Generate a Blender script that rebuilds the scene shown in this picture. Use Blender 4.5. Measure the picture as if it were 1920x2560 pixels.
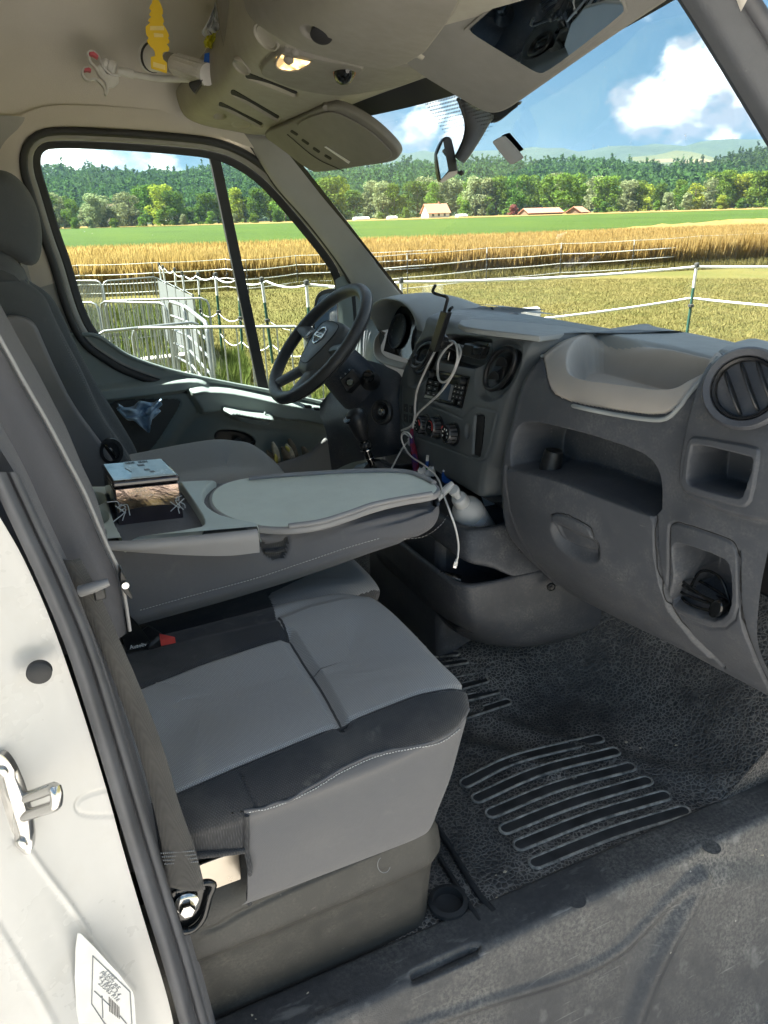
import bpy, bmesh, math, random
import numpy as np
from mathutils import Vector, Matrix
R = math.radians
for _o in list(bpy.data.objects):
    bpy.data.objects.remove(_o)
SC = bpy.context.scene
COL = SC.collection

# ------------------------------------------------------------------ camera
F = 1870.0                       # focal length in photograph pixels (1920 x 2560)
PITCH, YAW, ROLL = R(21.6), R(24.0), R(1.7)
CAM = np.array([0.0, -1.59, 1.10])          # van frame: +X forward, +Y driver side, z=0 cab floor
_dh = np.array([math.sin(YAW), math.cos(YAW), 0]); _r0 = np.array([math.cos(YAW), -math.sin(YAW), 0]); _z = np.array([0, 0, 1.0])
CF = _dh * math.cos(PITCH) - _z * math.sin(PITCH)
_u0 = _dh * math.sin(PITCH) + _z * math.cos(PITCH)
CR = _r0 * math.cos(ROLL) - _u0 * math.sin(ROLL)
CU = _u0 * math.cos(ROLL) + _r0 * math.sin(ROLL)
cam_d = bpy.data.cameras.new('camera'); cam = bpy.data.objects.new('camera', cam_d); COL.objects.link(cam)
cam_d.sensor_fit = 'VERTICAL'; cam_d.sensor_height = 24.0; cam_d.lens = 24.0 * F / 2560.0
cam_d.clip_start = 0.02; cam_d.clip_end = 40000
M4 = Matrix(((CR[0], CU[0], -CF[0], CAM[0]), (CR[1], CU[1], -CF[1], CAM[1]), (CR[2], CU[2], -CF[2], CAM[2]), (0, 0, 0, 1)))
cam.matrix_world = M4
SC.camera = cam

# ------------------------------------------------------------------ light
SUN = Vector((-0.47, 0.24, 0.85)).normalized()
sun_el = math.asin(SUN.z); sun_az = math.atan2(SUN.x, SUN.y)     # azimuth from +Y, clockwise
W = bpy.data.worlds.new('World'); SC.world = W; W.use_nodes = True
nt = W.node_tree; nt.nodes.clear()
def wn(t, **k):
    n = nt.nodes.new(t)
    for a, b in k.items(): setattr(n, a, b)
    return n
def wl(a, b): nt.links.new(a, b)
def wmath(op, a, b=None, clamp=False):
    n = wn('ShaderNodeMath', operation=op, use_clamp=clamp)
    for i, v in enumerate((a, b)):
        if v is None: continue
        if isinstance(v, (int, float)): n.inputs[i].default_value = v
        else: wl(v, n.inputs[i])
    return n.outputs[0]
w_out = wn('ShaderNodeOutputWorld'); w_bg = wn('ShaderNodeBackground'); w_bg.inputs[1].default_value = 0.050
sky = wn('ShaderNodeTexSky', sky_type='NISHITA', sun_disc=False, sun_elevation=sun_el, sun_rotation=sun_az,
         altitude=400, air_density=1.0, dust_density=0.1, ozone_density=1.0)
tc = wn('ShaderNodeTexCoord'); sep = wn('ShaderNodeSeparateXYZ'); wl(tc.outputs['Generated'], sep.inputs[0])
def cloud_noise(scale, detail, rough, sx=(1, 1, 1.6), off=(0, 0, 0)):
    mp = wn('ShaderNodeMapping'); mp.inputs['Scale'].default_value = sx; mp.inputs['Location'].default_value = off
    wl(tc.outputs['Generated'], mp.inputs[0])
    n = wn('ShaderNodeTexNoise'); n.inputs['Scale'].default_value = scale; n.inputs['Detail'].default_value = detail
    n.inputs['Roughness'].default_value = rough
    wl(mp.outputs[0], n.inputs[0]); return n.outputs[0]
big = cloud_noise(2.4, 3, 0.5, off=(3.1, 2.2, 0.5)); fine = cloud_noise(17, 8, 0.62)
elev = sep.outputs[2]
# bright cumulus added all over the dome to lift the cabin light + one cumulus group ahead of the van
def blob(c, r):
    d = Vector(c).normalized()
    vd = wn('ShaderNodeVectorMath', operation='DISTANCE'); wl(tc.outputs['Generated'], vd.inputs[0]); vd.inputs[1].default_value = d
    return wmath('SUBTRACT', 1.0, wmath('DIVIDE', vd.outputs['Value'], r), clamp=False)
def pdir(x, y):
    return tuple(CR * (x - 960) / F + CU * (1280 - y) / F + CF)
blobs = [(1790, 215, .075), (1860, 250, .07), (1740, 270, .055), (1940, 190, .07), (1640, 262, .045), (1570, 268, .03), (2040, 250, .08),
         (1050, 312, .035), (1135, 352, .03), (150, 415, .04), (420, 410, .03), (60, 400, .05)]
m = None
for bx, by, br in blobs:
    b = blob(pdir(bx, by), br); b = wmath('MAXIMUM', b, 0.0); m = b if m is None else wmath('MAXIMUM', m, b)
mm = wmath('ADD', wmath('MULTIPLY', m, 0.55), wmath('MULTIPLY', wmath('SUBTRACT', fine, 0.5), 1.5))
cum = wn('ShaderNodeMapRange', interpolation_type='SMOOTHSTEP'); cum.inputs[1].default_value = 0.06; cum.inputs[2].default_value = 0.36; wl(mm, cum.inputs[0])
cumg = wmath('MULTIPLY', cum.outputs[0], wmath('MULTIPLY', m, 7.0, clamp=True), clamp=True)
gen = wn('ShaderNodeMapRange', interpolation_type='SMOOTHSTEP'); gen.inputs[1].default_value = 0.48; gen.inputs[2].default_value = 0.66
wl(wmath('ADD', big, wmath('MULTIPLY', wmath('SUBTRACT', fine, 0.5), 0.30)), gen.inputs[0])
veil = wn('ShaderNodeMapRange'); veil.inputs[1].default_value = 0.35; veil.inputs[2].default_value = 0.75; veil.inputs[3].default_value = 0.0; veil.inputs[4].default_value = 0.04
wl(cloud_noise(5, 5, 0.55, sx=(1, 1, 3.0), off=(2, 0, 0)), veil.inputs[0])
mask = wmath('MAXIMUM', wmath('MAXIMUM', wmath('MULTIPLY', cumg, 0.95), wmath('MULTIPLY', gen.outputs[0], 0.9)), veil.outputs[0])
up = wn('ShaderNodeMapRange'); up.inputs[1].default_value = 0.0; up.inputs[2].default_value = 0.02; wl(elev, up.inputs[0])
mask = wmath('MULTIPLY', mask, up.outputs[0], clamp=True)
shade = cloud_noise(9, 4, 0.5, off=(0.0, 0.0, 0.05))
cr = wn('ShaderNodeMapRange'); cr.inputs[1].default_value = 0.45; cr.inputs[2].default_value = 0.80; wl(shade, cr.inputs[0])
cc = wn('ShaderNodeMix', data_type='RGBA'); cc.inputs[6].default_value = (1.4, 1.5, 1.68, 1); cc.inputs[7].default_value = (17.0, 16.8, 16.0, 1); wl(cr.outputs[0], cc.inputs[0])
mx = wn('ShaderNodeMix', data_type='RGBA'); wl(mask, mx.inputs[0])
sk_ = wn('ShaderNodeMix', data_type='RGBA', blend_type='MULTIPLY'); sk_.inputs[0].default_value = 1.0; gm_ = wn('ShaderNodeGamma'); gm_.inputs[1].default_value = 0.6; wl(sky.outputs[0], gm_.inputs[0]); wl(gm_.outputs[0], sk_.inputs[6]); sk_.inputs[7].default_value = (0.155, 0.31, 0.405, 1); wl(sk_.outputs[2], mx.inputs[6]); wl(cc.outputs[2], mx.inputs[7])
wl(mx.outputs[2], w_bg.inputs[0]); wl(w_bg.outputs[0], w_out.inputs[0])
sd = bpy.data.lights.new('sun', 'SUN'); sd.energy = 3.5; sd.angle = R(0.55); sd.color = (1.0, 0.95, 0.87)
so = bpy.data.objects.new('sun', sd); COL.objects.link(so); so.rotation_euler = SUN.to_track_quat('Z', 'Y').to_euler(); so.location = (0, 0, 30)
vs = SC.view_settings; vs.view_transform = 'Standard'; vs.look = 'None'; vs.gamma = 1.0; vs.use_curve_mapping = False; vs.exposure = 3.5
cy = SC.cycles; cy.max_bounces = 8; cy.diffuse_bounces = 5; cy.glossy_bounces = 4; cy.transmission_bounces = 6; cy.transparent_max_bounces = 12; cy.volume_bounces = 0
cy.sample_clamp_indirect = 6.0; cy.caustics_reflective = False; cy.caustics_refractive = False
cy.use_denoising = True

# ------------------------------------------------------------------ helpers
def ray(x, y): return CR * ((x - 960) / F) + CU * ((1280 - y) / F) + CF
def at(x, y, X=None, Y=None, Z=None, D=None):
    """world point seen at photograph pixel (x, y) on the plane X=, Y=, Z= or at depth D"""
    d = ray(x, y)
    if X is not None: t = (X - CAM[0]) / d[0]
    elif Y is not None: t = (Y - CAM[1]) / d[1]
    elif Z is not None: t = (Z - CAM[2]) / d[2]
    else: t = D
    return CAM + d * t
def proj(P):
    v = np.asarray(P, float) - CAM; w = np.maximum(v @ CF, 1e-4)
    return 960 + F * (v @ CR) / w, 1280 - F * (v @ CU) / w
def A(*a): return np.array(a, float)
def new_obj(name, me, parent=None):
    o = bpy.data.objects.new(name, me); COL.objects.link(o)
    if parent is not None: o.parent = parent
    return o
def tag(o, label, cat, group=None):
    o['label'] = label; o['category'] = cat
    if group: o['group'] = group
    return o
def thing(name, label, cat, loc=(0, 0, 0), group=None):
    o = bpy.data.objects.new(name, None); COL.objects.link(o); o.empty_display_size = 0.05
    o['_loc'] = 1
    del o['_loc']
    return tag(o, label, cat, group)
def mesh(name, V, Fc, mat=None, parent=None, smooth=True, auto=None):
    me = bpy.data.meshes.new(name)
    me.from_pydata([tuple(map(float, v)) for v in V], [], [tuple(map(int, f)) for f in Fc])
    if mat is not None: me.materials.append(mat)
    me.validate(); me.update()
    if smooth: me.polygons.foreach_set('use_smooth', np.ones(len(me.polygons), bool))
    o = new_obj(name, me, parent)
    if auto: 
        try: me.set_sharp_from_angle(angle=R(auto))
        except Exception: pass
    return o
def bevel(o, w, seg=2, ang=35):
    b = o.modifiers.new('bevel', 'BEVEL'); b.width = w; b.segments = seg; b.limit_method = 'ANGLE'; b.angle_limit = R(ang); b.harden_normals = False
    return o
def solid(o, t, off=-1):
    s = o.modifiers.new('solid', 'SOLIDIFY'); s.thickness = t; s.offset = off; return o
def subsurf(o, l=2):
    s = o.modifiers.new('sub', 'SUBSURF'); s.levels = l; s.render_levels = l; return o
def box(name, c, s, mat, parent=None, bev=0.0, rot=None, seg=2):
    hx, hy, hz = s[0] / 2, s[1] / 2, s[2] / 2
    V = [A(x, y, z) for x in (-hx, hx) for y in (-hy, hy) for z in (-hz, hz)]
    if rot is not None:
        m = rot if isinstance(rot, Matrix) else __import__('mathutils').Euler(rot).to_matrix()
        V = [np.array(m @ Vector(v)) for v in V]
    V = [v + np.asarray(c, float) for v in V]
    o = mesh(name, V, [(0, 1, 3, 2), (4, 6, 7, 5), (0, 4, 5, 1), (2, 3, 7, 6), (0, 2, 6, 4), (1, 5, 7, 3)], mat, parent, smooth=bev > 0, auto=40)
    if bev: bevel(o, bev, seg)
    return o
def cr(P, n, closed=False):
    """Catmull-Rom resample by chord length to n points"""
    P = np.asarray(P, float)
    if len(P) == 2 and not closed: return P[0] + (P[1] - P[0]) * np.linspace(0, 1, n)[:, None]
    if closed: Q = np.vstack([P[-1], P, P[0], P[1]])
    else: Q = np.vstack([2 * P[0] - P[1], P, 2 * P[-1] - P[-2]])
    segs = len(P) if closed else len(P) - 1
    out = []
    for i in range(segs):
        p0, p1, p2, p3 = Q[i], Q[i + 1], Q[i + 2], Q[i + 3]
        for t in np.linspace(0, 1, 16, endpoint=False):
            out.append(.5 * ((2 * p1) + (p2 - p0) * t + (2 * p0 - 5 * p1 + 4 * p2 - p3) * t * t + (3 * p1 - p0 - 3 * p2 + p3) * t ** 3))
    out.append(P[0] if closed else P[-1]); out = np.array(out)
    return resample(out, n, closed)
def resample(out, n, closed=False):
    out = np.asarray(out, float)
    d = np.r_[0, np.cumsum(np.linalg.norm(np.diff(out, axis=0), axis=1))]
    if d[-1] < 1e-9: return np.repeat(out[:1], n, 0)
    s = np.linspace(0, d[-1], n, endpoint=not closed)
    return np.stack([np.interp(s, d, out[:, k]) for k in range(out.shape[1])], 1)
def grid_faces(nu, nv, cu=False, cv=False):
    i, j = np.meshgrid(np.arange(nu if cu else nu - 1), np.arange(nv if cv else nv - 1), indexing='ij')
    i = i.ravel(); j = j.ravel(); i2 = (i + 1) % nu; j2 = (j + 1) % nv
    return np.stack([i * nv + j, i2 * nv + j, i2 * nv + j2, i * nv + j2], 1)
def loft(name, curves, mat, parent=None, nu=24, nv=32, cu=False, cv=False, thick=0, lin=False, flip=False):
    C = [cr(c, nv, cv) if not lin else resample(c, nv, cv) for c in curves]
    G = np.stack(C, 0)                                   # k, nv, 3
    if len(curves) > 2 or cu: S = np.stack([cr(G[:, j], nu, cu) for j in range(nv)], 1)
    else: S = np.stack([G[0] + (G[1] - G[0]) * t for t in np.linspace(0, 1, nu)], 0)
    Fc = grid_faces(nu, nv, cu, cv)
    if flip: Fc = Fc[:, ::-1]
    o = mesh(name, S.reshape(-1, 3), Fc, mat, parent)
    if thick: solid(o, thick)
    return o
def prism(name, pts, vec, mat, parent=None, bev=0.0, seg=2, smooth=None):
    """closed outline of 3D points extruded along vec"""
    P = [np.asarray(p, float) for p in pts]; n = len(P); v = np.asarray(vec, float)
    V = P + [p + v for p in P]
    Fc = [tuple(range(n))[::-1], tuple(range(n, 2 * n))] + [(i, (i + 1) % n, n + (i + 1) % n, n + i) for i in range(n)]
    o = mesh(name, V, Fc, mat, parent, smooth=True, auto=35)
    bm = bmesh.new(); bm.from_mesh(o.data); bmesh.ops.recalc_face_normals(bm, faces=bm.faces); bm.to_mesh(o.data); bm.free()
    o.data.polygons.foreach_set('use_smooth', np.ones(len(o.data.polygons), bool)); o.data.set_sharp_from_angle(angle=R(35))
    if bev: bevel(o, bev, seg)
    return o
def frames(P):
    P = np.asarray(P, float); T = np.gradient(P, axis=0); T /= np.maximum(np.linalg.norm(T, axis=1)[:, None], 1e-9)
    up = A(0, 0, 1) if abs(T[0][2]) < .9 else A(1, 0, 0)
    N = []; n = np.cross(T[0], up); n /= np.linalg.norm(n)
    for t in T:
        n = n - t * (n @ t); n /= max(np.linalg.norm(n), 1e-9); N.append(n)
    N = np.array(N); B = np.cross(T, N); return T, N, B
def tube_geo(P, r, k=8, closed=False, sq=None):
    P = np.asarray(P, float); n = len(P); r = np.broadcast_to(np.asarray(r, float), (n,))
    if closed:
        Pe = np.vstack([P[-2:], P, P[:2]]); T, N, B = frames(Pe); T, N, B = T[2:-2], N[2:-2], B[2:-2]
    else: T, N, B = frames(P)
    a = np.linspace(0, 2 * math.pi, k, endpoint=False)
    ca, sa = np.cos(a), np.sin(a)
    if sq: ca, sa = ca * sq[0], sa * sq[1]
    V = (P[:, None] + r[:, None, None] * (ca[None, :, None] * N[:, None] + sa[None, :, None] * B[:, None])).reshape(-1, 3)
    Fc = [tuple(f) for f in grid_faces(n, k, closed, True)]
    if not closed: Fc += [tuple(range(k))[::-1], tuple(range((n - 1) * k, n * k))]
    return V, Fc
def tube(name, pts, r, mat, parent=None, k=8, n=None, closed=False, sq=None):
    P = cr(pts, n, closed) if n else np.asarray(pts, float)
    if n and not np.isscalar(r): r = np.interp(np.linspace(0, 1, n), np.linspace(0, 1, len(r)), r)
    V, Fc = tube_geo(P, r, k, closed, sq)
    return mesh(name, V, Fc, mat, parent, auto=50)
def basis(axis, up=None):
    a = np.asarray(axis, float); a = a / np.linalg.norm(a)
    u = np.asarray(up if up is not None else ((0, 0, 1) if abs(a[2]) < .9 else (1, 0, 0)), float)
    x = np.cross(u, a); x /= np.linalg.norm(x); y = np.cross(a, x); return x, y, a
def lathe(name, prof, c, axis, mat, parent=None, k=32, sx=1.0, sy=1.0, up=None, auto=40):
    """prof: (radius, height along axis)"""
    x, y, a = basis(axis, up); c = np.asarray(c, float); V = []
    for r, h in prof:
        for t in np.linspace(0, 2 * math.pi, k, endpoint=False):
            V.append(c + a * h + x * (r * sx * math.cos(t)) + y * (r * sy * math.sin(t)))
    n = len(prof); Fc = [tuple(f) for f in grid_faces(n, k, False, True)]
    Fc = [f[::-1] for f in Fc]
    if prof[0][0] > 1e-6: Fc.append(tuple(range(k))[::-1])
    if prof[-1][0] > 1e-6: Fc.append(tuple(range((n - 1) * k, n * k)))
    o = mesh(name, V, Fc, mat, parent, auto=auto)
    bm = bmesh.new(); bm.from_mesh(o.data); bmesh.ops.remove_doubles(bm, verts=bm.verts, dist=1e-6); bmesh.ops.recalc_face_normals(bm, faces=bm.faces); bm.to_mesh(o.data); bm.free()
    o.data.set_sharp_from_angle(angle=R(auto))
    return o
def inpoly(x, y, poly):
    x = np.asarray(x, float); y = np.asarray(y, float); c = np.zeros(x.shape, bool); P = np.asarray(poly, float); n = len(P)
    for i in range(n):
        x0, y0 = P[i]; x1, y1 = P[(i + 1) % n]
        with np.errstate(divide='ignore', invalid='ignore'):
            c ^= ((y0 > y) != (y1 > y)) & (x < (x1 - x0) * (y - y0) / (y1 - y0 + 1e-12) + x0)
    return c
def segdist(x, y, P, closed=True):
    P = np.asarray(P, float); n = len(P); d = np.full(np.shape(x), 1e9)
    for i in range(n if closed else n - 1):
        a = P[i]; b = P[(i + 1) % n]; ab = b - a; L = max(ab @ ab, 1e-9)
        t = np.clip(((x - a[0]) * ab[0] + (y - a[1]) * ab[1]) / L, 0, 1)
        d = np.minimum(d, np.hypot(x - a[0] - t * ab[0], y - a[1] - t * ab[1]))
    return d
def sdf(x, y, poly):
    """positive inside"""
    d = segdist(x, y, poly); return np.where(inpoly(x, y, poly), d, -d)
def sstep(a, b, x):
    t = np.clip((x - a) / (b - a), 0, 1); return t * t * (3 - 2 * t)
def rnd(poly, n=48):
    """rounded closed outline through control points (Catmull-Rom)"""
    return cr(poly, n, True)
def chaikin(P, k=3, closed=True):
    P = np.asarray(P, float)
    for _ in range(k):
        Q = np.roll(P, -1, 0) if closed else P[1:]
        B = P if closed else P[:-1]
        out = np.stack([.75 * B + .25 * Q, .25 * B + .75 * Q], 1).reshape(-1, P.shape[1])
        if not closed: out = np.vstack([P[:1], out, P[-1:]])
        P = out
    return P
def gnormals(G):
    du = np.gradient(G, axis=0); dv = np.gradient(G, axis=1); n = np.cross(du, dv)
    return n / np.maximum(np.linalg.norm(n, axis=2)[:, :, None], 1e-9)
def relief(name, G, feats, mat, parent=None, split=(), toward=None, cut=()):
    """G: (nu, nv, 3) base surface.  feats: (pixel outline, depth m [+ = pushed in], lip px, offset) pressed into it.
    split: (part name, pixel outline, material, raise) faces that become parts of their own.  cut: outlines removed."""
    N = gnormals(G)
    c = G.reshape(-1, 3).mean(0); tw = (CAM - c) if toward is None else np.asarray(toward, float)
    if (N.reshape(-1, 3) @ tw).mean() < 0: N = -N; flip = True
    else: flip = False
    px, py = proj(G.reshape(-1, 3)); px = px.reshape(G.shape[:2]); py = py.reshape(G.shape[:2])
    H = np.zeros(G.shape[:2]); HX = np.zeros(G.shape[:2])
    for ft in feats:
        if callable(ft): H = ft(px, py, H, G); continue
        poly, dep, lip = ft[:3]
        kind = ft[3] if len(ft) > 3 else 'fill'
        if kind == 'fillx':
            HX = HX + dep * sstep(-lip / 2, lip / 2, sdf(px, py, poly))
        elif kind == 'fill':
            s = sdf(px, py, poly); H = H - dep * sstep(-lip / 2, lip / 2, s)
        elif kind == 'line':
            s = segdist(px, py, poly, False); H = H - dep * (1 - sstep(0, lip, s))
        elif kind == 'loop':
            s = segdist(px, py, poly, True); H = H - dep * (1 - sstep(0, lip, s))
    S = G + N * H[:, :, None]; S[:, :, 0] += HX
    nu, nv = G.shape[:2]; Fc = grid_faces(nu, nv)
    if flip: Fc = Fc[:, ::-1]
    V = S.reshape(-1, 3); cx = px.reshape(-1)[Fc].mean(1); cyy = py.reshape(-1)[Fc].mean(1)
    keep = np.ones(len(Fc), bool)
    for poly in cut: keep &= ~inpoly(cx, cyy, poly)
    own = np.full(len(Fc), -1)
    for k, sp in enumerate(split): own[inpoly(cx, cyy, sp[1])] = k
    def sub(nm, sel, mt, par):
        f = Fc[sel]
        if len(f) == 0: return None
        u, inv = np.unique(f, return_inverse=True)
        return mesh(nm, V[u], inv.reshape(f.shape), mt, par)
    main = sub(name, (own == -1) & keep, mat, parent)
    parts = [sub(sp[0], (own == k) & keep, sp[2], parent) for k, sp in enumerate(split)]
    return main, parts, (S, px, py)
def surf_at(S, px, py, x, y):
    i = np.argmin((px - x) ** 2 + (py - y) ** 2); return S.reshape(-1, 3)[i]
def ORD(n):
    w = ['first', 'second', 'third', 'fourth', 'fifth', 'sixth', 'seventh', 'eighth', 'ninth', 'tenth', 'eleventh', 'twelfth', 'thirteenth', 'fourteenth', 'fifteenth', 'sixteenth', 'seventeenth', 'eighteenth', 'nineteenth']
    tens = {20: 'twenty', 30: 'thirty', 40: 'forty', 50: 'fifty', 60: 'sixty', 70: 'seventy', 80: 'eighty', 90: 'ninety'}
    if n <= 19: return w[n - 1]
    t = n // 10 * 10; return (tens[t] + '-' + w[n - t - 1]) if n > t else tens[t][:-1] + 'ieth'
def keep_largest(o):
    bm = bmesh.new(); bm.from_mesh(o.data); seen = set(); best = []
    for v in bm.verts:
        if v.index in seen: continue
        st = [v]; seen.add(v.index); comp = []
        while st:
            q = st.pop(); comp.append(q)
            for e in q.link_edges:
                w = e.other_vert(q)
                if w.index not in seen: seen.add(w.index); st.append(w)
        if len(comp) > len(best): best = comp
    ids = {v.index for v in best}; bmesh.ops.delete(bm, geom=[v for v in bm.verts if v.index not in ids], context='VERTS'); bm.to_mesh(o.data); bm.free()
def text(name, s, c, xdir, ydir, size, mat, parent=None, depth=0.0004):
    cu = bpy.data.curves.new(name, 'FONT'); cu.body = s; cu.size = size; cu.align_x = 'CENTER'; cu.align_y = 'CENTER'; cu.extrude = depth; cu.resolution_u = 2
    to = bpy.data.objects.new(name, cu); COL.objects.link(to)
    dg = bpy.context.evaluated_depsgraph_get(); me = bpy.data.meshes.new_from_object(to.evaluated_get(dg))
    bpy.data.objects.remove(to); me.materials.clear(); me.materials.append(mat); me.name = name
    x = Vector(xdir).normalized(); y = Vector(ydir); y = (y - x * y.dot(x)).normalized(); z = x.cross(y)
    m = Matrix(((x[0], y[0], z[0], c[0]), (x[1], y[1], z[1], c[1]), (x[2], y[2], z[2], c[2]), (0, 0, 0, 1)))
    me.transform(m); return new_obj(name, me, parent)
# ------------------------------------------------------------------ materials
class NT:
    def __init__(s, name):
        s.m = bpy.data.materials.new(name); s.m.use_nodes = True; s.t = s.m.node_tree; s.t.nodes.clear()
        s.out = s.n('ShaderNodeOutputMaterial'); s.b = s.n('ShaderNodeBsdfPrincipled'); s.l(s.b.outputs[0], s.out.inputs[0])
        s.tc = s.n('ShaderNodeTexCoord')
    def n(s, t, **k):
        x = s.t.nodes.new(t)
        for a, b in k.items(): setattr(x, a, b)
        return x
    def l(s, a, b): s.t.links.new(a, b)
    def noise(s, scale, detail=4, rough=.55, vec=None, dist=0, sxyz=None):
        x = s.n('ShaderNodeTexNoise'); x.inputs['Scale'].default_value = scale; x.inputs['Detail'].default_value = detail; x.inputs['Roughness'].default_value = rough; x.inputs['Distortion'].default_value = dist
        v = vec or s.tc.outputs['Object']
        if sxyz:
            mp = s.n('ShaderNodeMapping'); mp.inputs['Scale'].default_value = sxyz; s.l(v, mp.inputs[0]); v = mp.outputs[0]
        s.l(v, x.inputs[0]); return x.outputs[0]
    def vor(s, scale, feat='F1', vec=None, sxyz=None, rnd=1.0):
        x = s.n('ShaderNodeTexVoronoi', feature=feat); x.inputs['Scale'].default_value = scale; x.inputs['Randomness'].default_value = rnd
        v = vec or s.tc.outputs['Object']
        if sxyz:
            mp = s.n('ShaderNodeMapping'); mp.inputs['Scale'].default_value = sxyz; s.l(v, mp.inputs[0]); v = mp.outputs[0]
        s.l(v, x.inputs[0]); return x.outputs['Distance']
    def wave(s, scale, sxyz=(1, 1, 1), dirn='X', dist=0, rot=None):
        mp = s.n('ShaderNodeMapping'); mp.inputs['Scale'].default_value = sxyz
        if rot: mp.inputs['Rotation'].default_value = rot
        s.l(s.tc.outputs['Object'], mp.inputs[0])
        x = s.n('ShaderNodeTexWave', wave_type='BANDS', bands_direction=dirn); x.inputs['Scale'].default_value = scale; x.inputs['Distortion'].default_value = dist
        s.l(mp.outputs[0], x.inputs[0]); return x.outputs['Fac']
    def rng(s, v, a, b, c=0., d=1., smooth=False):
        x = s.n('ShaderNodeMapRange'); x.inputs[1].default_value = a; x.inputs[2].default_value = b; x.inputs[3].default_value = c; x.inputs[4].default_value = d
        if smooth: x.interpolation_type = 'SMOOTHSTEP'
        s.l(v, x.inputs[0]); return x.outputs[0]
    def math(s, op, a, b=0., clamp=False):
        x = s.n('ShaderNodeMath', operation=op, use_clamp=clamp)
        for i, v in enumerate((a, b)):
            if isinstance(v, (int, float)): x.inputs[i].default_value = v
            else: s.l(v, x.inputs[i])
        return x.outputs[0]
    def mix(s, f, a, b, mode='MIX'):
        x = s.n('ShaderNodeMix', data_type='RGBA', blend_type=mode)
        for i, v in ((0, f), (6, a), (7, b)):
            if isinstance(v, (int, float)): x.inputs[i].default_value = v
            elif isinstance(v, tuple): x.inputs[i].default_value = (*v[:3], 1)
            else: s.l(v, x.inputs[i])
        return x.outputs[2]
    def ramp(s, v, stops):
        x = s.n('ShaderNodeValToRGB'); e = x.color_ramp.elements
        while len(e) < len(stops): e.new(0.5)
        for q, (p, c) in zip(e, stops): q.position = p; q.color = (*c, 1)
        s.l(v, x.inputs[0]); return x.outputs[0]
    def bump(s, h, strength=.3, dist=.001, prev=None):
        x = s.n('ShaderNodeBump'); x.inputs['Strength'].default_value = strength; x.inputs['Distance'].default_value = dist
        s.l(h, x.inputs['Height'])
        if prev is not None: s.l(prev, x.inputs['Normal'])
        return x.outputs[0]
    def set(s, base=None, rough=None, normal=None, **k):
        for nm, v in (('Base Color', base), ('Roughness', rough), ('Normal', normal), *k.items()):
            if v is None: continue
            i = s.b.inputs[nm]
            if isinstance(v, (int, float)): i.default_value = v
            elif isinstance(v, tuple): i.default_value = (*v, 1) if i.type == 'RGBA' else v
            else: s.l(v, i)
        return s.m
def shade(c, k): return tuple(x * k for x in c)
def plastic(name, c, rough=.5, grain=700, gs=.25, dust=.4, dustc=(.32, .31, .29), spec=.4):
    t = NT(name)
    n1 = t.noise(5, 6, .6); n2 = t.noise(38, 5, .6); n3 = t.noise(230, 3, .5)
    d = t.rng(t.math('MULTIPLY', n1, n2), .20, .48)
    base = t.mix(t.rng(n1, .3, .7), shade(c, .9), shade(c, 1.1))
    base = t.mix(t.math('MULTIPLY', t.math('MULTIPLY', d, t.rng(n3, .35, .7)), dust), base, dustc)
    sp = t.rng(t.vor(42), .03, .07, 1, 0); spm = t.math('MULTIPLY', sp, t.rng(t.noise(9, 2), .55, .62))
    scr_ = t.math('MULTIPLY', t.rng(t.noise(60, 3, .5, sxyz=(1, .25, 2.2), dist=.6), .70, .76), t.rng(t.noise(7, 3), .5, .6)); spm = t.math('MAXIMUM', spm, t.math('MULTIPLY', scr_, .7))
    base = t.mix(t.math('MULTIPLY', spm, min(1, dust * 1.3)), base, dustc)
    g = t.vor(grain); bm = t.bump(g, gs, .0006)
    r = t.rng(n2, .3, .7, rough - .07, rough + .09)
    return t.set(base, r, bm, **{'Specular IOR Level': spec})
def simple(name, c, rough=.5, metal=0., var=.12, scale=20, bump=0., bscale=200, **k):
    t = NT(name); n = t.noise(scale, 5)
    base = t.mix(t.rng(n, .3, .7), shade(c, 1 - var), shade(c, 1 + var))
    nm = t.bump(t.noise(bscale, 3), bump, .001) if bump else None
    return t.set(base, t.rng(n, .3, .7, max(.02, rough - .05), rough + .05), nm, Metallic=metal, **k)
def fabric(name, c1, c2, scale=520, rot=0.6, gs=.5, dirt=.15):
    t = NT(name)
    w1 = t.wave(scale, dirn='X', rot=(0, 0, rot), dist=.6); w2 = t.wave(scale, dirn='Y', rot=(0, 0, rot), dist=.6)
    h = t.math('MULTIPLY', w1, w2); fz = t.noise(900, 3)
    f = t.math('ADD', t.math('MULTIPLY', h, .75), t.math('MULTIPLY', fz, .35), clamp=True)
    base = t.mix(f, c1, c2)
    n1 = t.noise(7, 6, .65); base = t.mix(t.math('MULTIPLY', t.rng(n1, .45, .75), dirt), base, (.36, .33, .28))
    st = t.rng(t.noise(24, 4, .6, dist=.4), .62, .74); base = t.mix(t.math('MULTIPLY', st, dirt * 1.1), base, (.45, .42, .36))
    return t.set(base, .9, t.bump(h, gs, .0012, t.bump(t.noise(30, 4), .25, .006)), **{'Specular IOR Level': .2, 'Sheen Weight': .15, 'Sheen Roughness': .5})
M = {}
M['dash'] = plastic('dark_dash_plastic', (0.069, 0.074, 0.085), .50)
M['dash2'] = plastic('dark_console_plastic', (0.054, 0.058, 0.068), .48)
M['stack'] = plastic('stack_plastic', (0.103, 0.116, 0.124), .44, dust=.15)
M['pad'] = plastic('grey_pad_plastic', (0.419, 0.381, 0.342), .55, dust=.2, dustc=(.5, .48, .45))
M['dashtop'] = plastic('dash_top_plastic', (0.291, 0.309, 0.309), .6, dust=.25)
M['black'] = plastic('black_plastic', (.014, .015, .017), .35, dust=.12)
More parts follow.
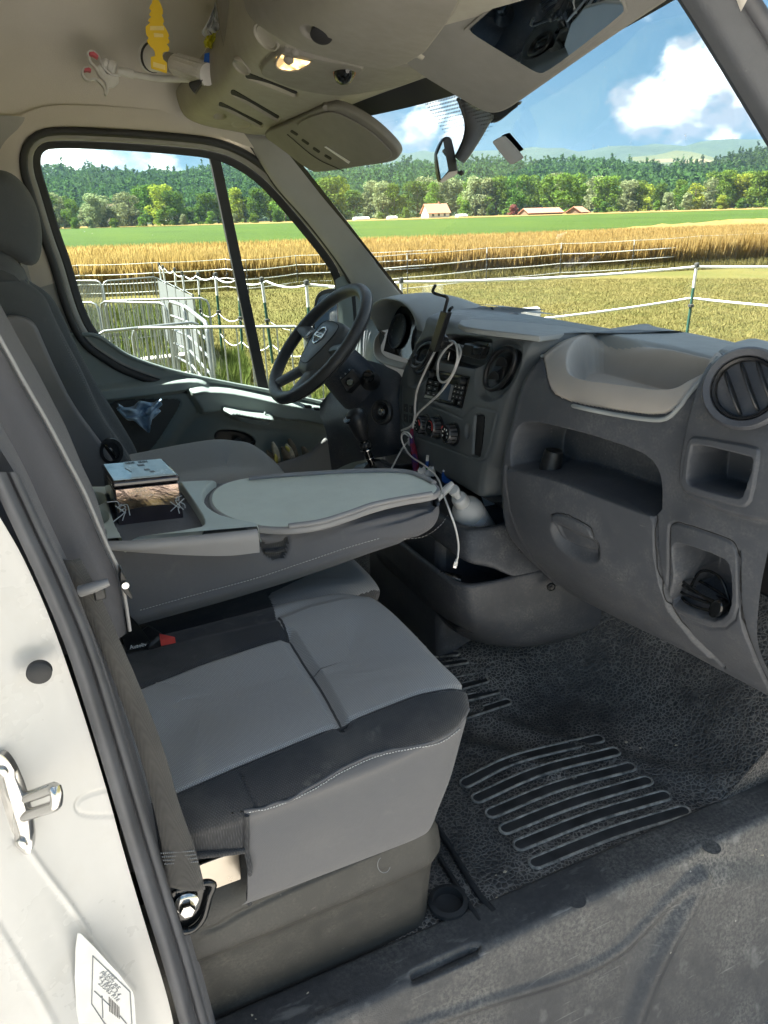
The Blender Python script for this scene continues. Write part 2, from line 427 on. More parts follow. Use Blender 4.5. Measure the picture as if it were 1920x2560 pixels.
M['wheel'] = plastic('wheel_leatherette', (.040, .042, .044), .42, grain=900, gs=.3, dust=.12)
M['blackgloss'] = simple('gloss_black', (.010, .011, .012), .12)
M['dark'] = simple('dark_void', (.012, .012, .013), .7)
M['door'] = plastic('door_trim_plastic', (0.225, 0.267, 0.258), .45, dust=.12)
M['doorcloth'] = fabric('door_insert_cloth', (.10, .098, .092), (.135, .130, .122), 400, 0, .2, .05)
M['table'] = plastic('table_plastic', (0.559, 0.610, 0.556), .42, dust=.25, dustc=(.5, .5, .48))
M['tray'] = plastic('tray_plastic', (0.735, 0.785, 0.698), .45, dust=.3, dustc=(.55, .55, .52))
M['trayrim'] = plastic('tray_rim_plastic', (0.307, 0.299, 0.299), .5, dust=.15)
M['vinyl'] = fabric('grey_vinyl', (.115, .114, .118), (.16, .157, .162), 620, .3, .25, .06)
M['vinyl_d'] = fabric('dark_vinyl', (.085, .085, .095), (.115, .115, .125), 620, .3, .25, .06)
M['vinyl_t'] = fabric('table_side_vinyl', (.12, .12, .128), (.16, .158, .168), 620, .3, .25, .06)
M['fabric'] = fabric('seat_fabric_grey', (.205, .200, .195), (.66, .645, .625), 130, .75, .6, .30)
M['fabric_d'] = fabric('seat_fabric_dark', (.026, .027, .030), (.068, .069, .075), 130, .75, .5, .14)
M['seatback'] = fabric('seat_back_fabric', (.075, .084, .090), (.115, .126, .134), 560, .2, .3, .05)
M['seatshell'] = plastic('seat_shell_plastic', (0.179, 0.179, 0.183), .5, dust=.15)
M['seatbox'] = plastic('seat_box_plastic', (0.049, 0.048, 0.044), .52, dust=.3, dustc=(.26, .24, .20))
M['rubber'] = simple('door_seal_rubber', (0.082, 0.084, 0.093), .62, var=.25, scale=14, bump=.2, bscale=60)
M['rubber_d'] = simple('dark_rubber', (.020, .021, .023), .6, var=.2)
M['trimgrey'] = simple('grey_frame_trim', (.26, .255, .24), .5)
M['belt'] = fabric('belt_webbing', (.050, .048, .046), (.085, .082, .078), 300, 0, .5, .1)
M['chrome'] = simple('bright_metal', (0.562, 0.555, 0.540), .22, 1.0, .08, 30)
M['steel'] = simple('steel_plate', (0.385, 0.350, 0.301), .28, 1.0, .15, 12)
M['galv'] = simple('galvanised_steel', (0.303, 0.314, 0.319), .45, .7, .15, 8)
M['whiteplastic'] = simple('white_plastic', (0.612, 0.603, 0.586), .4)
M['cable'] = simple('white_cable', (.74, .73, .71), .4)
M['greycable'] = simple('grey_cable', (.50, .49, .48), .4)
M['print'] = simple('white_print', (.70, .70, .70), .6)
M['printdim'] = simple('dim_print', (.22, .23, .24), .6)
M['printblk'] = simple('dark_print', (.03, .03, .03), .6)
M['red'] = simple('red_plastic', (.60, .06, .05), .4)
M['stitch'] = simple('pale_thread', (.62, .61, .60), .8)
M['leaflet'] = simple('paper_white', (.75, .76, .78), .6)
M['blue'] = simple('blue_plastic', (.02, .10, .42), .3)
M['green'] = simple('green_plastic', (.05, .50, .12), .4)
M['yellowcard'] = simple('yellow_card', (.78, .52, .02), .6, var=.06)
M['visor'] = plastic('visor_vinyl', (0.190, 0.186, 0.172), .6, grain=1200, gs=.15, dust=.06)
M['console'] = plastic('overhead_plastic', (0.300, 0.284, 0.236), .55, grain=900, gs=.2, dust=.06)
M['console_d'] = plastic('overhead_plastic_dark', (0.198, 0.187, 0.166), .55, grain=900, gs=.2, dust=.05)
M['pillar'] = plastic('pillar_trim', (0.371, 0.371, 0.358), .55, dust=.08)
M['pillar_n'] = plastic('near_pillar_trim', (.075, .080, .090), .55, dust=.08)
M['sky_reflect'] = simple('sky_tinted_glass', (.06, .09, .14), .08)  # blue of reflected sky put into the glass colour

t = NT('headliner_fabric'); n = t.noise(9, 5); fz = t.noise(420, 4, .7)
M['headliner'] = t.set(t.mix(t.math('ADD', t.math('MULTIPLY', n, .6), t.math('MULTIPLY', fz, .4)), (.55, .515, .45), (.67, .63, .57)), .95, t.bump(fz, .35, .002), **{'Specular IOR Level': .15})

t = NT('white_van_paint'); n = t.noise(3, 6, .65); sp = t.rng(t.vor(24), .012, .035, 1, 0); spm = t.math('MULTIPLY', sp, t.rng(t.noise(9, 3), .52, .6))
d2 = t.rng(t.noise(11, 7, .7, dist=.5), .55, .78)
b = t.mix(t.rng(n, .3, .7), (.53, .52, .495), (.60, .59, .57)); b = t.mix(t.math('MULTIPLY', d2, .16), b, (.40, .36, .28)); b = t.mix(t.math('MULTIPLY', spm, .8), b, (.12, .10, .07))
M['paint'] = t.set(b, t.rng(n, .3, .7, .22, .4), None, **{'Coat Weight': .3, 'Coat Roughness': .12})

# rubber floor: polygonal pebble cells, grey dust in the grooves
def floor_mat(name, c, cell=120, dustk=.65):
    t = NT(name)
    wv = t.n('ShaderNodeVectorMath', operation='ADD'); nz = t.n('ShaderNodeTexNoise'); nz.inputs['Scale'].default_value = 60; t.l(t.tc.outputs['Object'], nz.inputs[0])
    sc = t.n('ShaderNodeVectorMath', operation='SCALE'); sc.inputs['Scale'].default_value = .006; t.l(nz.outputs['Color'], sc.inputs[0]); t.l(t.tc.outputs['Object'], wv.inputs[0]); t.l(sc.outputs[0], wv.inputs[1])
    e = t.vor(cell, 'DISTANCE_TO_EDGE', vec=wv.outputs[0]); groove = t.rng(e, .03, .16, 1, 0, True)
    big = t.noise(3.2, 5, .6); med = t.noise(14, 6, .65)
    dirt = t.rng(t.math('ADD', t.math('MULTIPLY', big, .7), t.math('MULTIPLY', med, .5)), .44, .78)
    base = t.mix(med, shade(c, .7), shade(c, 1.3))
    base = t.mix(t.math('MULTIPLY', groove, t.math('MULTIPLY', dirt, dustk)), base, (.38, .36, .33))
    base = t.mix(t.math('MULTIPLY', t.rng(big, .52, .7), t.math('MULTIPLY', t.rng(t.noise(70, 5, .7), .4, .7), .22)), base, (.33, .31, .27))
    crumb = t.math('MULTIPLY', t.rng(t.vor(38), .02, .05, 1, 0), t.rng(t.noise(6, 2), .54, .6)); base = t.mix(crumb, base, (.5, .45, .34))
    return t.set(base, t.rng(med, .3, .7, .38, .6), t.bump(t.rng(e, .0, .28), .7, .0025))
M['mat'] = floor_mat('rubber_mat', (.044, .044, .045))
M['matbar'] = simple('smooth_rubber_bar', (.036, .037, .039), .45, var=.5, scale=25, bump=.3, bscale=90)
t = NT('scuffed_sill_plastic'); n = t.noise(4, 6, .65); n2 = t.noise(45, 6, .7)
scr = t.rng(t.noise(26, 4, .5, sxyz=(.35, 1, 7), dist=.3), .66, .74); scr2 = t.rng(t.noise(22, 3, .5, sxyz=(1, 3, .25)), .62, .75)
dirt = t.math('MULTIPLY', t.rng(n, .42, .70), t.rng(t.noise(160, 5, .75), .40, .62))
b = t.mix(t.rng(t.noise(90, 6, .7), .3, .7), (.038, .039, .042), (.066, .066, .068)); b = t.mix(t.math('MULTIPLY', dirt, .55), b, (.36, .34, .30)); b = t.mix(t.math('MULTIPLY', t.math('MAXIMUM', scr, scr2), .28), b, (.40, .39, .37))
sp = t.math('MULTIPLY', t.rng(t.vor(30), .03, .07, 1, 0), t.rng(t.noise(7, 2), .56, .63)); b = t.mix(t.math('MULTIPLY', sp, .8), b, (.50, .48, .42))
M['sill'] = t.set(b, t.rng(n2, .3, .7, .42, .62), t.bump(t.vor(500), .25, .0008, t.bump(n2, .2, .002)))

def glass(name, tint, refl=.045, dirt=.5):
    t = NT(name); t.t.nodes.remove(t.b)
    tr = t.n('ShaderNodeBsdfTransparent'); tr.inputs[0].default_value = (*tint, 1)
    gl = t.n('ShaderNodeBsdfGlossy'); gl.inputs['Roughness'].default_value = .02; gl.inputs[0].default_value = (.9, .95, 1, 1)
    lw = t.n('ShaderNodeLayerWeight'); lw.inputs[0].default_value = .18
    f = t.math('ADD', t.math('MULTIPLY', lw.outputs['Fresnel'], .07), refl * .10, clamp=True)
    m1 = t.n('ShaderNodeMixShader'); t.l(f, m1.inputs[0]); t.l(tr.outputs[0], m1.inputs[1]); t.l(gl.outputs[0], m1.inputs[2])
    df = t.n('ShaderNodeBsdfDiffuse'); df.inputs[0].default_value = (.75, .74, .70, 1)
    tl = t.n('ShaderNodeBsdfTranslucent'); tl.inputs[0].default_value = (.75, .74, .70, 1)
    ad = t.n('ShaderNodeMixShader'); ad.inputs[0].default_value = .5; t.l(df.outputs[0], ad.inputs[1]); t.l(tl.outputs[0], ad.inputs[2])
    sp = t.rng(t.vor(34), .035, .06, 1, 0); spm = t.math('MULTIPLY', sp, t.rng(t.noise(8, 2), .50, .56))
    st = t.rng(t.vor(20, sxyz=(1, 1, .25)), .02, .04, .6, 0); stm = t.math('MULTIPLY', st, t.rng(t.noise(5, 2), .56, .62))
    film = t.rng(t.noise(6, 6, .7, dist=.6), .45, .8, .0, .012)
    dm = t.math('MULTIPLY', t.math('ADD', t.math('ADD', spm, stm), film, clamp=True), dirt)
    m2 = t.n('ShaderNodeMixShader'); t.l(dm, m2.inputs[0]); t.l(m1.outputs[0], m2.inputs[1]); t.l(ad.outputs[0], m2.inputs[2])
    t.l(m2.outputs[0], t.out.inputs[0]); return t.m
M['windscreen'] = glass('windscreen_glass', (.90, .95, .94), .04, .85)
M['sideglass'] = glass('side_window_glass', (.88, .93, .91), .05, .35)
def clear(name, tint, refl=.25):
    t = NT(name); t.t.nodes.remove(t.b)
    tr = t.n('ShaderNodeBsdfTransparent'); tr.inputs[0].default_value = (*tint, 1)
    gl = t.n('ShaderNodeBsdfGlossy'); gl.inputs['Roughness'].default_value = .08
    lw = t.n('ShaderNodeLayerWeight'); lw.inputs[0].default_value = .35
    f = t.math('MULTIPLY', lw.outputs['Facing'], refl * 2.0, clamp=True)
    m1 = t.n('ShaderNodeMixShader'); t.l(f, m1.inputs[0]); t.l(tr.outputs[0], m1.inputs[1]); t.l(gl.outputs[0], m1.inputs[2]); t.l(m1.outputs[0], t.out.inputs[0]); return t.m
M['clear'] = clear('clear_plastic', (.80, .84, .85))
M['clearmilk'] = simple('milky_plastic', (.75, .77, .78), .3, **{'Transmission Weight': .35})
t = NT('mirror_glass'); M['mirror'] = t.set((.82, .86, .85), .015, None, Metallic=1.0)
t = NT('foil_wrap'); cr_ = t.noise(14, 5, .6, dist=1.2); M['foil'] = t.set((.36, .28, .25), t.rng(cr_, .3, .7, .12, .25), t.bump(cr_, .5, .006), Metallic=1.0)
t = NT('shrink_film'); cr_ = t.noise(16, 6, .65, dist=1.0)
M['film'] = t.set(t.mix(t.rng(cr_, .40, .62), (.62, .72, .74), (.46, .56, .58)), .16, t.bump(cr_, .35, .004), **{'Coat Weight': .6, 'Coat Roughness': .08})
# ================================================================== OUTDOORS
GZ = -0.58
rng = np.random.default_rng(7); random.seed(7)
def struct(o): o['kind'] = 'structure'; return o
def stuff(o): o['kind'] = 'stuff'; return o
def gxy(x, y, z=GZ): p = at(x, y, Z=z); return p[:2]

# ---- ground materials
t = NT('mown_pasture'); n1 = t.noise(.35, 6, .6); n2 = t.noise(4.5, 6, .7); n3 = t.noise(38, 4, .7)
b = t.ramp(t.math('ADD', t.math('MULTIPLY', n2, .55), t.math('MULTIPLY', n3, .45)), [(.25, (0.048, 0.046, 0.011)), (.45, (0.106, 0.092, 0.028)), (.62, (0.153, 0.129, 0.047)), (.8, (0.189, 0.160, 0.070))])
b = t.mix(t.rng(n1, .42, .66), b, t.mix(n3, (0.058, 0.068, 0.015), (0.120, 0.113, 0.037)))
dd = t.rng(t.noise(1.3, 4, .6), .62, .74); b = t.mix(t.math('MULTIPLY', dd, .55), b, (0.062, 0.045, 0.025))
M['pasture'] = t.set(b, .95, t.bump(t.math('ADD', n3, n2), .9, .03), **{'Specular IOR Level': .1})
t = NT('dry_blades'); oi = t.noise(2.2, 4, .6); f = t.noise(60, 2)
M['blade_dry'] = t.set(t.ramp(t.math('ADD', t.math('MULTIPLY', oi, .6), t.math('MULTIPLY', f, .4)), [(.3, (0.068, 0.075, 0.017)), (.5, (0.143, 0.124, 0.038)), (.7, (0.207, 0.176, 0.068))]), .8, None, **{'Specular IOR Level': .15})
t = NT('lush_blades'); oi = t.noise(1.6, 4, .6); f = t.noise(45, 2)
M['blade_lush'] = t.set(t.ramp(t.math('ADD', t.math('MULTIPLY', oi, .6), t.math('MULTIPLY', f, .4)), [(.3, (0.050, 0.082, 0.012)), (.5, (0.099, 0.137, 0.024)), (.72, (0.207, 0.185, 0.062))]), .75, None, **{'Specular IOR Level': .2})
t = NT('ripe_wheat'); n1 = t.noise(.5, 5, .65); n2 = t.noise(14, 5, .7); z_ = t.n('ShaderNodeSeparateXYZ'); t.l(t.tc.outputs['Object'], z_.inputs[0])
b = t.ramp(t.math('ADD', t.math('MULTIPLY', n2, .6), t.math('MULTIPLY', n1, .4)), [(.25, (0.234, 0.146, 0.045)), (.48, (0.413, 0.290, 0.100)), (.7, (0.526, 0.406, 0.180))])
M['wheat'] = t.set(b, .85, t.bump(n2, .8, .08), **{'Specular IOR Level': .15})
t_ = t.n('ShaderNodeBsdfTranslucent'); t.l(b, t_.inputs[0]); m_ = t.n('ShaderNodeMixShader'); m_.inputs[0].default_value = .55; t.l(t.b.outputs[0], m_.inputs[1]); t.l(t_.outputs[0], m_.inputs[2]); t.l(m_.outputs[0], t.out.inputs[0])
t = NT('green_crop'); n1 = t.noise(.12, 5, .6, sxyz=(1, .25, 1)); n2 = t.noise(2.6, 6, .7)
b = t.ramp(t.math('ADD', t.math('MULTIPLY', n2, .5), t.math('MULTIPLY', n1, .5)), [(.3, (0.018, 0.038, 0.002)), (.5, (0.033, 0.065, 0.002)), (.68, (0.055, 0.083, 0.003))])
M['crop'] = t.set(b, .8, t.bump(n2, .9, .3), **{'Specular IOR Level': .2})
t = NT('far_fields'); n1 = t.noise(.006, 3); b = t.ramp(n1, [(.35, (.10, .14, .03)), (.5, (.30, .24, .08)), (.65, (.14, .20, .04))]); M['farfield'] = t.set(b, .95)
t = NT('sandy_soil'); n2 = t.noise(6, 6, .7); M['sand'] = t.set(t.ramp(n2, [(.3, (.14, .12, .05)), (.55, (.36, .28, .17)), (.8, (.46, .38, .26))]), .95, t.bump(n2, .6, .04))
M['concrete'] = simple('concrete', (.30, .28, .25), .85, var=.25, scale=9, bump=.4, bscale=70)

def sheet(name, poly, z, mat, thick=0.0):
    P = [A(p[0], p[1], z) for p in poly]
    if thick: o = prism(name, [p - A(0, 0, thick) for p in P], (0, 0, thick), mat)
    else: o = mesh(name, P, [tuple(range(len(P)))], mat, smooth=False)
    return o
s = 9000
g = sheet('ground', [(-s, -s), (s, -s), (s, s), (-s, s)], GZ, M['pasture']); struct(g)
t = NT('bounce_gravel'); n1 = t.vor(45); n2 = t.noise(3, 6, .7)
M['bounce_ground'] = t.set(t.mix(t.rng(n2, .3, .7), t.mix(n1, (.24, .23, .215), (.42, .41, .39)), (.36, .345, .32)), .95, t.bump(n1, .8, .02))
struct(sheet('added_bounce_track', [(-14, -9), (3.4, -9), (3.4, -.75), (2.6, .3), (-14, .3)], GZ + .004, M['bounce_ground']))  # unseen pale ground added to bounce neutral light into the cab
# wheat strip, green crop and stubble strip: raised stands of crop
Wf = [gxy(-700, 775), gxy(250, 735), gxy(1000, 702), gxy(1570, 678), gxy(1900, 661), gxy(3200, 600)]
zw = GZ + 0.82
Wb = [gxy(-700, 645, zw), gxy(168, 617, zw), gxy(960, 593, zw), gxy(1480, 570, zw), gxy(1920, 541, zw), gxy(2600, 507, zw)]
Wf_, Wb_ = cr(Wf, 60), cr(Wb, 60)
inner = Wf_ + (Wb_ - Wf_) / np.linalg.norm(Wb_ - Wf_, axis=1)[:, None] * 0.9
Q = np.stack([inner + (Wb_ - inner) * k for k in np.linspace(0, 1, 30)], 1)
Zt = zw - .12 + .05 * rng.standard_normal(Q.shape[:2])
G = np.dstack([Q, Zt]); base = np.dstack([Q[:, :1], np.full((60, 1), GZ)])
G2 = np.concatenate([base, G], 1)
wheat_top = mesh('wheat_field', G2.reshape(-1, 3), grid_faces(60, 31)[:, ::-1], M['wheat']); struct(wheat_top)
zc = GZ + 0.35
Cb = [gxy(-900, 597, zc), gxy(156, 572, zc), gxy(960, 551, zc), gxy(1920, 523, zc), gxy(2700, 503, zc)]
Wb2 = cr(Wb, 40); Cb2 = cr(Cb, 40)
Q = np.stack([Wb2 + (Cb2 - Wb2) * k for k in np.linspace(0, 1, 40) ** 1.7], 1)
G = np.dstack([Q, zc + .07 * rng.standard_normal(Q.shape[:2])]); base = np.dstack([Q[:, -1:], np.full((40, 1), GZ)])
crop = mesh('green_crop_field', np.concatenate([G, base], 1).reshape(-1, 3), grid_faces(40, 41)[:, ::-1], M['crop']); struct(crop)
Sb = [p * 1.9 for p in Cb]
Q = np.stack([cr(Cb, 30), cr(Sb, 30)], 1); G = np.dstack([Q, np.full((30, 2), GZ + .45)])
stub = mesh('stubble_field', G.reshape(-1, 3), grid_faces(30, 2)[:, ::-1], M['wheat']); struct(stub)

# ---- blades of wheat and grass
def blades(name, pos, h, w, mat, lean=.25, label=None, cat=None, head=None):
    n = len(pos); a = rng.uniform(0, 2 * math.pi, n); dx = np.cos(a) * w / 2; dy = np.sin(a) * w / 2
    la = rng.uniform(0, 2 * math.pi, n); ll = h * lean * rng.uniform(.1, 1, n)
    b0 = np.stack([pos[:, 0] - dx, pos[:, 1] - dy, pos[:, 2]], 1); b1 = np.stack([pos[:, 0] + dx, pos[:, 1] + dy, pos[:, 2]], 1)
    tp = np.stack([pos[:, 0] + np.cos(la) * ll, pos[:, 1] + np.sin(la) * ll, pos[:, 2] + h], 1)
    if head:
        md = np.stack([dx, dy, 0 * dx], 1); k = .78; m0 = b0 + (tp - b0) * k - md * head; m1 = b1 + (tp - b1) * k + md * head
        V = np.stack([b0, b1, m1, tp, m0], 1).reshape(-1, 3); i = np.arange(n) * 5
        Fc = [tuple(q) for q in np.stack([i, i + 1, i + 2, i + 4], 1)] + [tuple(q) for q in np.stack([i + 4, i + 2, i + 3], 1)]
    else:
        V = np.stack([b0, b1, tp], 1).reshape(-1, 3); Fc = np.arange(n * 3).reshape(-1, 3)
    me = bpy.data.meshes.new(name)
    if head: me.from_pydata(V.tolist(), [], Fc)
    else:
        me.vertices.add(len(V)); me.vertices.foreach_set('co', V.ravel()); me.loops.add(n * 3); me.polygons.add(n)
        me.loops.foreach_set('vertex_index', np.arange(n * 3)); me.polygons.foreach_set('loop_start', np.arange(n) * 3); me.update(); me.validate()
    me.materials.append(mat); o = new_obj(name, me); stuff(o)
    if label: tag(o, label, cat)
    return o
def strip_pts(n, A_, B_, k0, k1, power=1.0):
    i = rng.uniform(0, len(A_) - 1.001, n); ii = i.astype(int); fr = (i - ii)[:, None]
    a = A_[ii] + (A_[ii + 1] - A_[ii]) * fr; b_ = B_[ii] + (B_[ii + 1] - B_[ii]) * fr
    d = b_ - a; L = np.linalg.norm(d, axis=1)[:, None]; k = k0 + (k1 - k0) * rng.uniform(0, 1, n)[:, None] ** power
    p = a + d / L * np.minimum(k, L); return np.c_[p, np.full(n, GZ)]
Wfv = cr([gxy(100, 741), gxy(250, 735), gxy(1000, 702), gxy(1570, 678), gxy(1990, 657)], 60); Wbv = cr([gxy(100, 619, zw), gxy(168, 617, zw), gxy(960, 593, zw), gxy(1480, 570, zw), gxy(1990, 536, zw)], 60)
p = strip_pts(60000, Wfv, Wbv, -.25, 2.2, 1.3)
blades('wheat_stalks', p, rng.uniform(.55, .98, len(p)), .016, M['wheat'], .28, 'ripe golden wheat stalks standing along the field edge', 'wheat', head=1.1)
p = strip_pts(60000, Wfv, Wbv, 2.0, 16); p[:, 2] += .35
blades('wheat_ears', p, rng.uniform(.38, .58, len(p)), .022, M['wheat'], .35, 'golden wheat ears covering the middle of the field', 'wheat', head=1.2)
p = strip_pts(30000, Wfv, Wbv, -1.0, .05)
blades('verge_grass', p, rng.uniform(.06, .30, len(p)), .014, M['blade_dry'], .4, 'long green grass verge in front of the wheat', 'grass')
# pasture between van and verge
def fan(n, x0, x1, d0, d1, pw=.8):
    u = rng.uniform(x0, x1, n); d = d0 + (d1 - d0) * rng.uniform(0, 1, n) ** pw
    a = YAW + np.arctan((u - 960) / 2010); return np.c_[CAM[0] + np.sin(a) * d, CAM[1] + np.cos(a) * d, np.full(n, GZ)]
p = fan(190000, 850, 2000, 5.5, 21, 1.0); blades('pasture_grass', p, rng.uniform(.012, .05, len(p)), .008, M['blade_dry'], 1.2, 'short dry mown grass of the paddock', 'grass')
p = fan(26000, 430, 900, 6.5, 20, .9); blades('paddock_grass', p, rng.uniform(.02, .07, len(p)), .010, M['blade_dry'], 1.0, 'mown grass beyond the tape fence at the side', 'grass')
p = np.r_[fan(26000, 490, 900, 2.9, 7.0), fan(9000, 470, 600, 6.5, 9.5)]; blades('tall_grass', p, rng.uniform(.06, .34, len(p)), .014, M['blade_lush'], .55, 'tall green grass growing along the hurdles', 'grass')
p = np.r_[fan(16000, 60, 520, 6.2, 17)]; blades('pen_grass', p, rng.uniform(.04, .28, len(p)), .016, M['blade_lush'], .6, 'green weeds inside the metal hurdle pen', 'grass')
sp_ = [gxy(230, 905), gxy(420, 880), gxy(500, 930), gxy(520, 1000), gxy(240, 990)]
so_ = sheet('soil_patch', chaikin(np.array(sp_), 2), GZ + .006, M['sand']); struct(so_)

# ---- hills
def hpt(x, y, d):
    r_ = ray(x, y); k = d / math.hypot(r_[0], r_[1]); return CAM + r_ * k
def hill(name, top, d_front, d_top, mat, d_back, seg=160, rows=14, rough=4.0):
    T = np.array(top, float); X = np.linspace(T[0, 0], T[-1, 0], seg); Yt = np.interp(X, T[:, 0], T[:, 1])
    rowsP = []
    for k in np.linspace(0, 1, rows):
        d = d_front + (d_top - d_front) * k; row = []
        for x, y in zip(X, Yt):
            tp = hpt(x, y, d_top); q = hpt(x, y, d); z = GZ - 2 + (tp[2] - GZ + 2) * (k ** .85) + (rng.normal() * rough * k)
            row.append(A(q[0], q[1], z))
        rowsP.append(row)
    rowsP.append([A(p[0] * d_back / d_top, p[1] * d_back / d_top, GZ - 5) for p in rowsP[-1]])
    G = np.array(rowsP); o = mesh(name, G.reshape(-1, 3), grid_faces(rows + 1, seg), mat); struct(o); return G
t = NT('forest_floor'); n1 = t.noise(.02, 6, .7); M['forest'] = t.set(t.ramp(n1, [(.3, (0.016, 0.036, 0.009)), (.6, (0.032, 0.059, 0.016)), (.8, (0.050, 0.077, 0.025))]), .95, t.bump(t.noise(.06, 5, .7), 1., 6.))
t = NT('far_ridge'); n1 = t.noise(.004, 6, .7); M['ridge'] = t.set(t.ramp(n1, [(.3, (.014, .036, .016)), (.62, (.028, .055, .022))]), .95, t.bump(t.noise(.012, 6, .75), 1., 30.))
G_left = hill('hill', [(-1800, 490), (-700, 460), (-200, 456), (100, 456), (420, 458), (560, 450), (640, 444), (750, 450), (900, 444), (1050, 436), (1380, 432), (1500, 428), (1620, 440), (1800, 448), (2100, 460), (3400, 490)], 620, 1150, M['forest'], 1500)
G_right = hill('hill', [(1480, 490), (1600, 456), (1720, 444), (1800, 428), (1860, 408), (1920, 396), (2100, 382), (2500, 400), (3600, 470)], 800, 1250, M['forest'], 1700)
hill('ridge', [(-2200, 470), (-500, 460), (300, 440), (700, 400), (860, 388), (960, 384), (1130, 380), (1300, 374), (1380, 371), (1460, 375), (1575, 362), (1670, 362), (1770, 354), (1850, 351), (1920, 353), (2300, 350), (2900, 380), (3900, 450)], 2600, 4200, M['ridge'], 5200, rough=7)
def field_patch(pts, d, mat, name):
    P = [hpt(x, y, d) for x, y in pts]; o = mesh(name, P, [tuple(range(len(P)))], mat, smooth=False); struct(o)
t = NT('slope_meadow'); M['meadow'] = t.set(t.ramp(t.noise(.01, 4), [(.35, (0.044, 0.060, 0.020)), (.6, (0.072, 0.080, 0.028))]), .95)
t = NT('slope_stubble'); M['stubble'] = t.set(t.ramp(t.noise(.02, 4), [(.35, (.12, .10, .05)), (.6, (.17, .14, .075))]), .95)
# slope fields follow the ridge flank: near edge nearer than far edge
def slope_field(pts, d0, d1, mat):
    ys = [p[1] for p in pts]; y0, y1 = max(ys), min(ys)
    P = [hpt(x, y, d0 + (d1 - d0) * (y0 - y) / (y0 - y1)) for x, y in pts]; o = mesh('slope_field', P, [tuple(range(len(P)))], mat, smooth=False); struct(o)
slope_field([(1565, 394), (1640, 388), (1690, 376), (1730, 380), (1780, 392), (1800, 402), (1790, 414), (1680, 414), (1600, 408)], 2350, 2550, M['meadow'])
slope_field([(1695, 402), (1760, 397), (1785, 403), (1780, 414), (1690, 416)], 2300, 2340, M['stubble'])
slope_field([(1610, 400), (1680, 396), (1690, 404), (1640, 407)], 2330, 2345, M['stubble'])

# ---- foliage
def leafmat(name, c0, c1, c2):
    t = NT(name); oi = t.n('ShaderNodeObjectInfo'); n1 = t.noise(.35, 4, .6); n2 = t.noise(3.5, 3, .6)
    b = t.ramp(t.math('ADD', t.math('MULTIPLY', n1, .55), t.math('MULTIPLY', n2, .45)), [(.28, c0), (.5, c1), (.72, c2)])
    hs = t.n('ShaderNodeHueSaturation'); t.l(b, hs.inputs['Color']); t.l(t.rng(oi.outputs['Random'], 0, 1, .485, .512), hs.inputs['Hue']); t.l(t.rng(oi.outputs['Random'], 0, 1, .8, 1.2), hs.inputs['Value'])
    df = t.n('ShaderNodeBsdfDiffuse'); tl = t.n('ShaderNodeBsdfTranslucent'); t.l(hs.outputs[0], df.inputs[0]); t.l(hs.outputs[0], tl.inputs[0])
    ms = t.n('ShaderNodeMixShader'); ms.inputs[0].default_value = .3; t.l(df.outputs[0], ms.inputs[1]); t.l(tl.outputs[0], ms.inputs[2]); t.l(ms.outputs[0], t.out.inputs[0]); t.t.nodes.remove(t.b); return t.m
LM = [leafmat('leaf_green', (.050, .105, .016), (.105, .180, .028), (.20, .27, .055)),
      leafmat('leaf_silver', (.10, .135, .055), (.20, .24, .115), (.34, .37, .21)),
      leafmat('leaf_deep', (.035, .080, .016), (.070, .132, .024), (.14, .20, .042)),
      leafmat('leaf_yellow', (.10, .14, .015), (.21, .25, .03), (.34, .36, .06))]
M['forest_leaf'] = leafmat('forest_leaf', (.020, .050, .012), (.045, .085, .022), (.085, .120, .040))
M['bark'] = simple('bark', (.10, .08, .06), .9, var=.3, scale=3)
def leafcloud(C, Rr, n, size, flat=.85):
    """n leaf quads on the shells of lobes C (k,3) radii Rr"""
    w = Rr ** 2; k = rng.choice(len(C), n, p=w / w.sum()); v = rng.standard_normal((n, 3)); v /= np.linalg.norm(v, axis=1)[:, None]
    r = Rr[k] * (1 - .45 * rng.uniform(0, 1, n) ** 2.2); p = C[k] + v * r[:, None] * A(1, 1, flat)
    nn = v + .7 * rng.standard_normal((n, 3)); nn /= np.linalg.norm(nn, axis=1)[:, None]
    a = np.cross(nn, rng.standard_normal((n, 3))); a /= np.linalg.norm(a, axis=1)[:, None]; b = np.cross(nn, a)
    s_ = size * rng.uniform(.6, 1.4, n)[:, None]
    V = np.stack([p - a * s_, p - b * s_ * .6, p + a * s_, p + b * s_ * .6], 1).reshape(-1, 3); return V, np.arange(n * 4).reshape(-1, 4)
def crown_mesh(name, H, Wd, nl, size, kind):
    k = 26
    if kind == 'round': z = rng.uniform(.08, .94, k); rad = Wd * np.sqrt(np.clip(1 - ((z - .5) / .55) ** 2, .05, 1))
    elif kind == 'tall': z = rng.uniform(.06, .97, k); rad = Wd * .8 * np.sqrt(np.clip(1 - ((z - .45) / .6) ** 2, .03, 1))
    else: z = rng.uniform(.05, .9, k); rad = Wd * 1.15 * np.clip(1.05 - z, .15, 1)
    a = rng.uniform(0, 2 * math.pi, k); q = rad * rng.uniform(.25, .8, k)
    C = np.stack([np.cos(a) * q, np.sin(a) * q, z * H], 1); Rr = Wd * rng.uniform(.28, .5, k)
    C[:, 2] = np.minimum(C[:, 2], H - Rr * .8)
    V, Fc = leafcloud(C, Rr, nl, size); me = bpy.data.meshes.new(name); me.from_pydata(V.tolist(), [], Fc.tolist()); return me
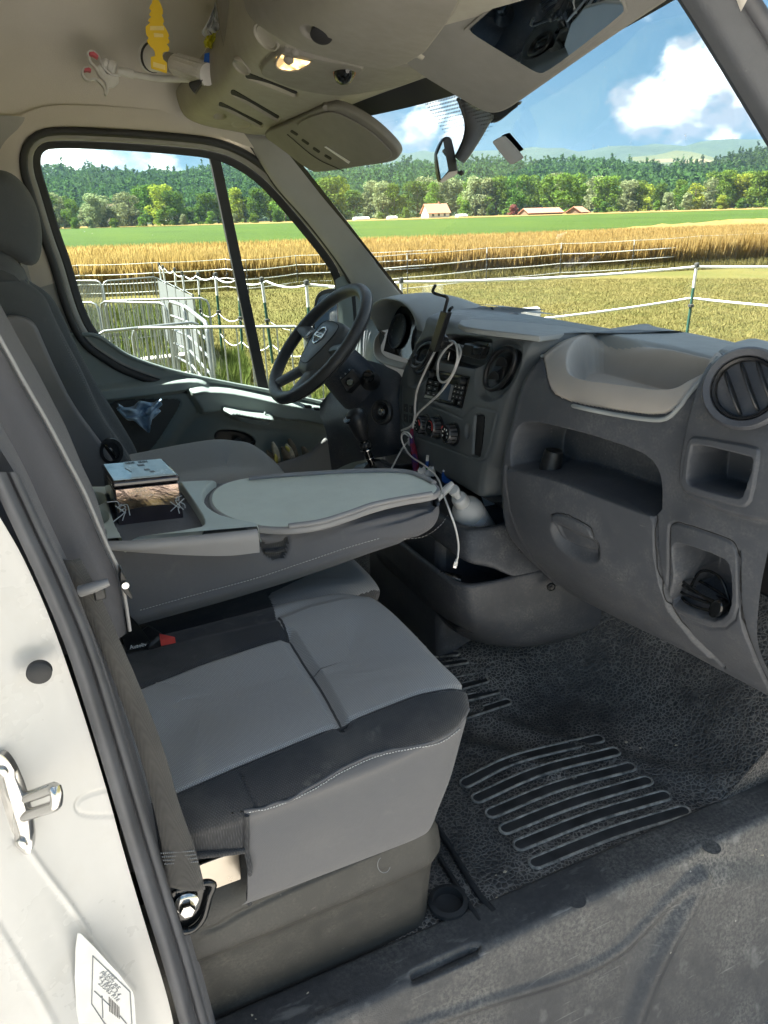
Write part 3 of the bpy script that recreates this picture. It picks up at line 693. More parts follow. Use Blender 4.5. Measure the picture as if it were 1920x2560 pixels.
def trunk_mesh(H):
    V, Fc = [], []
    def add(P, r):
        v, f = tube_geo(np.array(P), r, 6); o_ = len(V); V.extend(v.tolist()); Fc.extend([tuple(i + o_ for i in q) for q in f])
    add([(0, 0, -.3), (.1, 0, H * .3), (0, .2, H * .55), (.2, .1, H * .85)], np.array([.42, .3, .2, .06]))
    for k in range(5):
        a = k * 2.1; z = H * (.22 + .1 * k); add([(0, 0, z), (math.cos(a) * H * .12, math.sin(a) * H * .12, z + H * .12), (math.cos(a) * H * .2, math.sin(a) * H * .2, z + H * .22)], np.array([.15, .1, .04]))
    me = bpy.data.meshes.new('trunk'); me.from_pydata([tuple(v) for v in V], [], Fc); me.materials.append(M['bark']); return me
crowns = {k: [crown_mesh('crown', 16, 5.2, 2600, .42, k) for _ in range(3)] for k in ('round', 'tall', 'bush')}
trunk_me = trunk_mesh(16)
tree_specs = []
kinds_w = ['round', 'round', 'tall', 'round', 'bush']
xs = list(np.arange(840, 1990, 25)); xs2 = list(np.arange(95, 840, 24))
for i, x in enumerate(xs2 + xs):
    tree_specs.append((x + rng.uniform(-8, 8), None))
def tree_top(x):
    return np.interp(x, [0, 130, 200, 300, 385, 450, 560, 700, 860, 960, 1000, 1080, 1150, 1250, 1340, 1400, 1450, 1530, 1620, 1700, 1800, 1860, 1920, 2000],
                     [470, 490, 505, 500, 468, 490, 492, 470, 462, 462, 458, 464, 460, 446, 462, 448, 462, 450, 466, 464, 446, 440, 438, 440])
names_k = {'round': 'broad-crowned', 'tall': 'tall slender', 'bush': 'low spreading'}
col_k = ['mid green', 'silvery grey-green', 'dark green', 'yellow-green']
def base_y(x): return np.interp(x, [0, 156, 960, 1920, 2100], [576, 571.5, 550, 522.5, 517])
trees = []
order = sorted(range(len(tree_specs)), key=lambda i: tree_specs[i][0])
for n_, i in enumerate(order):
    x = tree_specs[i][0]; kind = 'tall' if 370 < x < 400 else kinds_w[rng.integers(0, 5)]
    mi = 1 if (100 < x < 330 and rng.random() < .5) or rng.random() < .28 else (3 if rng.random() < .06 else (2 if rng.random() < .4 else 0))
    d = rng.uniform(330, 400); pb = hpt(x, base_y(x), d); pb[2] = GZ
    ty = tree_top(x) - 10 + rng.uniform(-6, 14); tp = hpt(x, ty, d); Ht = max(6, tp[2] - GZ)
    if kind == 'bush': Ht *= .75
    sc = Ht / 15; wx = sc * rng.uniform(.85, 1.25) * (1.25 if kind == 'bush' else 1)
    e = thing('tree', f'{col_k[mi]} {names_k[kind]} tree, {ORD(n_ + 1)} from the left in the tree belt', 'tree', group='trees of the belt beyond the fields')
    me = crowns[kind][rng.integers(0, 3)].copy(); me.materials.append(LM[mi])
    co = new_obj('crown', me, e); to = new_obj('trunk', trunk_me, e)
    e.location = pb; e.scale = (wx * 1.08, wx * 1.08, sc); e.rotation_euler = (0, 0, rng.uniform(0, 6.28))
# low shrubs in front of the belt
sh = 0
for x in list(np.arange(120, 830, 58)) + list(np.arange(880, 1960, 70)):
    x = x + rng.uniform(-12, 12); d = rng.uniform(315, 330)
    if 1030 < x < 1140 or 1290 < x < 1470: continue
    sh += 1; mi = rng.integers(0, 4) if abs(x - 1797) > 40 else 3; pb = hpt(x, base_y(x), d); pb[2] = GZ; sc = rng.uniform(.25, .42)
    if mi == 3 and rng.random() < .6 and abs(x - 1797) > 40: mi = 0
    e = thing('shrub', f'low {col_k[mi]} shrub at the foot of the tree belt, {ORD(sh)} shrub from left', 'shrub', group='shrubs along the tree belt')
    me = crowns['bush'][rng.integers(0, 3)].copy(); me.materials.append(LM[mi]); new_obj('crown', me, e)
    e.location = pb; e.scale = (sc * 1.4, sc * 1.4, sc); e.rotation_euler = (0, 0, rng.uniform(0, 6.28))
# forest on the slopes: far-off woods reading as one mass
def forest(name, G, n, x0, x1, hh, leaf, per, label):
    rows, seg = G.shape[:2]; Vs = []; cnt = 0
    P = []
    while len(P) < n:
        i = rng.uniform(0, rows - 2.01); j = rng.uniform(0, seg - 1.01); a, b_ = int(i), int(j); u, v = i - a, j - b_
        q = (G[a, b_] * (1 - u) + G[a + 1, b_] * u) * (1 - v) + (G[a, b_ + 1] * (1 - u) + G[a + 1, b_ + 1] * u) * v
        px, _ = proj(q)
        if x0 < px < x1: P.append(q)
    allV = []
    for q in P:
        h = hh * rng.uniform(.7, 1.35)
        if rng.random() < .22:      # conifer
            z = rng.uniform(0, 1, per); r_ = (1 - z) * h * .22; a = rng.uniform(0, 6.28, per); c = np.stack([np.cos(a) * r_, np.sin(a) * r_, z * h * 1.25], 1)
        else:
            v = rng.standard_normal((per, 3)); v /= np.linalg.norm(v, axis=1)[:, None]; v[:, 2] = np.abs(v[:, 2]) * 1.1 - .15; c = v * h * .42 * rng.uniform(.75, 1.05, (per, 1)); c[:, 2] += h * .55
        a1 = rng.standard_normal((per, 3)); a2 = rng.standard_normal((per, 3)); s_ = leaf * rng.uniform(.6, 1.3, (per, 1))
        a1 *= s_ / np.linalg.norm(a1, axis=1)[:, None]; a2 *= s_ / np.linalg.norm(a2, axis=1)[:, None]
        c = c + q; allV.append(np.stack([c - a1, c + a1, c + a2], 1).reshape(-1, 3))
    V = np.concatenate(allV); n3 = len(V) // 3; me = bpy.data.meshes.new(name)
    me.vertices.add(len(V)); me.vertices.foreach_set('co', V.ravel()); me.loops.add(len(V)); me.polygons.add(n3); me.loops.foreach_set('vertex_index', np.arange(len(V))); me.polygons.foreach_set('loop_start', np.arange(n3) * 3); me.update(); me.validate()
    me.materials.append(M['forest_leaf']); o = stuff(new_obj(name, me)); tag(o, label, 'forest')
forest('forest', G_left, 4200, 0, 1960, 15, 2.3, 46, 'dense mixed forest covering the long low hill behind the tree belt')
forest('forest', G_right, 1300, 1480, 2000, 15, 2.3, 46, 'dark forested hill rising at the right edge of the windscreen')

# ---- houses
t = NT('clay_roof_tiles'); n = t.noise(1.2, 5, .7); w = t.wave(3.0, dirn='Z', dist=.4)
M['roof'] = t.set(t.mix(n, (.30, .12, .07), (.46, .22, .14)), .85, t.bump(w, .6, .05))
M['render'] = simple('pale_render', (.70, .67, .60), .9, var=.08, scale=2)
M['housewin'] = simple('house_window_glass', (.03, .035, .04), .1)
M['wood_d'] = simple('brown_boards', (.16, .10, .06), .85, var=.2, scale=3)
def house(label, x, ybase, d, L, Wd, hw, hr, wallm, rotz, wins=((-.28, .45), (0, .45), (.28, .45)), chimney=True, name='house'):
    e = thing(name, label, 'house'); p = hpt(x, ybase, d); p[2] = GZ
    e.location = p; e.rotation_euler = (0, 0, rotz)
    l, w_ = L / 2, Wd / 2
    V = [(-l, -w_, 0), (l, -w_, 0), (l, w_, 0), (-l, w_, 0), (-l, -w_, hw), (l, -w_, hw), (l, w_, hw), (-l, w_, hw), (-l, 0, hw + hr), (l, 0, hw + hr)]
    mesh('wall', V, [(0, 1, 5, 4), (2, 3, 7, 6), (1, 2, 6, 9, 5), (3, 0, 4, 8, 7)], wallm, e, smooth=False)
    o_ = .5; k = hr / w_
    rv = [(-l - o_, -w_ - o_, hw - o_ * k), (l + o_, -w_ - o_, hw - o_ * k), (l + o_, 0, hw + hr + .02), (-l - o_, 0, hw + hr + .02), (l + o_, w_ + o_, hw - o_ * k), (-l - o_, w_ + o_, hw - o_ * k)]
    r_ = mesh('roof', rv, [(0, 1, 2, 3), (3, 2, 4, 5)], M['roof'], e, smooth=False); solid(r_, .22, 1)
    if chimney: box('chimney', (l * .4, .3, hw + hr + .3), (.6, .6, 1.3), M['roof'], r_)
    for fx, fz in wins:
        wn_ = box('window', (fx * L, -w_ - .02, fz * hw + .4), (1.0, .08, 1.2), M['whiteplastic'], e); box('pane', (fx * L, -w_ - .07, fz * hw + .4), (.8, .04, 1.0), M['housewin'], wn_)
    return e
hz = -YAW * .2
house('white house with a steep red tiled roof below the trees', 1088, 549, 310, 8.6, 7, 2.3, 2.9, M['render'], hz)
house('long low shed with a red tiled roof beside the trees', 1352, 541, 312, 14.5, 7, 1.1, 1.5, M['wood_d'], hz, (), False, 'shed')
house('small brown hut with a hipped red roof left of the round trees', 1443, 538, 312, 5.6, 6, 1.0, 1.7, M['wood_d'], hz + .5, (), False, 'hut')
for k, (x, lab) in enumerate(((278, 'leftmost of the pale blocks seen above the trees in the side window'), (322, 'middle pale block seen above the trees in the side window'), (352, 'pale block just left of the tall tree in the side window'), (432, 'pale block just right of the tall tree in the side window'))):
    e = thing('apartment_block', lab, 'building', group='pale blocks at the foot of the hill'); p = hpt(x, 556, 560); p[2] = GZ; e.location = p
    w_ = (9, 12, 8, 10)[k]; hh = 13.6 + k % 2 * .5
    box('wall', (0, 0, hh / 2), (w_, 8, hh), M['render'], e); box('roof', (0, 0, hh + .15), (w_ + .6, 8.6, .4), M['concrete'], e)
    for q in range(3): wn_ = box('window', (-w_ / 3 + q * w_ / 3, -4.03, hh - 1.6), (1.5, .1, 1.4), M['housewin'], e)
for k, x in enumerate((903, 980, 1153)):
    e = thing('polytunnel', ('white polytunnel standing at the left end of the field edge', 'small pale trailer roof left of the white house', 'pale low sheet roof right of the white house')[k], 'tunnel'); p = hpt(x, 551, 308); p[2] = GZ
    L = (6, 3.5, 4)[k]; prof = [(-1.4, 0), (-1.35, .8), (-.8, 1.35), (0, 1.5), (.8, 1.35), (1.35, .8), (1.4, 0)]
    e.location = p; prism('cover', [A(-L / 2, y_, z_) for y_, z_ in prof], (L, 0, 0), M['whiteplastic'], e); prism('door', [A(L / 2 + .02, -.4, 0), A(L / 2 + .02, .4, 0), A(L / 2 + .02, .4, .9), A(L / 2 + .02, -.4, .9)], (.04, 0, 0), M['galv'], e)
rb = thing('red_leaf_tree', 'small dark red leaved tree beside the long shed', 'tree'); me = crowns['bush'][0].copy(); me.materials.append(leafmat('leaf_red', (.10, .03, .03), (.20, .07, .06), (.30, .13, .10))); new_obj('crown', me, rb); new_obj('trunk', trunk_me, rb); rb.location = hpt(1283, 543, 318); rb.location.z = GZ; rb.scale = (.5, .5, .28)
# pylons on the ridge
M['pylon'] = simple('pylon_steel', (.22, .24, .26), .6, .4)
for k, (x, y0, y1) in enumerate(((1482, 376, 360), (1576, 366, 350), (1712, 360, 340), (1830, 356, 341))):
    e = thing('pylon', f'faint electricity pylon on the far ridge, {ORD(k + 1)} from the left', 'pylon', group='pylons on the ridge'); p = hpt(x, y0 + 6, 4200); tpz = hpt(x, y1, 4200)[2] - p[2]; e.location = p
    for sx in (-1, 1): tube('leg', [(sx * 4, 0, 0), (sx * .6, 0, tpz)], .6, M['pylon'], e, 4)
    for zz, ww in ((.7, 9), (.85, 7)): tube('crossarm', [(-ww, 0, tpz * zz), (ww, 0, tpz * zz)], .5, M['pylon'], e, 4)

# ---- fences
M['postgreen'] = simple('green_post_plastic', (.02, .075, .055), .45)
M['postdark'] = simple('dark_post', (.05, .05, .045), .6)
M['tape'] = simple('white_fence_tape', (.80, .80, .78), .7, var=.1, scale=40)
def post(label, x, y, ztop, group, r=.016, white=.27, lower='postgreen', cap=True):
    p = at(x, y, Z=ztop); e = thing('fence_post', label, 'post', group=group); e.location = (p[0], p[1], GZ); h = ztop - GZ
    lx, ly = rng.normal() * .025, rng.normal() * .02
    f = lambda z: A(lx * (z / h), ly * (z / h), z)
    tube('post_lower', [f(-.05), f(h * (1 - white))], r, M[lower], e, 8); tube('post_upper', [f(h * (1 - white)), f(h)], r * 1.02, M['whiteplastic'], e, 8)
    if cap: lathe('cap', [(r * 1.5, -.035), (r * 1.7, 0), (r * 1.5, .015), (0, .025)], f(h), (0, 0, 1), M['postdark'], e, 10)
    lathe('insulator', [(r * 1.2, -.02), (r * 1.9, -.015), (r * 1.9, .015), (r * 1.2, .02)], f(h * .52), (0, 0, 1), M['postdark'], e, 8)
    return A(p[0], p[1], ztop), h
near = [(398, 659), (411, 666), (432, 673), (458, 681), (488, 684), (535, 685), (588, 694), (665, 696), (769, 704), (1003, 698), (1737, 661)]
lab_near = ['farthest white-topped tape post at the end of the receding row', 'second farthest white-topped post of the receding tape row', 'third farthest white-topped post of the receding tape row', 'fourth farthest white-topped post of the receding tape row', 'white-topped post just left of the tall grass strip in the side window', 'white-topped post left of the window divider with sagging tape', 'white-topped post half hidden behind the window divider', 'white-topped green post between window divider and steering wheel', 'white-topped post rising beside the outside mirror', 'thick white post with black cap beside the windscreen pillar', 'nearest white-topped green post at the right of the windscreen']
NP = []
for (x, y), l in zip(near, lab_near): NP.append(post(l, x, y, .44, 'white-topped posts of the near tape fence', r=.014 if x < 500 else .018)[0])
def tape(name, label, P, sag, w, group='fence tapes', seg=14, twist=.5):
    Q = []
    for a, b in zip(P[:-1], P[1:]):
        for k in np.linspace(0, 1, seg, endpoint=False): q = a + (b - a) * k; Q.append(q - A(0, 0, sag * 4 * k * (1 - k)))
    Q.append(P[-1]); Q = np.array(Q); T = np.gradient(Q, axis=0); T /= np.linalg.norm(T, axis=1)[:, None]
    n = len(Q); ang = np.cumsum(rng.normal(0, .16, n)) * twist; side = np.cross(T, A(0, 0, 1)); side /= np.linalg.norm(side, axis=1)[:, None]
    U = np.cos(ang)[:, None] * A(0, 0, 1) + np.sin(ang)[:, None] * side
    th = side * .0012; V = np.concatenate([Q + U * w / 2, Q - U * w / 2, Q - U * w / 2 + th, Q + U * w / 2 + th]); i = np.arange(n - 1)
    Fc = []
    for a, b in ((0, 1), (1, 2), (2, 3), (3, 0)): Fc += [tuple(q) for q in np.stack([i + a * n, i + 1 + a * n, i + 1 + b * n, i + b * n], 1)]
    o = mesh(name, V, Fc, M['tape']); tag(o, label, 'fence tape', group); return o
dn = A(0, 0, -.03)
tape('fence_tape', 'white top tape strung along the receding post row', [p + dn for p in NP[:9]], .05, .022)
tape('fence_tape', 'wide white top tape across the windscreen from pillar to near post', [NP[8] + dn, NP[9] + dn, NP[10] + dn, at(2700, 640, Z=.42)], .04, .032)
tape('fence_tape', 'white lower tape sagging between posts in the side window', [p + A(0, 0, -.50) for p in NP[4:9]], .07, .022)
tape('fence_tape', 'loose white lowest tape near the grass in the side window', [p + A(0, 0, -.78) for p in NP[5:9]], .10, .02)
tape('fence_tape', 'white lower tape behind the dashboard at the right', [NP[8] + A(0, 0, -.53), NP[9] + A(0, 0, -.55), NP[10] + A(0, 0, -.40), at(2700, 800, Z=.02)], .05, .028)
f2 = [(1018, 633), (1217, 618), (1404, 607), (1586, 599), (1753, 588), (1990, 576)]
P2 = [post(f'thin post with white tip in the middle fence, {ORD(i + 1)} from the windscreen pillar', x, y, .31, 'white-tipped posts of the middle fence', .011, .16, 'postdark', False)[0] for i, (x, y) in enumerate(f2)]
f3 = [(196, 661), (379, 655), (562, 646), (614, 648), (740, 637), (1081, 623), (1245, 614), (1408, 606), (1565, 595), (1721, 586), (1871, 577)]
P3 = [post(f'thin dark post along the wheat edge, {ORD(i + 1)} from the left', x, y, .22, 'thin dark posts along the wheat edge', .012, .05, 'postdark', False)[0] for i, (x, y) in enumerate(f3)]
e0 = at(850, 642, Z=.31)
for k, (dz, w_) in enumerate(((-.02, .012), (-.28, .022), (-.52, .022), (-.75, .02))):
    tape('fence_wire', f'{["topmost thin", "second", "third", "lowest"][k]} white wire of the middle fence across the windscreen', [e0 + A(0, 0, dz)] + [p + A(0, 0, dz) for p in P2], .015, w_, 'wires of the middle fence', 8, .1)
    tape('fence_wire', f'{["topmost thin", "second", "third", "lowest"][k]} white wire along the wheat edge', [at(60, 668, Z=.22) + A(0, 0, dz * .9)] + [p + A(0, 0, dz * .9) for p in P3], .015, w_, 'wires along the wheat edge', 8, .1)

# ---- metal hurdles
def hurdle(label, a, b, ztop, h, nb, rails=False, r=.0085, group='metal sheep hurdles'):
    a = np.asarray(a); b = np.asarray(b); e = thing('metal_hurdle', label, 'hurdle', group=group); e.location = (a[0], a[1], GZ); d = A(b[0] - a[0], b[1] - a[1], 0); L = np.linalg.norm(d); z1 = ztop - GZ; z0 = z1 - h; u = d / L
    c = .07
    tube('frame', [A(0, 0, z0), A(0, 0, z1 - c), u * c * .3 + A(0, 0, z1 - c * .3), u * c + A(0, 0, z1), u * (L - c) + A(0, 0, z1), u * (L - c * .3) + A(0, 0, z1 - c * .3), u * L + A(0, 0, z1 - c), u * L + A(0, 0, z0)], r * 1.35, M['galv'], e, 8)
    tube('bottom_rail', [A(0, 0, z0 + .1), u * L + A(0, 0, z0 + .1)], r, M['galv'], e, 6)
    for k in range(1, nb + 1):
        if rails: z = z0 + .1 + (z1 - z0 - .1) * k / (nb + 1); tube('rail', [A(0, 0, z), u * L + A(0, 0, z)], r * .9, M['galv'], e, 6)
        else: q = u * L * k / (nb + 1); tube('bar', [q + A(0, 0, z0 + .1), q + A(0, 0, z1)], r * .7, M['galv'], e, 6)
    for s_ in (0, L): lathe('foot', [(.03, 0), (.03, .02), (r * 1.4, .03)], u * s_ + A(0, 0, z0 - .005), (0, 0, 1), M['galv'], e, 8)
    return e
hh = .92; zt = GZ + .95
g2 = lambda x, y, z=zt: at(x, y, Z=z)[:2]
hurdle('nearest metal hurdle with upright bars just outside the driver window', g2(328, 820), g2(760, 816), zt, hh, 12)
hurdle('metal hurdle continuing right behind the steering wheel', g2(764, 815), g2(1230, 808), zt, hh, 12)
hurdle('metal hurdle slanting behind the nearest one in the side window', g2(236, 831), g2(500, 804), zt, hh, 10)
hurdle('metal hurdle with upright bars at the middle of the pen', g2(249, 754), g2(415, 758), zt, hh, 13)
hurdle('partly hidden metal hurdle at the left edge of the pen', g2(80, 757), g2(243, 756), zt, hh, 12)
hurdle('far metal hurdle closing the back of the pen', g2(262, 752), g2(520, 745), zt, hh, 13)
hurdle('nearer rail gate of slanting white bars in the pen', g2(460, 764), g2(516, 808), zt, hh, 5, True, .013)
hurdle('farther rail gate of white bars in the pen', g2(422, 753), g2(460, 765), zt, hh, 5, True, .013)
hurdle('mesh-like hurdle at the far left by the wheat', g2(180, 702), g2(252, 702), zt, hh, 18)
hurdle('low brown hurdle running along the wheat beyond the pen', g2(256, 703), g2(396, 692), zt, hh, 14)
t = NT('galvanised_sheet'); M['sheetmetal'] = t.set(t.mix(t.noise(6, 4), (.20, .215, .225), (.28, .29, .30)), .5, None, Metallic=.5)
for k in range(4):
    a = g2(395 + k * 22, 697 + k * 10); b = g2(395 + (k + 1) * 22, 697 + (k + 1) * 10)
    e = thing('solid_hurdle', f'grey sheeted hurdle in the receding row, {ORD(k + 1)} from the far end', 'hurdle', group='grey sheeted hurdles'); e.location = (a[0], a[1], GZ); d = A(b[0] - a[0], b[1] - a[1], 0); u = d / np.linalg.norm(d); L = np.linalg.norm(d) * .98
    tube('frame', [A(0, 0, .03), A(0, 0, .95), u * L + A(0, 0, .95), u * L + A(0, 0, .03), A(0, 0, .031)], .014, M['galv'], e, 6)
    prism('sheet', [A(0, 0, .1), u * L + A(0, 0, .1), u * L + A(0, 0, .93), A(0, 0, .93)], np.cross(u, A(0, 0, 1)) * .006, M['sheetmetal'], e)
for k, (x, y, lab) in enumerate(((412, 905, 'grey concrete block lying on bare soil inside the pen'), (470, 950, 'grey concrete block close behind the nearest hurdle'))):
    p = at(x, y, Z=GZ + .1); o = box('concrete_block', (p[0], p[1], GZ + .075), (.62, .22, .2), M['concrete'], None, .012, (0, 0, .1 + k * .3)); tag(o, lab, 'block', 'concrete blocks')

# ---- haze: one even box of pale air round everything
hb = box('haze', (1200, 1600, 170), (9400, 9400, 344), None); stuff(hb); tag(hb, 'thin pale summer haze in the air over the valley', 'haze')
hm = bpy.data.materials.new('haze_air'); hm.use_nodes = True; ht = hm.node_tree; ht.nodes.clear(); ho = ht.nodes.new('ShaderNodeOutputMaterial'); hv = ht.nodes.new('ShaderNodeVolumePrincipled')
hv.inputs['Color'].default_value = (.24, .36, .52, 1); hv.inputs['Density'].default_value = .00011; hv.inputs['Anisotropy'].default_value = .2; ht.links.new(hv.outputs[0], ho.inputs['Volume']); hb.data.materials.append(hm)
# ================================================================== VAN SHELL
def plane_at(x, y, p0, n):
    d = ray(x, y); n = np.asarray(n, float); return CAM + d * ((np.asarray(p0) - CAM) @ n) / (d @ n)
def offset_poly(O, d):
    O = np.asarray(O, float); T = np.roll(O, -1, 0) - np.roll(O, 1, 0); T /= np.linalg.norm(T, axis=1)[:, None]
    Nn = np.stack([T[:, 1], -T[:, 0]], 1); a = .5 * np.sum(O[:, 0] * np.roll(O[:, 1], -1) - np.roll(O[:, 0], -1) * O[:, 1])
    return O + Nn * d * (1 if a > 0 else -1)
def ring(name, O, d0, d1, Y0, Y1, mat, parent, thick=.004, mid=0.0):
    a, b = offset_poly(O, d0), offset_poly(O, d1); rows = []
    for k, t_ in enumerate(np.linspace(0, 1, 5)):
        Yk = Y0 + (Y1 - Y0) * t_ - mid * 4 * t_ * (1 - t_); q = a + (b - a) * t_; rows.append([at(x, y, Y=Yk) for x, y in q])
    G = np.array(rows); o = mesh(name, G.reshape(-1, 3), grid_faces(5, len(O), False, True), mat, parent); solid(o, thick, 0); return o
body = thing('van_body', 'white van cab shell with open passenger doorway around the seats', 'van')
# closed outer skin so that light only comes in through the real openings
box('roof_skin', (-.05, 0, 1.92), (2.1, 1.86, .03), M['paint'], body, .01)
box('bulkhead', (-.62, 0, .9), (.03, 1.86, 2.0), M['headliner'], body)
box('cab_floor', (.35, 0.0, -.06), (1.95, 1.66, .06), M['dark'], body)
box('firewall', (1.36, 0, .38), (.03, 1.7, .8), M['dark'], body)
prism('bonnet', [A(1.38, -.86, .70), A(1.38, .86, .70), A(2.05, .80, .40), A(2.05, -.80, .40)], (0, 0, -.05), M['paint'], body, .015)
box('rear_side_panel', (-.40, -.94, .75), (.44, .03, 2.3), M['paint'], body, .01)
box('rear_side_panel', (-.33, .93, .75), (.60, .03, 2.3), M['paint'], body, .01)
box('roof_side', (.3, -.90, 1.66), (1.5, .05, .52), M['paint'], body, .02)
box('front_wing', (1.68, -.90, .1), (.75, .05, 1.3), M['paint'], body, .02)
box('front_wing', (1.45, .93, .1), (.75, .03, 1.3), M['paint'], body, .02)
box('lower_side', (.3, .93, -.05), (1.6, .03, .7), M['paint'], body, .01)
box('underbody', (.4, 0, -.2), (2.3, 1.7, .2), M['dark'], body)

# ---- headliner and driver-side trim
rows = []
for X, zt_, yb in ((-.60, 1.36, .87), (-.2, 1.375, .87), (.10, 1.375, .865), (.35, 1.375, .855), (.55, 1.365, .84), (.66, 1.335, .825), (.76, 1.30, .80)):
    zr = 1.80 if X < .3 else 1.80 - (X - .3) * .72
    rows.append([A(X, yb, zt_ - .03), A(X, yb - .005, zt_ + .07), A(X, yb - .055, zt_ + .19), A(X, yb - .18, min(zr, zt_ + .31)), A(X, .35, zr), A(X, -.3, zr), A(X, -.80, zr - .05), A(X, -.885, zr - .18), A(X, -.885, 1.38)])
loft('headliner', rows, M['headliner'], body, 40, 60)
# trim behind the driver door opening
loft('pillar_trim', [[at(-120, 285, Y=.86), at(-120, 700, Y=.87), at(-120, 1000, Y=.87)], [at(40, 290, Y=.845), at(60, 700, Y=.85), at(120, 1000, Y=.86)], [at(72, 300, Y=.855), at(72, 380, Y=.855), at(120, 600, Y=.86), at(220, 860, Y=.868)]], M['pillar'], body, 14, 20)
# driver door window outline (glass edge) in photograph pixels
WIN = chaikin([(237, 831), (205, 764), (174, 652), (148, 584), (116, 475), (98, 420), (100, 378), (135, 366), (289, 372), (440, 383), (535, 394), (600, 422), (656, 465), (723, 540), (804, 640), (833, 685), (842, 730), (848, 834), (850, 1010), (700, 985), (579, 958), (498, 941), (405, 918), (324, 889), (278, 860)], 2)
door = thing('driver_door', 'closed dark-trimmed driver door with large window and armrest', 'door')
ring('window_seal', WIN, -2, 17, .872, .862, M['rubber_d'], door, .006)
ring('window_frame', WIN, 19, 32, .855, .848, M['trimgrey'], door, .006, .004)
ring('door_aperture_seal', WIN, 33, 48, .842, .838, M['rubber_d'], body, .008, .006)
sel = [k for k, (x, y) in enumerate(WIN) if y < 720 and not (x > 820 and y > 660)]
sel = sorted(sel)
loft('door_rail', [[at(x, y, Y=.846) for x, y in offset_poly(WIN, 42)[sel]], [at(x, y, Y=.843) for x, y in offset_poly(WIN, 70)[sel]], [at(x, y, Y=.85) for x, y in offset_poly(WIN, 105)[sel]]], M['headliner'], body, 6, 90, lin=True)
gp = [at(x, y, Y=.874) for x, y in offset_poly(WIN, 6)]
divt, divb = 536, 664
def split_win(left):
    out = []
    for x, y in offset_poly(WIN, 6):
        xd = divt + (divb - divt) * (y - 390) / (970 - 390)
        out.append((min(x, xd) if left else max(x, xd), y))
    return [at(x, y, Y=.876) for x, y in out]
for nm, l in (('window_pane', True), ('quarter_pane', False)):
    P = split_win(l); prism(nm, P, (0, .004, 0), M['sideglass'], door)
prism('window_divider', [at(x, y, Y=.868) for x, y in ((521, 375), (549, 385), (676, 990), (650, 990))], (0, .02, 0), M['rubber_d'], door, .002)
text('window_print', 'TEMPERED', at(285, 838, Y=.8755), (1, 0, 0), (0, 0, 1), .012, M['printdim'], door, .0001)
# sail panel ahead of the quarter pane
loft('sail_panel', [[at(838, 700, Y=.85), at(846, 790, Y=.85), at(846, 990, Y=.85)], [at(868, 690, Y=.835), at(872, 790, Y=.835), at(866, 990, Y=.835)], [at(930, 740, Y=.825), at(925, 800, Y=.825), at(915, 990, Y=.83)]], M['door'], door, 10, 14)

# ---- left windscreen pillar
def yy(l, Y): return [at(x, y, Y=Y) for x, y in l]
loft('windscreen_pillar', [yy([(605, 330), (655, 405), (690, 465), (760, 545), (838, 645), (880, 715), (925, 800)], .835), yy([(630, 335), (668, 415), (715, 475), (790, 560), (868, 665), (920, 745), (945, 800)], .815),
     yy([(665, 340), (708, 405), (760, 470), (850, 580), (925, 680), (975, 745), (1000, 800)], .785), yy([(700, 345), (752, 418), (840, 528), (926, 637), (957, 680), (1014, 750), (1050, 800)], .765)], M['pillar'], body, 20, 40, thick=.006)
tube('pillar_seal', yy([(605, 330), (655, 405), (690, 465), (760, 545), (838, 645), (880, 715)], .832), .006, M['rubber_d'], body, 8, 30)
# ---- windscreen
def PLx(z): return 1.151 + (z - .837) * (.813 - 1.151) / (1.231 - .837)
def wpt(u, z):           # u 0 driver side .. 1 passenger side
    xl, yl = PLx(z) + .004, .758 + (1.231 - z) * .06; yr = -(.80 + (1.25 - z) * .06); xr = PLx(z) + .045
    return A(xl + (xr - xl) * u + .15 * (1 - (2 * u - 1) ** 2), yl + (yr - yl) * u, z)
wg = [[wpt(u, z) for u in np.linspace(0, 1.0, 9)] for z in (.80, .95, 1.10, 1.25, 1.385)]
loft('windscreen', wg, M['windscreen'], body, 20, 40)
def fritp(u, z): return wpt(u, z) + A(-.006, 0, -.002)
loft('frit_band', [[fritp(u, z) for u in np.linspace(0, 1, 9)] for z in (1.335, 1.36, 1.385)], M['rubber_d'], body, 6, 40)
loft('frit_edge', [[fritp(u, z) for z in (.80, 1.0, 1.2, 1.36)] for u in (0, .014)], M['rubber_d'], body, 3, 20)
loft('header_rail', [[wpt(u, 1.385) + A(-.0, 0, .01) for u in np.linspace(0, 1, 9)], [wpt(u, 1.385) + A(-.07, 0, -.012) for u in np.linspace(0, 1, 9)], [wpt(u, 1.385) + A(-.14, 0, .02) for u in np.linspace(0, 1, 9)], [A(.60, .80 - 1.62 * u, 1.60) for u in np.linspace(0, 1, 9)]], M['headliner'], body, 14, 40)
# dotted sun band beside the mirror foot: rows of small printed dots (one part)
dots = []; Fd = []
for i in range(34):
    for j in range(15):
        u = .42 + i * .0042; z = 1.333 - j * .0062
        if j > 13 - abs(i - 14) * .35 + 2: continue
        c = fritp(u, z); s_ = .0021 * (1 - j / 22); k = len(dots); dots += [c + A(0, -s_, -s_), c + A(0, s_, -s_), c + A(0, s_, s_), c + A(0, -s_, s_)]; Fd.append((k, k + 1, k + 2, k + 3))
do = mesh('frit_dots', dots, Fd, M['rubber_d'], body, smooth=False); do['kind'] = 'stuff'
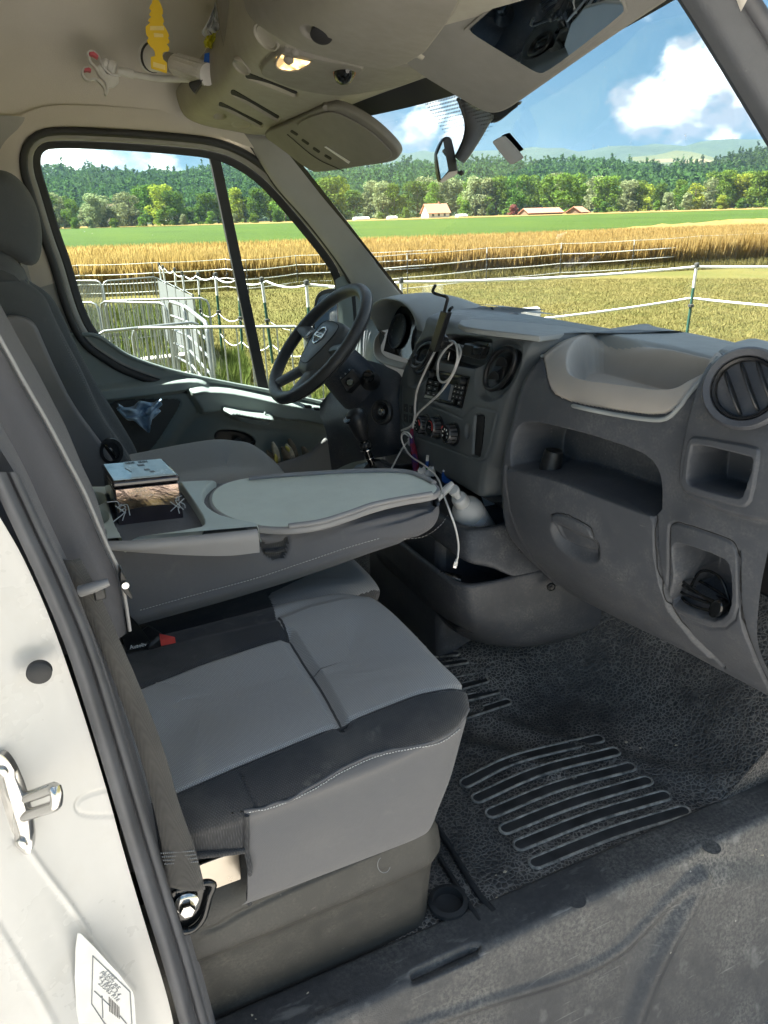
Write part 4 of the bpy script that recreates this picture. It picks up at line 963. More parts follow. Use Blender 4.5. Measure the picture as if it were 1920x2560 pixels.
# ---- right windscreen pillar (near, passenger side)
rp = [[(1640, -90), (1707, 0), (1810, 165), (1922, 350), (2010, 500), (2120, 690)], [(1680, -90), (1748, 0), (1850, 165), (1962, 350), (2060, 500), (2160, 690)], [(1740, -90), (1812, 0), (1915, 165), (2025, 350), (2130, 520), (2240, 700)], [(1800, -90), (1870, 0), (1965, 150), (2080, 330), (2190, 520), (2330, 720)], [(1840, -90), (1905, 0), (1990, 140), (2100, 320), (2220, 520), (2360, 720)]]
loft('frit_edge', [yy([(x - 14, y) for x, y in rp[0]], -.800), yy([(x + 30, y) for x, y in rp[0]], -.800)], M['rubber_d'], body, 3, 30)
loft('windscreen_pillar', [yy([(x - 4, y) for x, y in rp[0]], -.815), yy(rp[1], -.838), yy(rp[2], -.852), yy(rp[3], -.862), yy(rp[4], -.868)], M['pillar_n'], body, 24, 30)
tube('pillar_seal', yy([(x + 6, y) for x, y in rp[3]], -.868), .009, M['rubber'], body, 10, 30)
loft('pillar_skin', [yy(rp[4], -.88), yy([(x + 90, y) for x, y in rp[4]], -.90), yy([(x + 200, y) for x, y in rp[4]], -.90)][:0] + [yy([(x + 20, y) for x, y in rp[4]], -.885), yy([(x + 120, y) for x, y in rp[4]], -.905)], M['paint'], body, 8, 30, thick=.01)

# ---- passenger-side rear door pillar: white jamb with rubber seal (foreground, left)
jl = [(-5, 1285), (60, 1400), (130, 1560), (200, 1760), (262, 1960), (318, 2160), (372, 2340), (420, 2500), (450, 2640)]
sl0 = [(-30, 1180), (30, 1310), (95, 1450), (165, 1620), (232, 1830), (295, 2040), (352, 2230), (410, 2420), (470, 2640)]
Yj = -.875
# jamb surface: from seal outwards toward camera and backward
c0 = yy(jl, Yj); c1 = [p + A(-.055, -.012, 0) for p in c0]; c2 = [p + A(-.085, -.028, 0) for p in c0]; c3 = [p + A(-.125, -.045, -.0) for p in c0]; c4 = [p + A(-.175, -.050, 0) for p in c0]; c5 = [p + A(-.30, -.055, 0) for p in c0]
jamb = [c0, [p + A(-.02, .0, 0) for p in c0], c1, c2, c3, c4, c5]
Cj = np.stack([cr(c_, 260) for c_ in jamb]); Gj = np.stack([cr(Cj[:, j], 220) for j in range(260)], 1)
relief('door_jamb', Gj, [(cr([(285, 2039), (231, 2039), (199, 2032), (190, 2014), (212, 1990), (268, 1974)], 30), .0022, 6, 'line'), (cr([(40, 2085), (75, 2130), (115, 2185), (180, 2270), (240, 2360), (330, 2470)], 30), -.0025, 14, 'line'), (cr([(-20, 2300), (40, 2400), (110, 2520), (170, 2640)], 20), -.003, 22, 'line')], M['paint'], body, toward=(-.4, -1, 0))
fl0 = cr(c0, 40); 
# rubber seal: double lip running down the jamb edge
seal_c = yy([(x + 28, y) for x, y in sl0], -.868)
loft('door_seal', [yy([(x + 2, y + 8) for x, y in sl0], -.878), yy([(x + 6, y) for x, y in sl0], -.890), yy([(x + 25, y) for x, y in sl0], -.893), yy([(x + 41, y) for x, y in sl0], -.880), yy([(x + 46, y) for x, y in sl0], -.868), yy([(x + 54, y) for x, y in sl0], -.874), yy([(x + 69, y) for x, y in sl0], -.870), yy([(x + 75, y) for x, y in sl0], -.855)], M['rubber'], body, 40, 60)
# inner pillar trim between seal and seat
loft('pillar_trim', [yy([(x + 66, y) for x, y in [(-150, 1000)] + sl0], -.850), yy([(x + 76, y - 16) for x, y in [(-140, 1000)] + sl0], -.835), yy([(x + 86, y - 22) for x, y in [(-130, 1000)] + sl0], -.80)], M['vinyl_d'], body, 12, 50)
pc = at(98, 1681, Y=Yj - .021)
lathe('plug', [(.0115, -.004), (.0115, .002), (.0095, .0035), (.003, .0045), (0, .0046)], pc, (-.12, -1, .02), M['rubber_d'], body, 32)
# striker: oval plate and U loop
pl_ = at(38, 2010, Y=-.905); nrm = A(-.45, -.9, 0); nrm /= np.linalg.norm(nrm); tv = A(.0, 0, 1.); hv_ = np.cross(tv, nrm)
st = thing('door_striker', 'shiny metal door striker loop bolted to the white jamb', 'door striker')
lathe('plate', [(.030, -.004), (.030, .003), (.027, .005), (0, .0052)], pl_, nrm, M['chrome'], st, 40, sx=.45, sy=2.1)
s1, s2 = at(62, 1995, Y=-.908), at(62, 2040, Y=-.908); e1, e2 = at(140, 1968, Y=-.955), at(142, 2012, Y=-.955)
tube('loop', [s1, s1 + (e1 - s1) * .5, e1 + (s1 - e1) * .08, e1 + (e2 - e1) * .25, e1 + (e2 - e1) * .75, e2 + (s2 - e2) * .08, s2 + (e2 - s2) * .5, s2], .0058, M['chrome'], st, 12, 40)
for dz in (-.045, .045): lathe('screw', [(.006, .003), (.006, .008), (.004, .009), (0, .009)], pl_ + A(0, 0, dz), nrm, M['chrome'], st, 12)
# sticker with tyre pressure diagram
stp = at(260, 2480, Y=-.905); snr = A(-.30, -.95, .05); snr /= np.linalg.norm(snr)
def spx(x, y, off=0.0): return plane_at(x, y, stp + snr * (.010 + off), snr)
M['stickerfilm'] = simple('sticker_film', (.63, .625, .60), .2)
sk = prism('sticker', [spx(x, y) for x, y in chaikin([(190, 2332), (206, 2334), (330, 2470), (338, 2500), (345, 2700), (205, 2700), (186, 2480)], 1)], snr * .0004, M['stickerfilm'], body)
def sline(x0, y0, x1, y1, w=.0006): tube('sticker_print', [spx(x0, y0, .0009), spx(x1, y1, .0009)], w, M['printdim'], sk, 4)
for a_ in ((232, 2390, 325, 2480), (232, 2390, 229, 2510), (325, 2480, 332, 2600), (229, 2510, 262, 2560), (262, 2560, 300, 2590), (236, 2478, 275, 2515), (255, 2490, 257, 2545), (300, 2540, 318, 2562)): sline(*a_)
sx_ = spx(300, 2460) - spx(260, 2422); sy_ = spx(262, 2400) - spx(262, 2440)
for q, s_ in enumerate(('TYRE', 'PRESSURE', '4.5 BAR 3.4', '235/65 R16')): text('sticker_print', s_, spx(276 - q * 1, 2438 + q * 14, .0009), sx_, sy_, .0075, M['printdim'], sk, .0001)
for q in range(7): prism('sticker_print', [spx(272 + q * 4, 2492 + q * 4 + dy, .0009) for dy in (0,)] + [spx(274 + q * 4, 2494 + q * 4, .0009), spx(275 + q * 4, 2530 + q * 3, .0009), spx(273 + q * 4, 2528 + q * 3, .0009)], snr * .0002, M['printblk'], sk)

# ---- door sill step (foreground, bottom right)
sv = np.linspace(0, 1, 150); su = np.linspace(0, 1, 300)
# profile across (Y, z): flat top strip, rounded nose, sloping riser
prof = np.array([(-.788, .000), (-.794, .006), (-.80, .010), (-.83, .012), (-.858, .012), (-.868, .009), (-.874, .001), (-.879, -.015), (-.888, -.05), (-.905, -.12), (-.93, -.21), (-.955, -.29), (-.98, -.36)])
pc_ = cr(prof, 150)
X0, X1 = -.15, 1.30
G = np.zeros((300, 150, 3)); G[:, :, 0] = (X0 + (X1 - X0) * su)[:, None]; G[:, :, 1] = pc_[None, :, 0]; G[:, :, 2] = pc_[None, :, 1]
# sill sweeps inboard toward the front wheel arch
def sill_f(px, py, H, G):
    return H
bulge = chaikin([(1750, 2170), (1700, 2250), (1640, 2330), (1600, 2420), (1560, 2560), (1540, 2700), (2300, 2700), (2300, 2180), (1900, 2170)], 2)
bulge2 = chaikin([(1030, 2560), (1230, 2500), (1420, 2440), (1540, 2380), (1600, 2330), (1660, 2270), (1600, 2700), (900, 2700)], 2)
slot = [(1025, 2435), (1035, 2425), (1170, 2365), (1195, 2362), (1200, 2380), (1195, 2390), (1050, 2455), (1035, 2458)]
plate = [(780, 2540), (870, 2500), (885, 2520), (800, 2560)]
ridge1 = cr([(960, 2590), (1230, 2500), (1420, 2440), (1540, 2380), (1600, 2325), (1660, 2260), (1725, 2195), (1745, 2180)], 40); ridge2 = cr([(1545, 2640), (1590, 2500), (1640, 2380), (1700, 2270), (1750, 2185)], 30)
feats = [(bulge, -.016, 70), (ridge1, -.007, 20, 'line'), (ridge2, -.008, 24, 'line'), ([(960, 2440), (1200, 2345), (1500, 2215), (1740, 2120)], -.0, 1, 'line'), (slot, .035, 5), ([(x, y) for x, y in offset_poly(chaikin(slot, 2), 5)], .002, 4), (plate, -.002, 4)]
sill, _, _ = relief('sill_panel', G, feats, M['sill'], body, toward=(0, -1, 1))
for (x, y) in ((1440, 2250), (1778, 2118)):
    c = at(x, y, Z=.0105); lathe('screw_recess', [(.017, .001), (.014, -.001), (.009, -.002), (.008, .001), (0, .0015)], c, (0, 0, 1), M['sill'], body, 20)
# ---- rubber floor with pebble grain
xs_ = np.linspace(.0, 1.34, 330); ys_ = np.linspace(-.80, .86, 330); XX, YY = np.meshgrid(xs_, ys_, indexing='ij')
ZZ = .35 * sstep(1.0, 1.42, XX + .10 * sstep(-.55, -.2, YY)) ** 1.3
ZZ += .10 * sstep(-.42, -.18, YY) * sstep(.62, .9, XX)                    # tunnel rise toward the console
fold = (XX - .80) + (YY + .55) * .75; ZZ += .016 * np.exp(-(fold / .035) ** 2) * sstep(.55, .75, XX) * sstep(-.7, -.5, YY)
fold2 = (XX - .93) + (YY + .55) * .75; ZZ += .010 * np.exp(-(fold2 / .03) ** 2) * sstep(.6, .8, XX)
ZZ += .004 * np.sin(XX * 9 + YY * 4)
Gf = np.dstack([XX, YY, ZZ])
mat_thing = thing('floor_mat', 'black pebbled rubber floor covering, dusty, with smooth raised bars', 'floor mat')
bars_px = [((1165, 1960), (1290, 1900), (1495, 1850)), ((1195, 1998), (1350, 1930), (1535, 1882)), ((1230, 2035), (1390, 1970), (1573, 1920)), ((1265, 2075), (1430, 2010), (1615, 1955)), ((1300, 2115), (1480, 2045), (1660, 1992)), ((1340, 2160), (1530, 2085), (1708, 2030))]
bars2 = [((960 + i * 28 - 40, 1590 + i * 34 + 6), (985 + i * 30, 1582 + i * 32)) for i in range(8)]
bars2 = [((1000, 1600), (1092, 1592)), ((1020, 1622), (1114, 1616)), ((1040, 1648), (1138, 1640)), ((1060, 1676), (1160, 1660)), ((1085, 1704), (1185, 1684)), ((1110, 1735), (1210, 1708)), ((1130, 1762), (1238, 1734)), ((1150, 1800), (1266, 1762))]
def floor_at(x, y):
    p = at(x, y, Z=0.0)
    for _ in range(12):
        i = np.clip(np.interp(p[0], xs_, np.arange(330)), 0, 329); j = np.clip(np.interp(p[1], ys_, np.arange(330)), 0, 329); p = at(x, y, Z=ZZ[int(round(i)), int(round(j))])
    return p
fm, _, (FS, fpx, fpy) = relief('pebbled_sheet', Gf, [], M['mat'], mat_thing, toward=(0, 0, 1))
def bar(pts, w=.0125, up=0.0):
    P = cr([floor_at(*q) + A(0, 0, up) for q in pts], 16); T = np.gradient(P, axis=0); T[:, 2] = 0; T /= np.linalg.norm(T, axis=1)[:, None]; Sd = np.stack([-T[:, 1], T[:, 0], 0 * T[:, 0]], 1)
    out = [p + s_ * w for p, s_ in zip(P, Sd)]; n = 7
    end = [P[-1] + (T[-1] * math.cos(a) + Sd[-1] * math.sin(a)) * w for a in np.linspace(math.pi / 2, -math.pi / 2, n)[1:-1]]
    back = [p - s_ * w for p, s_ in zip(P[::-1], Sd[::-1])]; st_ = [P[0] + (-T[0] * math.cos(a) - Sd[0] * math.sin(a)) * w for a in np.linspace(math.pi / 2, -math.pi / 2, n)[1:-1]]
    O = np.array(out + end + back + st_); r_ = O.copy(); 
    rim = tube('bar_rim', O + A(0, 0, .0032), .0030, M['barrim'], mat_thing, 6, None, True)
    b_ = prism('raised_bar', [o_ + A(0, 0, -.004) for o_ in O], (0, 0, .008), M['matbar'], mat_thing, .002); return b_
t = NT('dusty_rim'); M['barrim'] = t.set(t.mix(t.rng(t.noise(40, 4, .7), .35, .65), (.10, .10, .095), (.42, .40, .36)), .7)
for b_ in bars_px: bar(b_)
for b_ in bars2: bar(b_, .011, .005)
# edge strip of mat beside the seat box and the tether ring
tube('mat_edge', [floor_at(1085, 2060) + A(0, 0, .004), floor_at(1130, 2130) + A(0, 0, .004), floor_at(1190, 2230) + A(0, 0, .004), floor_at(1235, 2285) + A(0, 0, .004)], .006, M['rubber_d'], mat_thing, 8, 20)
tube('mat_edge', [floor_at(1100, 2150) + A(0, 0, .004), floor_at(1150, 2230) + A(0, 0, .004), floor_at(1200, 2310) + A(0, 0, .004)], .005, M['rubber_d'], mat_thing, 8, 20)
lathe('tether_ring', [(.026, 0), (.034, .004), (.034, .012), (.026, .014), (.024, .004), (.024, -.01)], floor_at(1120, 2265) + A(0, 0, .001), (0, 0, 1), M['rubber_d'], mat_thing, 28)
# crumbs of dried mud and leaf bits
crumb_px = [(1565, 1857), (1690, 1866), (1600, 1872), (1822, 1870), (1740, 2078), (1770, 2084), (1850, 2045), (1848, 2063), (1890, 2125), (1262, 2182), (1240, 2270), (1243, 2248), (630, 2540), (640, 2550), (770, 2485), (1745, 2075), (1420, 2090), (1560, 2035), (1905, 2140), (1895, 1765), (1240, 2190)]
M['crumb'] = simple('dry_mud', (.50, .44, .33), .9, var=.3)
for k, (x, y) in enumerate(crumb_px):
    p = floor_at(x, y) if y < 2400 else at(x, y, Z=.012); s_ = rng.uniform(.002, .0045)
    bmc = bmesh.new()
    for _ in range(9): v_ = rng.standard_normal(3); v_ /= np.linalg.norm(v_); bmc.verts.new(tuple(p + v_ * s_ * A(1, rng.uniform(.5, 1), .45) + A(0, 0, .002)))
    bmesh.ops.convex_hull(bmc, input=bmc.verts); mec = bpy.data.meshes.new('mud_crumb'); bmc.to_mesh(mec); bmc.free(); mec.materials.append(M['crumb']); o = new_obj('mud_crumb', mec)
    tag(o, 'pale crumb of dried mud lying on the cab floor', 'crumb', 'mud crumbs on the floor')

# side wall closing the rising floor toward the sill
kx = np.linspace(.0, 1.34, 60); kz = np.array([ZZ[int(round(np.interp(x, xs_, np.arange(330)))), 0] for x in kx])
Gk = np.stack([np.stack([kx, np.full(60, -.799), kz + .002], 1), np.stack([kx, np.full(60, -.80), np.full(60, -.03)], 1)], 0)
mesh('kick_panel', Gk.reshape(-1, 3), grid_faces(2, 60), M['mat'], mat_thing)
# ================================================================== SEATS
def ringloft(rings, n_around, n_rows):
    C = np.stack([cr(r_, n_around, True) for r_ in rings], 0)
    return np.stack([cr(C[:, j], n_rows) for j in range(n_around)], 1)         # rows, around, 3
def close_grid(G): return np.concatenate([G, G[:, :1]], 1)
def pillow(name, outline, Y0, Y1, mat, parent, inset=.18, n=60, rows=18, center=None, plane='Y'):
    O = np.asarray(outline, float); c = O.mean(0); rings = []
    for k, s_ in ((0, .01), (.004, .5), (.02, 1 - inset * 1.4), (.10, 1 - inset * .5), (.28, 1.0), (.72, 1.0), (.90, 1 - inset * .5), (.98, 1 - inset * 1.4), (.996, .5), (1, .01)):
        Y = Y0 + (Y1 - Y0) * k; ref = (Y0)
        P = [at(*(c + (o_ - c) * s_), Y=Y0) for o_ in O]; rings.append([p + A(0, Y - Y0, 0) for p in P])
    G = ringloft(rings, n, rows); o = mesh(name, close_grid(G).reshape(-1, 3), grid_faces(rows, n + 1), mat, parent); return o
bench = thing('passenger_bench', 'grey fabric double passenger seat with dark side bands', 'seat')
ol = [(.0, -.828), (.07, -.834), (.13, -.837), (.30, -.838), (.40, -.836), (.45, -.824), (.482, -.79), (.500, -.74), (.506, -.66), (.508, -.56), (.505, -.47), (.492, -.415), (.455, -.388), (.38, -.382), (.2, -.382), (.05, -.384), (.0, -.39), (-.02, -.5), (-.02, -.72)]
def zst(x, y): return np.interp(x, [0, .13, .34, .45, .51], [.400, .400, .410, .429, .420]) if y < -.7 else np.interp(x, [0, .3, .45, .51], [.420, .425, .428, .412])
def cush_rings(ol, zst, zin, med, zb=.255, fx=.40):
    def low(x): return x - .07 * sstep(fx - .05, fx + .1, x)
    R_ = [[A(low(x) * .96 + .01, y + (.03 if y < med[1] else -.02), zb - .01) for x, y in ol], [A(low(x), y, zb) for x, y in ol], [A(low(x) + (x - low(x)) * .55, y + (-.006 if y < med[1] else .004), zb + .07) for x, y in ol], [A(x, y, zst(x, y) - .02) for x, y in ol], [A(x, y, zst(x, y)) for x, y in ol]]
    for k, dz in ((.10, .020), (.22, .029), (.45, .028), (.7, .022), (.9, .018), (1.0, .018)):
        row = []
        for x, y in ol:
            m_ = A(np.clip(x, med[0], med[2]), med[1]); q = A(x, y) + (m_ - A(x, y)) * k; z = zst(x, y) * (1 - k) + zin(q[0]) * k + dz * (1 if x < .42 else .8 + .2 * k); row.append(A(q[0], q[1], z))
        R_.append(row)
    return R_
G = ringloft(cush_rings(ol, zst, lambda x: np.interp(x, [0, .2, .30, .42, .5], [.405, .402, .408, .418, .412]), (.12, -.61, .36)), 800, 230)
seamP = cr([(721, 1589), (758, 1649), (803, 1716), (856, 1812)], 20)
near_b = [(433, 1985), (584, 1918), (747, 1851), (864, 1803), (971, 1761), (1055, 1730), (1133, 1719), (1173, 1725)]
stitch = [(494, 2019), (573, 2033), (615, 2027), (685, 2013), (775, 1974), (859, 1924), (943, 1887), (1027, 1868), (1100, 1851), (1150, 1817), (1178, 1772), (1185, 1744)]
far_b = [(300, 1737), (332, 1725), (494, 1660), (662, 1604), (721, 1589)]
far_e = [(696, 1534), (775, 1503), (859, 1484), (937, 1479)]
band_near = near_b + [(1183, 1735)] + stitch[::-1] + [(300, 2019), (300, 2010)]
pan = far_b + [tuple(p) for p in seamP] + near_b[:4][::-1] + [(300, 2060), (250, 1760)]
roll = [tuple(p) for p in seamP] + near_b[3:] + [(1210, 1700), (1150, 1600), (1000, 1460), (937, 1440), (859, 1450), (775, 1480), (680, 1520), (690, 1545)]
band_far = far_b + [(690, 1545), (680, 1500), (250, 1600), (200, 1780)]
side_d = [(300, 2012), (430, 2006), (494, 2019), (573, 2033), (614, 2029), (610, 2180), (300, 2180)]
feats = [(seamP, .011, 26, 'line'), (near_b, .004, 9, 'line'), (far_b, .004, 9, 'line'), (stitch[2:], .0025, 5, 'line'), ([(615, 2030), (614, 2250)], .003, 6, 'line'), ([(250, 1640)] + [(690, 1540)] + far_e, .006, 16, 'line'), ([(600, 1935), (640, 2020)], .003, 8, 'line')]
cutp = [(380, 2142), (470, 2140), (612, 2127), (622, 2170), (618, 2252), (560, 2300), (380, 2400)]
co_, parts, (CS, cpx, cpy) = relief('cushion_skirt', close_grid(G), feats, M['vinyl'], bench, toward=(0, -.3, 1), split=[('cushion_band', band_near, M['fabric_d'], 0), ('cushion_panel', pan, M['fabric'], 0), ('thigh_roll', roll, M['fabric'], 0), ('cushion_band', band_far, M['fabric_d'], 0), ('side_panel', side_d, M['fabric_d'], 0)], cut=[cutp])
keep_largest(co_)
# pale stitching as short threads
def stitches(line, S, px, py, parent, step=9, up=.0012, r=.0007, ln=.62):
    P = resample(cr(line, 200), int(np.linalg.norm(np.diff(np.array(line, float), axis=0), axis=1).sum() / step)); V = []; Fc = []
    fl = S.reshape(-1, 3); fx_, fy_ = px.ravel(), py.ravel(); N = gnormals(S).reshape(-1, 3)
    def hit(q):
        i = np.argpartition((fx_ - q[0]) ** 2 + (fy_ - q[1]) ** 2, 6)[:6]; dd = np.linalg.norm(fl[i] - CAM, axis=1); i = i[np.argmin(dd)]; n_ = N[i] * (1 if N[i] @ (CAM - fl[i]) > 0 else -1)
        d_ = ray(*q); return CAM + d_ * (((fl[i] - CAM) @ n_) / (d_ @ n_)) + n_ * up
    for a, b in zip(P[:-1], P[1:]):
        try: v, f = tube_geo(np.array([hit(a), hit(a + (b - a) * ln)]), r, 5)
        except Exception: continue
        k = len(V); V += v.tolist(); Fc += [tuple(i + k for i in q) for q in f]
    o = mesh('stitching', V, Fc, M['stitch'], parent); o['kind'] = 'stuff'; return o
stitches([(x, y + 5) for x, y in stitch[2:-2]], CS, cpx, cpy, bench, 7.5)
def seam(pts, S, px, py, r_=.0022, mat='fabric_d', up=.0002):
    P = resample(cr(pts, 160), 60); fl = S.reshape(-1, 3); N = gnormals(S).reshape(-1, 3); fx_, fy_ = px.ravel(), py.ravel(); out = []
    for q in P:
        i = np.argpartition((fx_ - q[0]) ** 2 + (fy_ - q[1]) ** 2, 5)[:5]; i = i[np.argmin(np.linalg.norm(fl[i] - CAM, axis=1))]; out.append(fl[i])
    out = np.array(out); sm = out.copy()
    for _ in range(3): sm[1:-1] = (sm[:-2] + 2 * sm[1:-1] + sm[2:]) / 4
    tube('seam', sm, r_, M[mat], bench, 6, 60)
for ln in (near_b, far_b[1:], [tuple(p) for p in seamP], [(721, 1589), (708, 1560), (697, 1540)]): seam(ln, CS, cpx, cpy)
seam(stitch[2:-1], CS, cpx, cpy, .0024, 'vinyl')
tube('skirt_edge', [surf_at(CS, cpx, cpy, x, y) + A(0, -.003, 0) for x, y in ((615, 2034), (616, 2080), (618, 2130), (622, 2170), (621, 2225), (622, 2254))], .0035, M['fabric_d'], bench, 8, 30)
tube('panel_edge', [surf_at(CS, cpx, cpy, x, y) + A(0, -.002, 0) for x, y in ((430, 2140), (470, 2139), (540, 2133), (610, 2126))], .004, M['fabric_d'], bench, 8, 20)
# middle seat cushion (beyond, under the folded backrest)
ol2 = [(.0, -.37), (.2, -.374), (.40, -.374), (.50, -.368), (.535, -.345), (.548, -.30), (.55, -.2), (.545, -.1), (.52, -.06), (.40, -.05), (.2, -.05), (.0, -.05), (-.02, -.12), (-.02, -.3)]
G = ringloft(cush_rings(ol2, lambda x, y: np.interp(x, [0, .4, .5, .56], [.395, .402, .398, .388]), lambda x: .392, (.12, -.21, .40), fx=.44), 460, 140)
midp = [(671, 1486), (775, 1436), (884, 1380), (990, 1400), (960, 1480), (937, 1474), (859, 1500), (775, 1510), (696, 1540)]
relief('middle_cushion_band', close_grid(G), [([(671, 1486), (696, 1536)], .004, 8, 'line')], M['fabric_d'], bench, toward=(0, -.3, 1), split=[('middle_cushion', midp, M['fabric'], 0)])
# seat box
def bp(x, y, z): return A(x, y, z)
sb = [[A(-.05, -.785, .262), A(.20, -.785, .262), A(.36, -.783, .262), A(.405, -.775, .262), A(.425, -.745, .262), A(.43, -.6, .262), A(.43, .10, .262)],
      [A(-.05, -.805, .225), A(.20, -.806, .225), A(.37, -.803, .225), A(.417, -.793, .225), A(.438, -.755, .225), A(.442, -.6, .225), A(.442, .10, .225)],
      [A(-.05, -.812, .165), A(.20, -.813, .165), A(.375, -.811, .165), A(.423, -.80, .165), A(.445, -.76, .165), A(.448, -.6, .165), A(.448, .10, .165)],
      [A(-.05, -.800, .135), A(.20, -.801, .135), A(.37, -.799, .135), A(.416, -.789, .135), A(.438, -.75, .135), A(.441, -.6, .135), A(.441, .10, .135)],
      [A(-.05, -.790, .06), A(.20, -.792, .06), A(.37, -.79, .06), A(.413, -.78, .06), A(.434, -.74, .06), A(.437, -.6, .06), A(.437, .10, .06)],
      [A(-.05, -.785, -.01), A(.20, -.787, -.01), A(.37, -.785, -.01), A(.412, -.775, -.01), A(.432, -.735, -.01), A(.435, -.6, -.01), A(.435, .10, -.01)]]
G = np.stack([cr(c, 160) for c in sb]); G = np.stack([cr(G[:, j], 90) for j in range(160)], 1)
groove = cr([(480, 2320), (530, 2325), (590, 2290), (700, 2235), (800, 2190), (1000, 2100), (1090, 2052)], 40)
relief('seat_box', G, [(groove, .004, 10, 'line')], M['seatbox'], bench)
tube('scuff_ring', [at(960 + 16 * math.cos(a), 2162 + 20 * math.sin(a), Y=-.8155) for a in np.linspace(.3, 4.2, 16)], .0006, M['printdim'], bench, 4)
# steel plate and belt anchor
prism('side_plate', [at(x, y, Y=-.792) for x, y in ((470, 2180), (503, 2161), (577, 2134), (599, 2131), (606, 2248), (519, 2292), (470, 2310))], (0, .004, 0), M['steel'], bench, .001)
prism('gap_lining', [at(x, y, Y=-.785) for x, y in ((380, 2120), (640, 2100), (640, 2290), (380, 2400))], (0, .004, 0), M['dark'], bench)
sbelt = thing('seat_belt', 'dark grey seat belt webbing running down the door pillar to its bolted anchor', 'seat belt')
bl = [(150, 1395), (195, 1490), (245, 1600), (297, 1730), (345, 1870), (383, 2010), (410, 2140), (424, 2214)]; brr = [(196, 1395), (250, 1495), (300, 1610), (352, 1730), (405, 1870), (446, 2010), (485, 2120), (511, 2222)]
yv_ = np.linspace(-.828, -.858, 8); wl_ = [at(x, y, Y=v) for (x, y), v in zip(bl, yv_)]; wr_ = [at(x, y, Y=v + .004) for (x, y), v in zip(brr, yv_)]
wb = loft('webbing', [wl_, [(a * 2 + b) / 3 + A(0, -.004, 0) for a, b in zip(wl_, wr_)], [(a + b * 2) / 3 + A(0, -.004, 0) for a, b in zip(wl_, wr_)], wr_], M['belt'], sbelt, 14, 60, thick=.0022)
bc = at(468, 2267, Y=-.852)
prism('anchor_plate', [at(x, y, Y=-.846) for x, y in chaikin([(420, 2225), (430, 2330), (470, 2322), (505, 2290), (520, 2240), (530, 2210), (512, 2200), (505, 2225), (470, 2232)], 2)], (0, .004, 0), M['blackgloss'], sbelt, .0015)
tube('anchor_loop', [at(x, y, Y=-.852) for x, y in ((438, 2330), (478, 2325), (508, 2295), (524, 2240), (534, 2214), (520, 2206), (490, 2212), (440, 2225))], .0045, M['blackgloss'], sbelt, 8, 40)
lathe('washer', [(.0155, -.002), (.0155, .002), (.013, .004), (.008, .0045)], bc + A(0, .002, .004), (-.1, -1, .1), M['chrome'], sbelt, 28)
lathe('bolt', [(.0095, .003), (.0095, .010), (.0085, .0125), (0, .0128)], bc + A(0, 0, .003), (-.1, -1, .1), M['chrome'], sbelt, 6)
for q in range(4):
    rowp = resample(np.array([at(402 + q * 3, 2133 + q * 9, Y=-.8595), at(488 + q * 3, 2127 + q * 9, Y=-.8555)]), 18); V = []; Fc = []
    for a, b in zip(rowp[:-1:1], rowp[1::1]):
        v, f = tube_geo(np.array([a, a + (b - a) * .55]), .0009, 5); k = len(V); V += v.tolist(); Fc += [tuple(i + k for i in z) for z in f]
    mesh('stitch_row', V, Fc, M['printdim'], sbelt)
# backrest of the outer passenger seat, seen edge-on
edge = [(-60, 720), (0, 838), (32, 895), (63, 952), (127, 1063), (177, 1158), (218, 1237), (253, 1319), (275, 1370), (304, 1433), (318, 1500), (330, 1580)]
lft = [(-260, 720), (-190, 838), (-140, 895), (-90, 952), (0, 1063), (50, 1158), (110, 1237), (165, 1319), (205, 1370), (235, 1433), (262, 1500), (280, 1580)]
eR = yy(edge, -.775); eL = [p + A(-.14, 0, 0) for p in eR]
rows = [[p + A(0, .34, 0) + A(-.12, 0, 0) for p in eR], [p + A(-.02, .34, 0) for p in eR], [p + A(-.004, .30, 0) for p in eR], [p + A(-.006, .015, 0) for p in eR], [p + A(-.006, 0, 0) for p in eR], [p + A(-.02, -.012, 0) for p in eR], [p + A(-.06, -.016, 0) for p in eR], [p + A(-.12, -.010, 0) for p in eR], [p + A(-.15, .02, 0) for p in eR], [p + A(-.15, .30, 0) for p in eR]]
loft('backrest', rows, M['vinyl_d'], bench, 50, 50)
prism('backrest_top', [r_[0] + A(0, 0, -.01) for r_ in rows], (-.02, 0, .05), M['vinyl_d'], bench, .015)
tube('backrest_piping', [p + A(-.002, .004, 0) for p in eR], .0022, M['trayrim'], bench, 8, 50)
hg = chaikin([(300, 1418), (318, 1452), (322, 1475), (332, 1490), (330, 1503), (308, 1480), (300, 1460)], 1)
prism('hinge_cover', [at(x, y, Y=-.79) for x, y in hg], (0, .02, 0), M['black'], bench, .002)
lathe('hinge_pin', [(.004, 0), (.004, .003), (0, .003)], at(313, 1462, Y=-.791), (0, -1, 0), M['chrome'], bench, 12)
bg = thing('belt_guide', 'grey plastic belt guide peg on the door pillar edge', 'belt guide')
tube('peg', [at(200, 1478, Y=-.855), at(235, 1468, Y=-.86), at(272, 1455, Y=-.86)], [.006, .0055, .004], M['seatshell'], bg, 10, 10)
prism('bracket', [at(x, y, Y=-.85) for x, y in ((232, 1478), (262, 1470), (268, 1498), (238, 1505))], (0, .015, 0), M['black'], bg, .002)
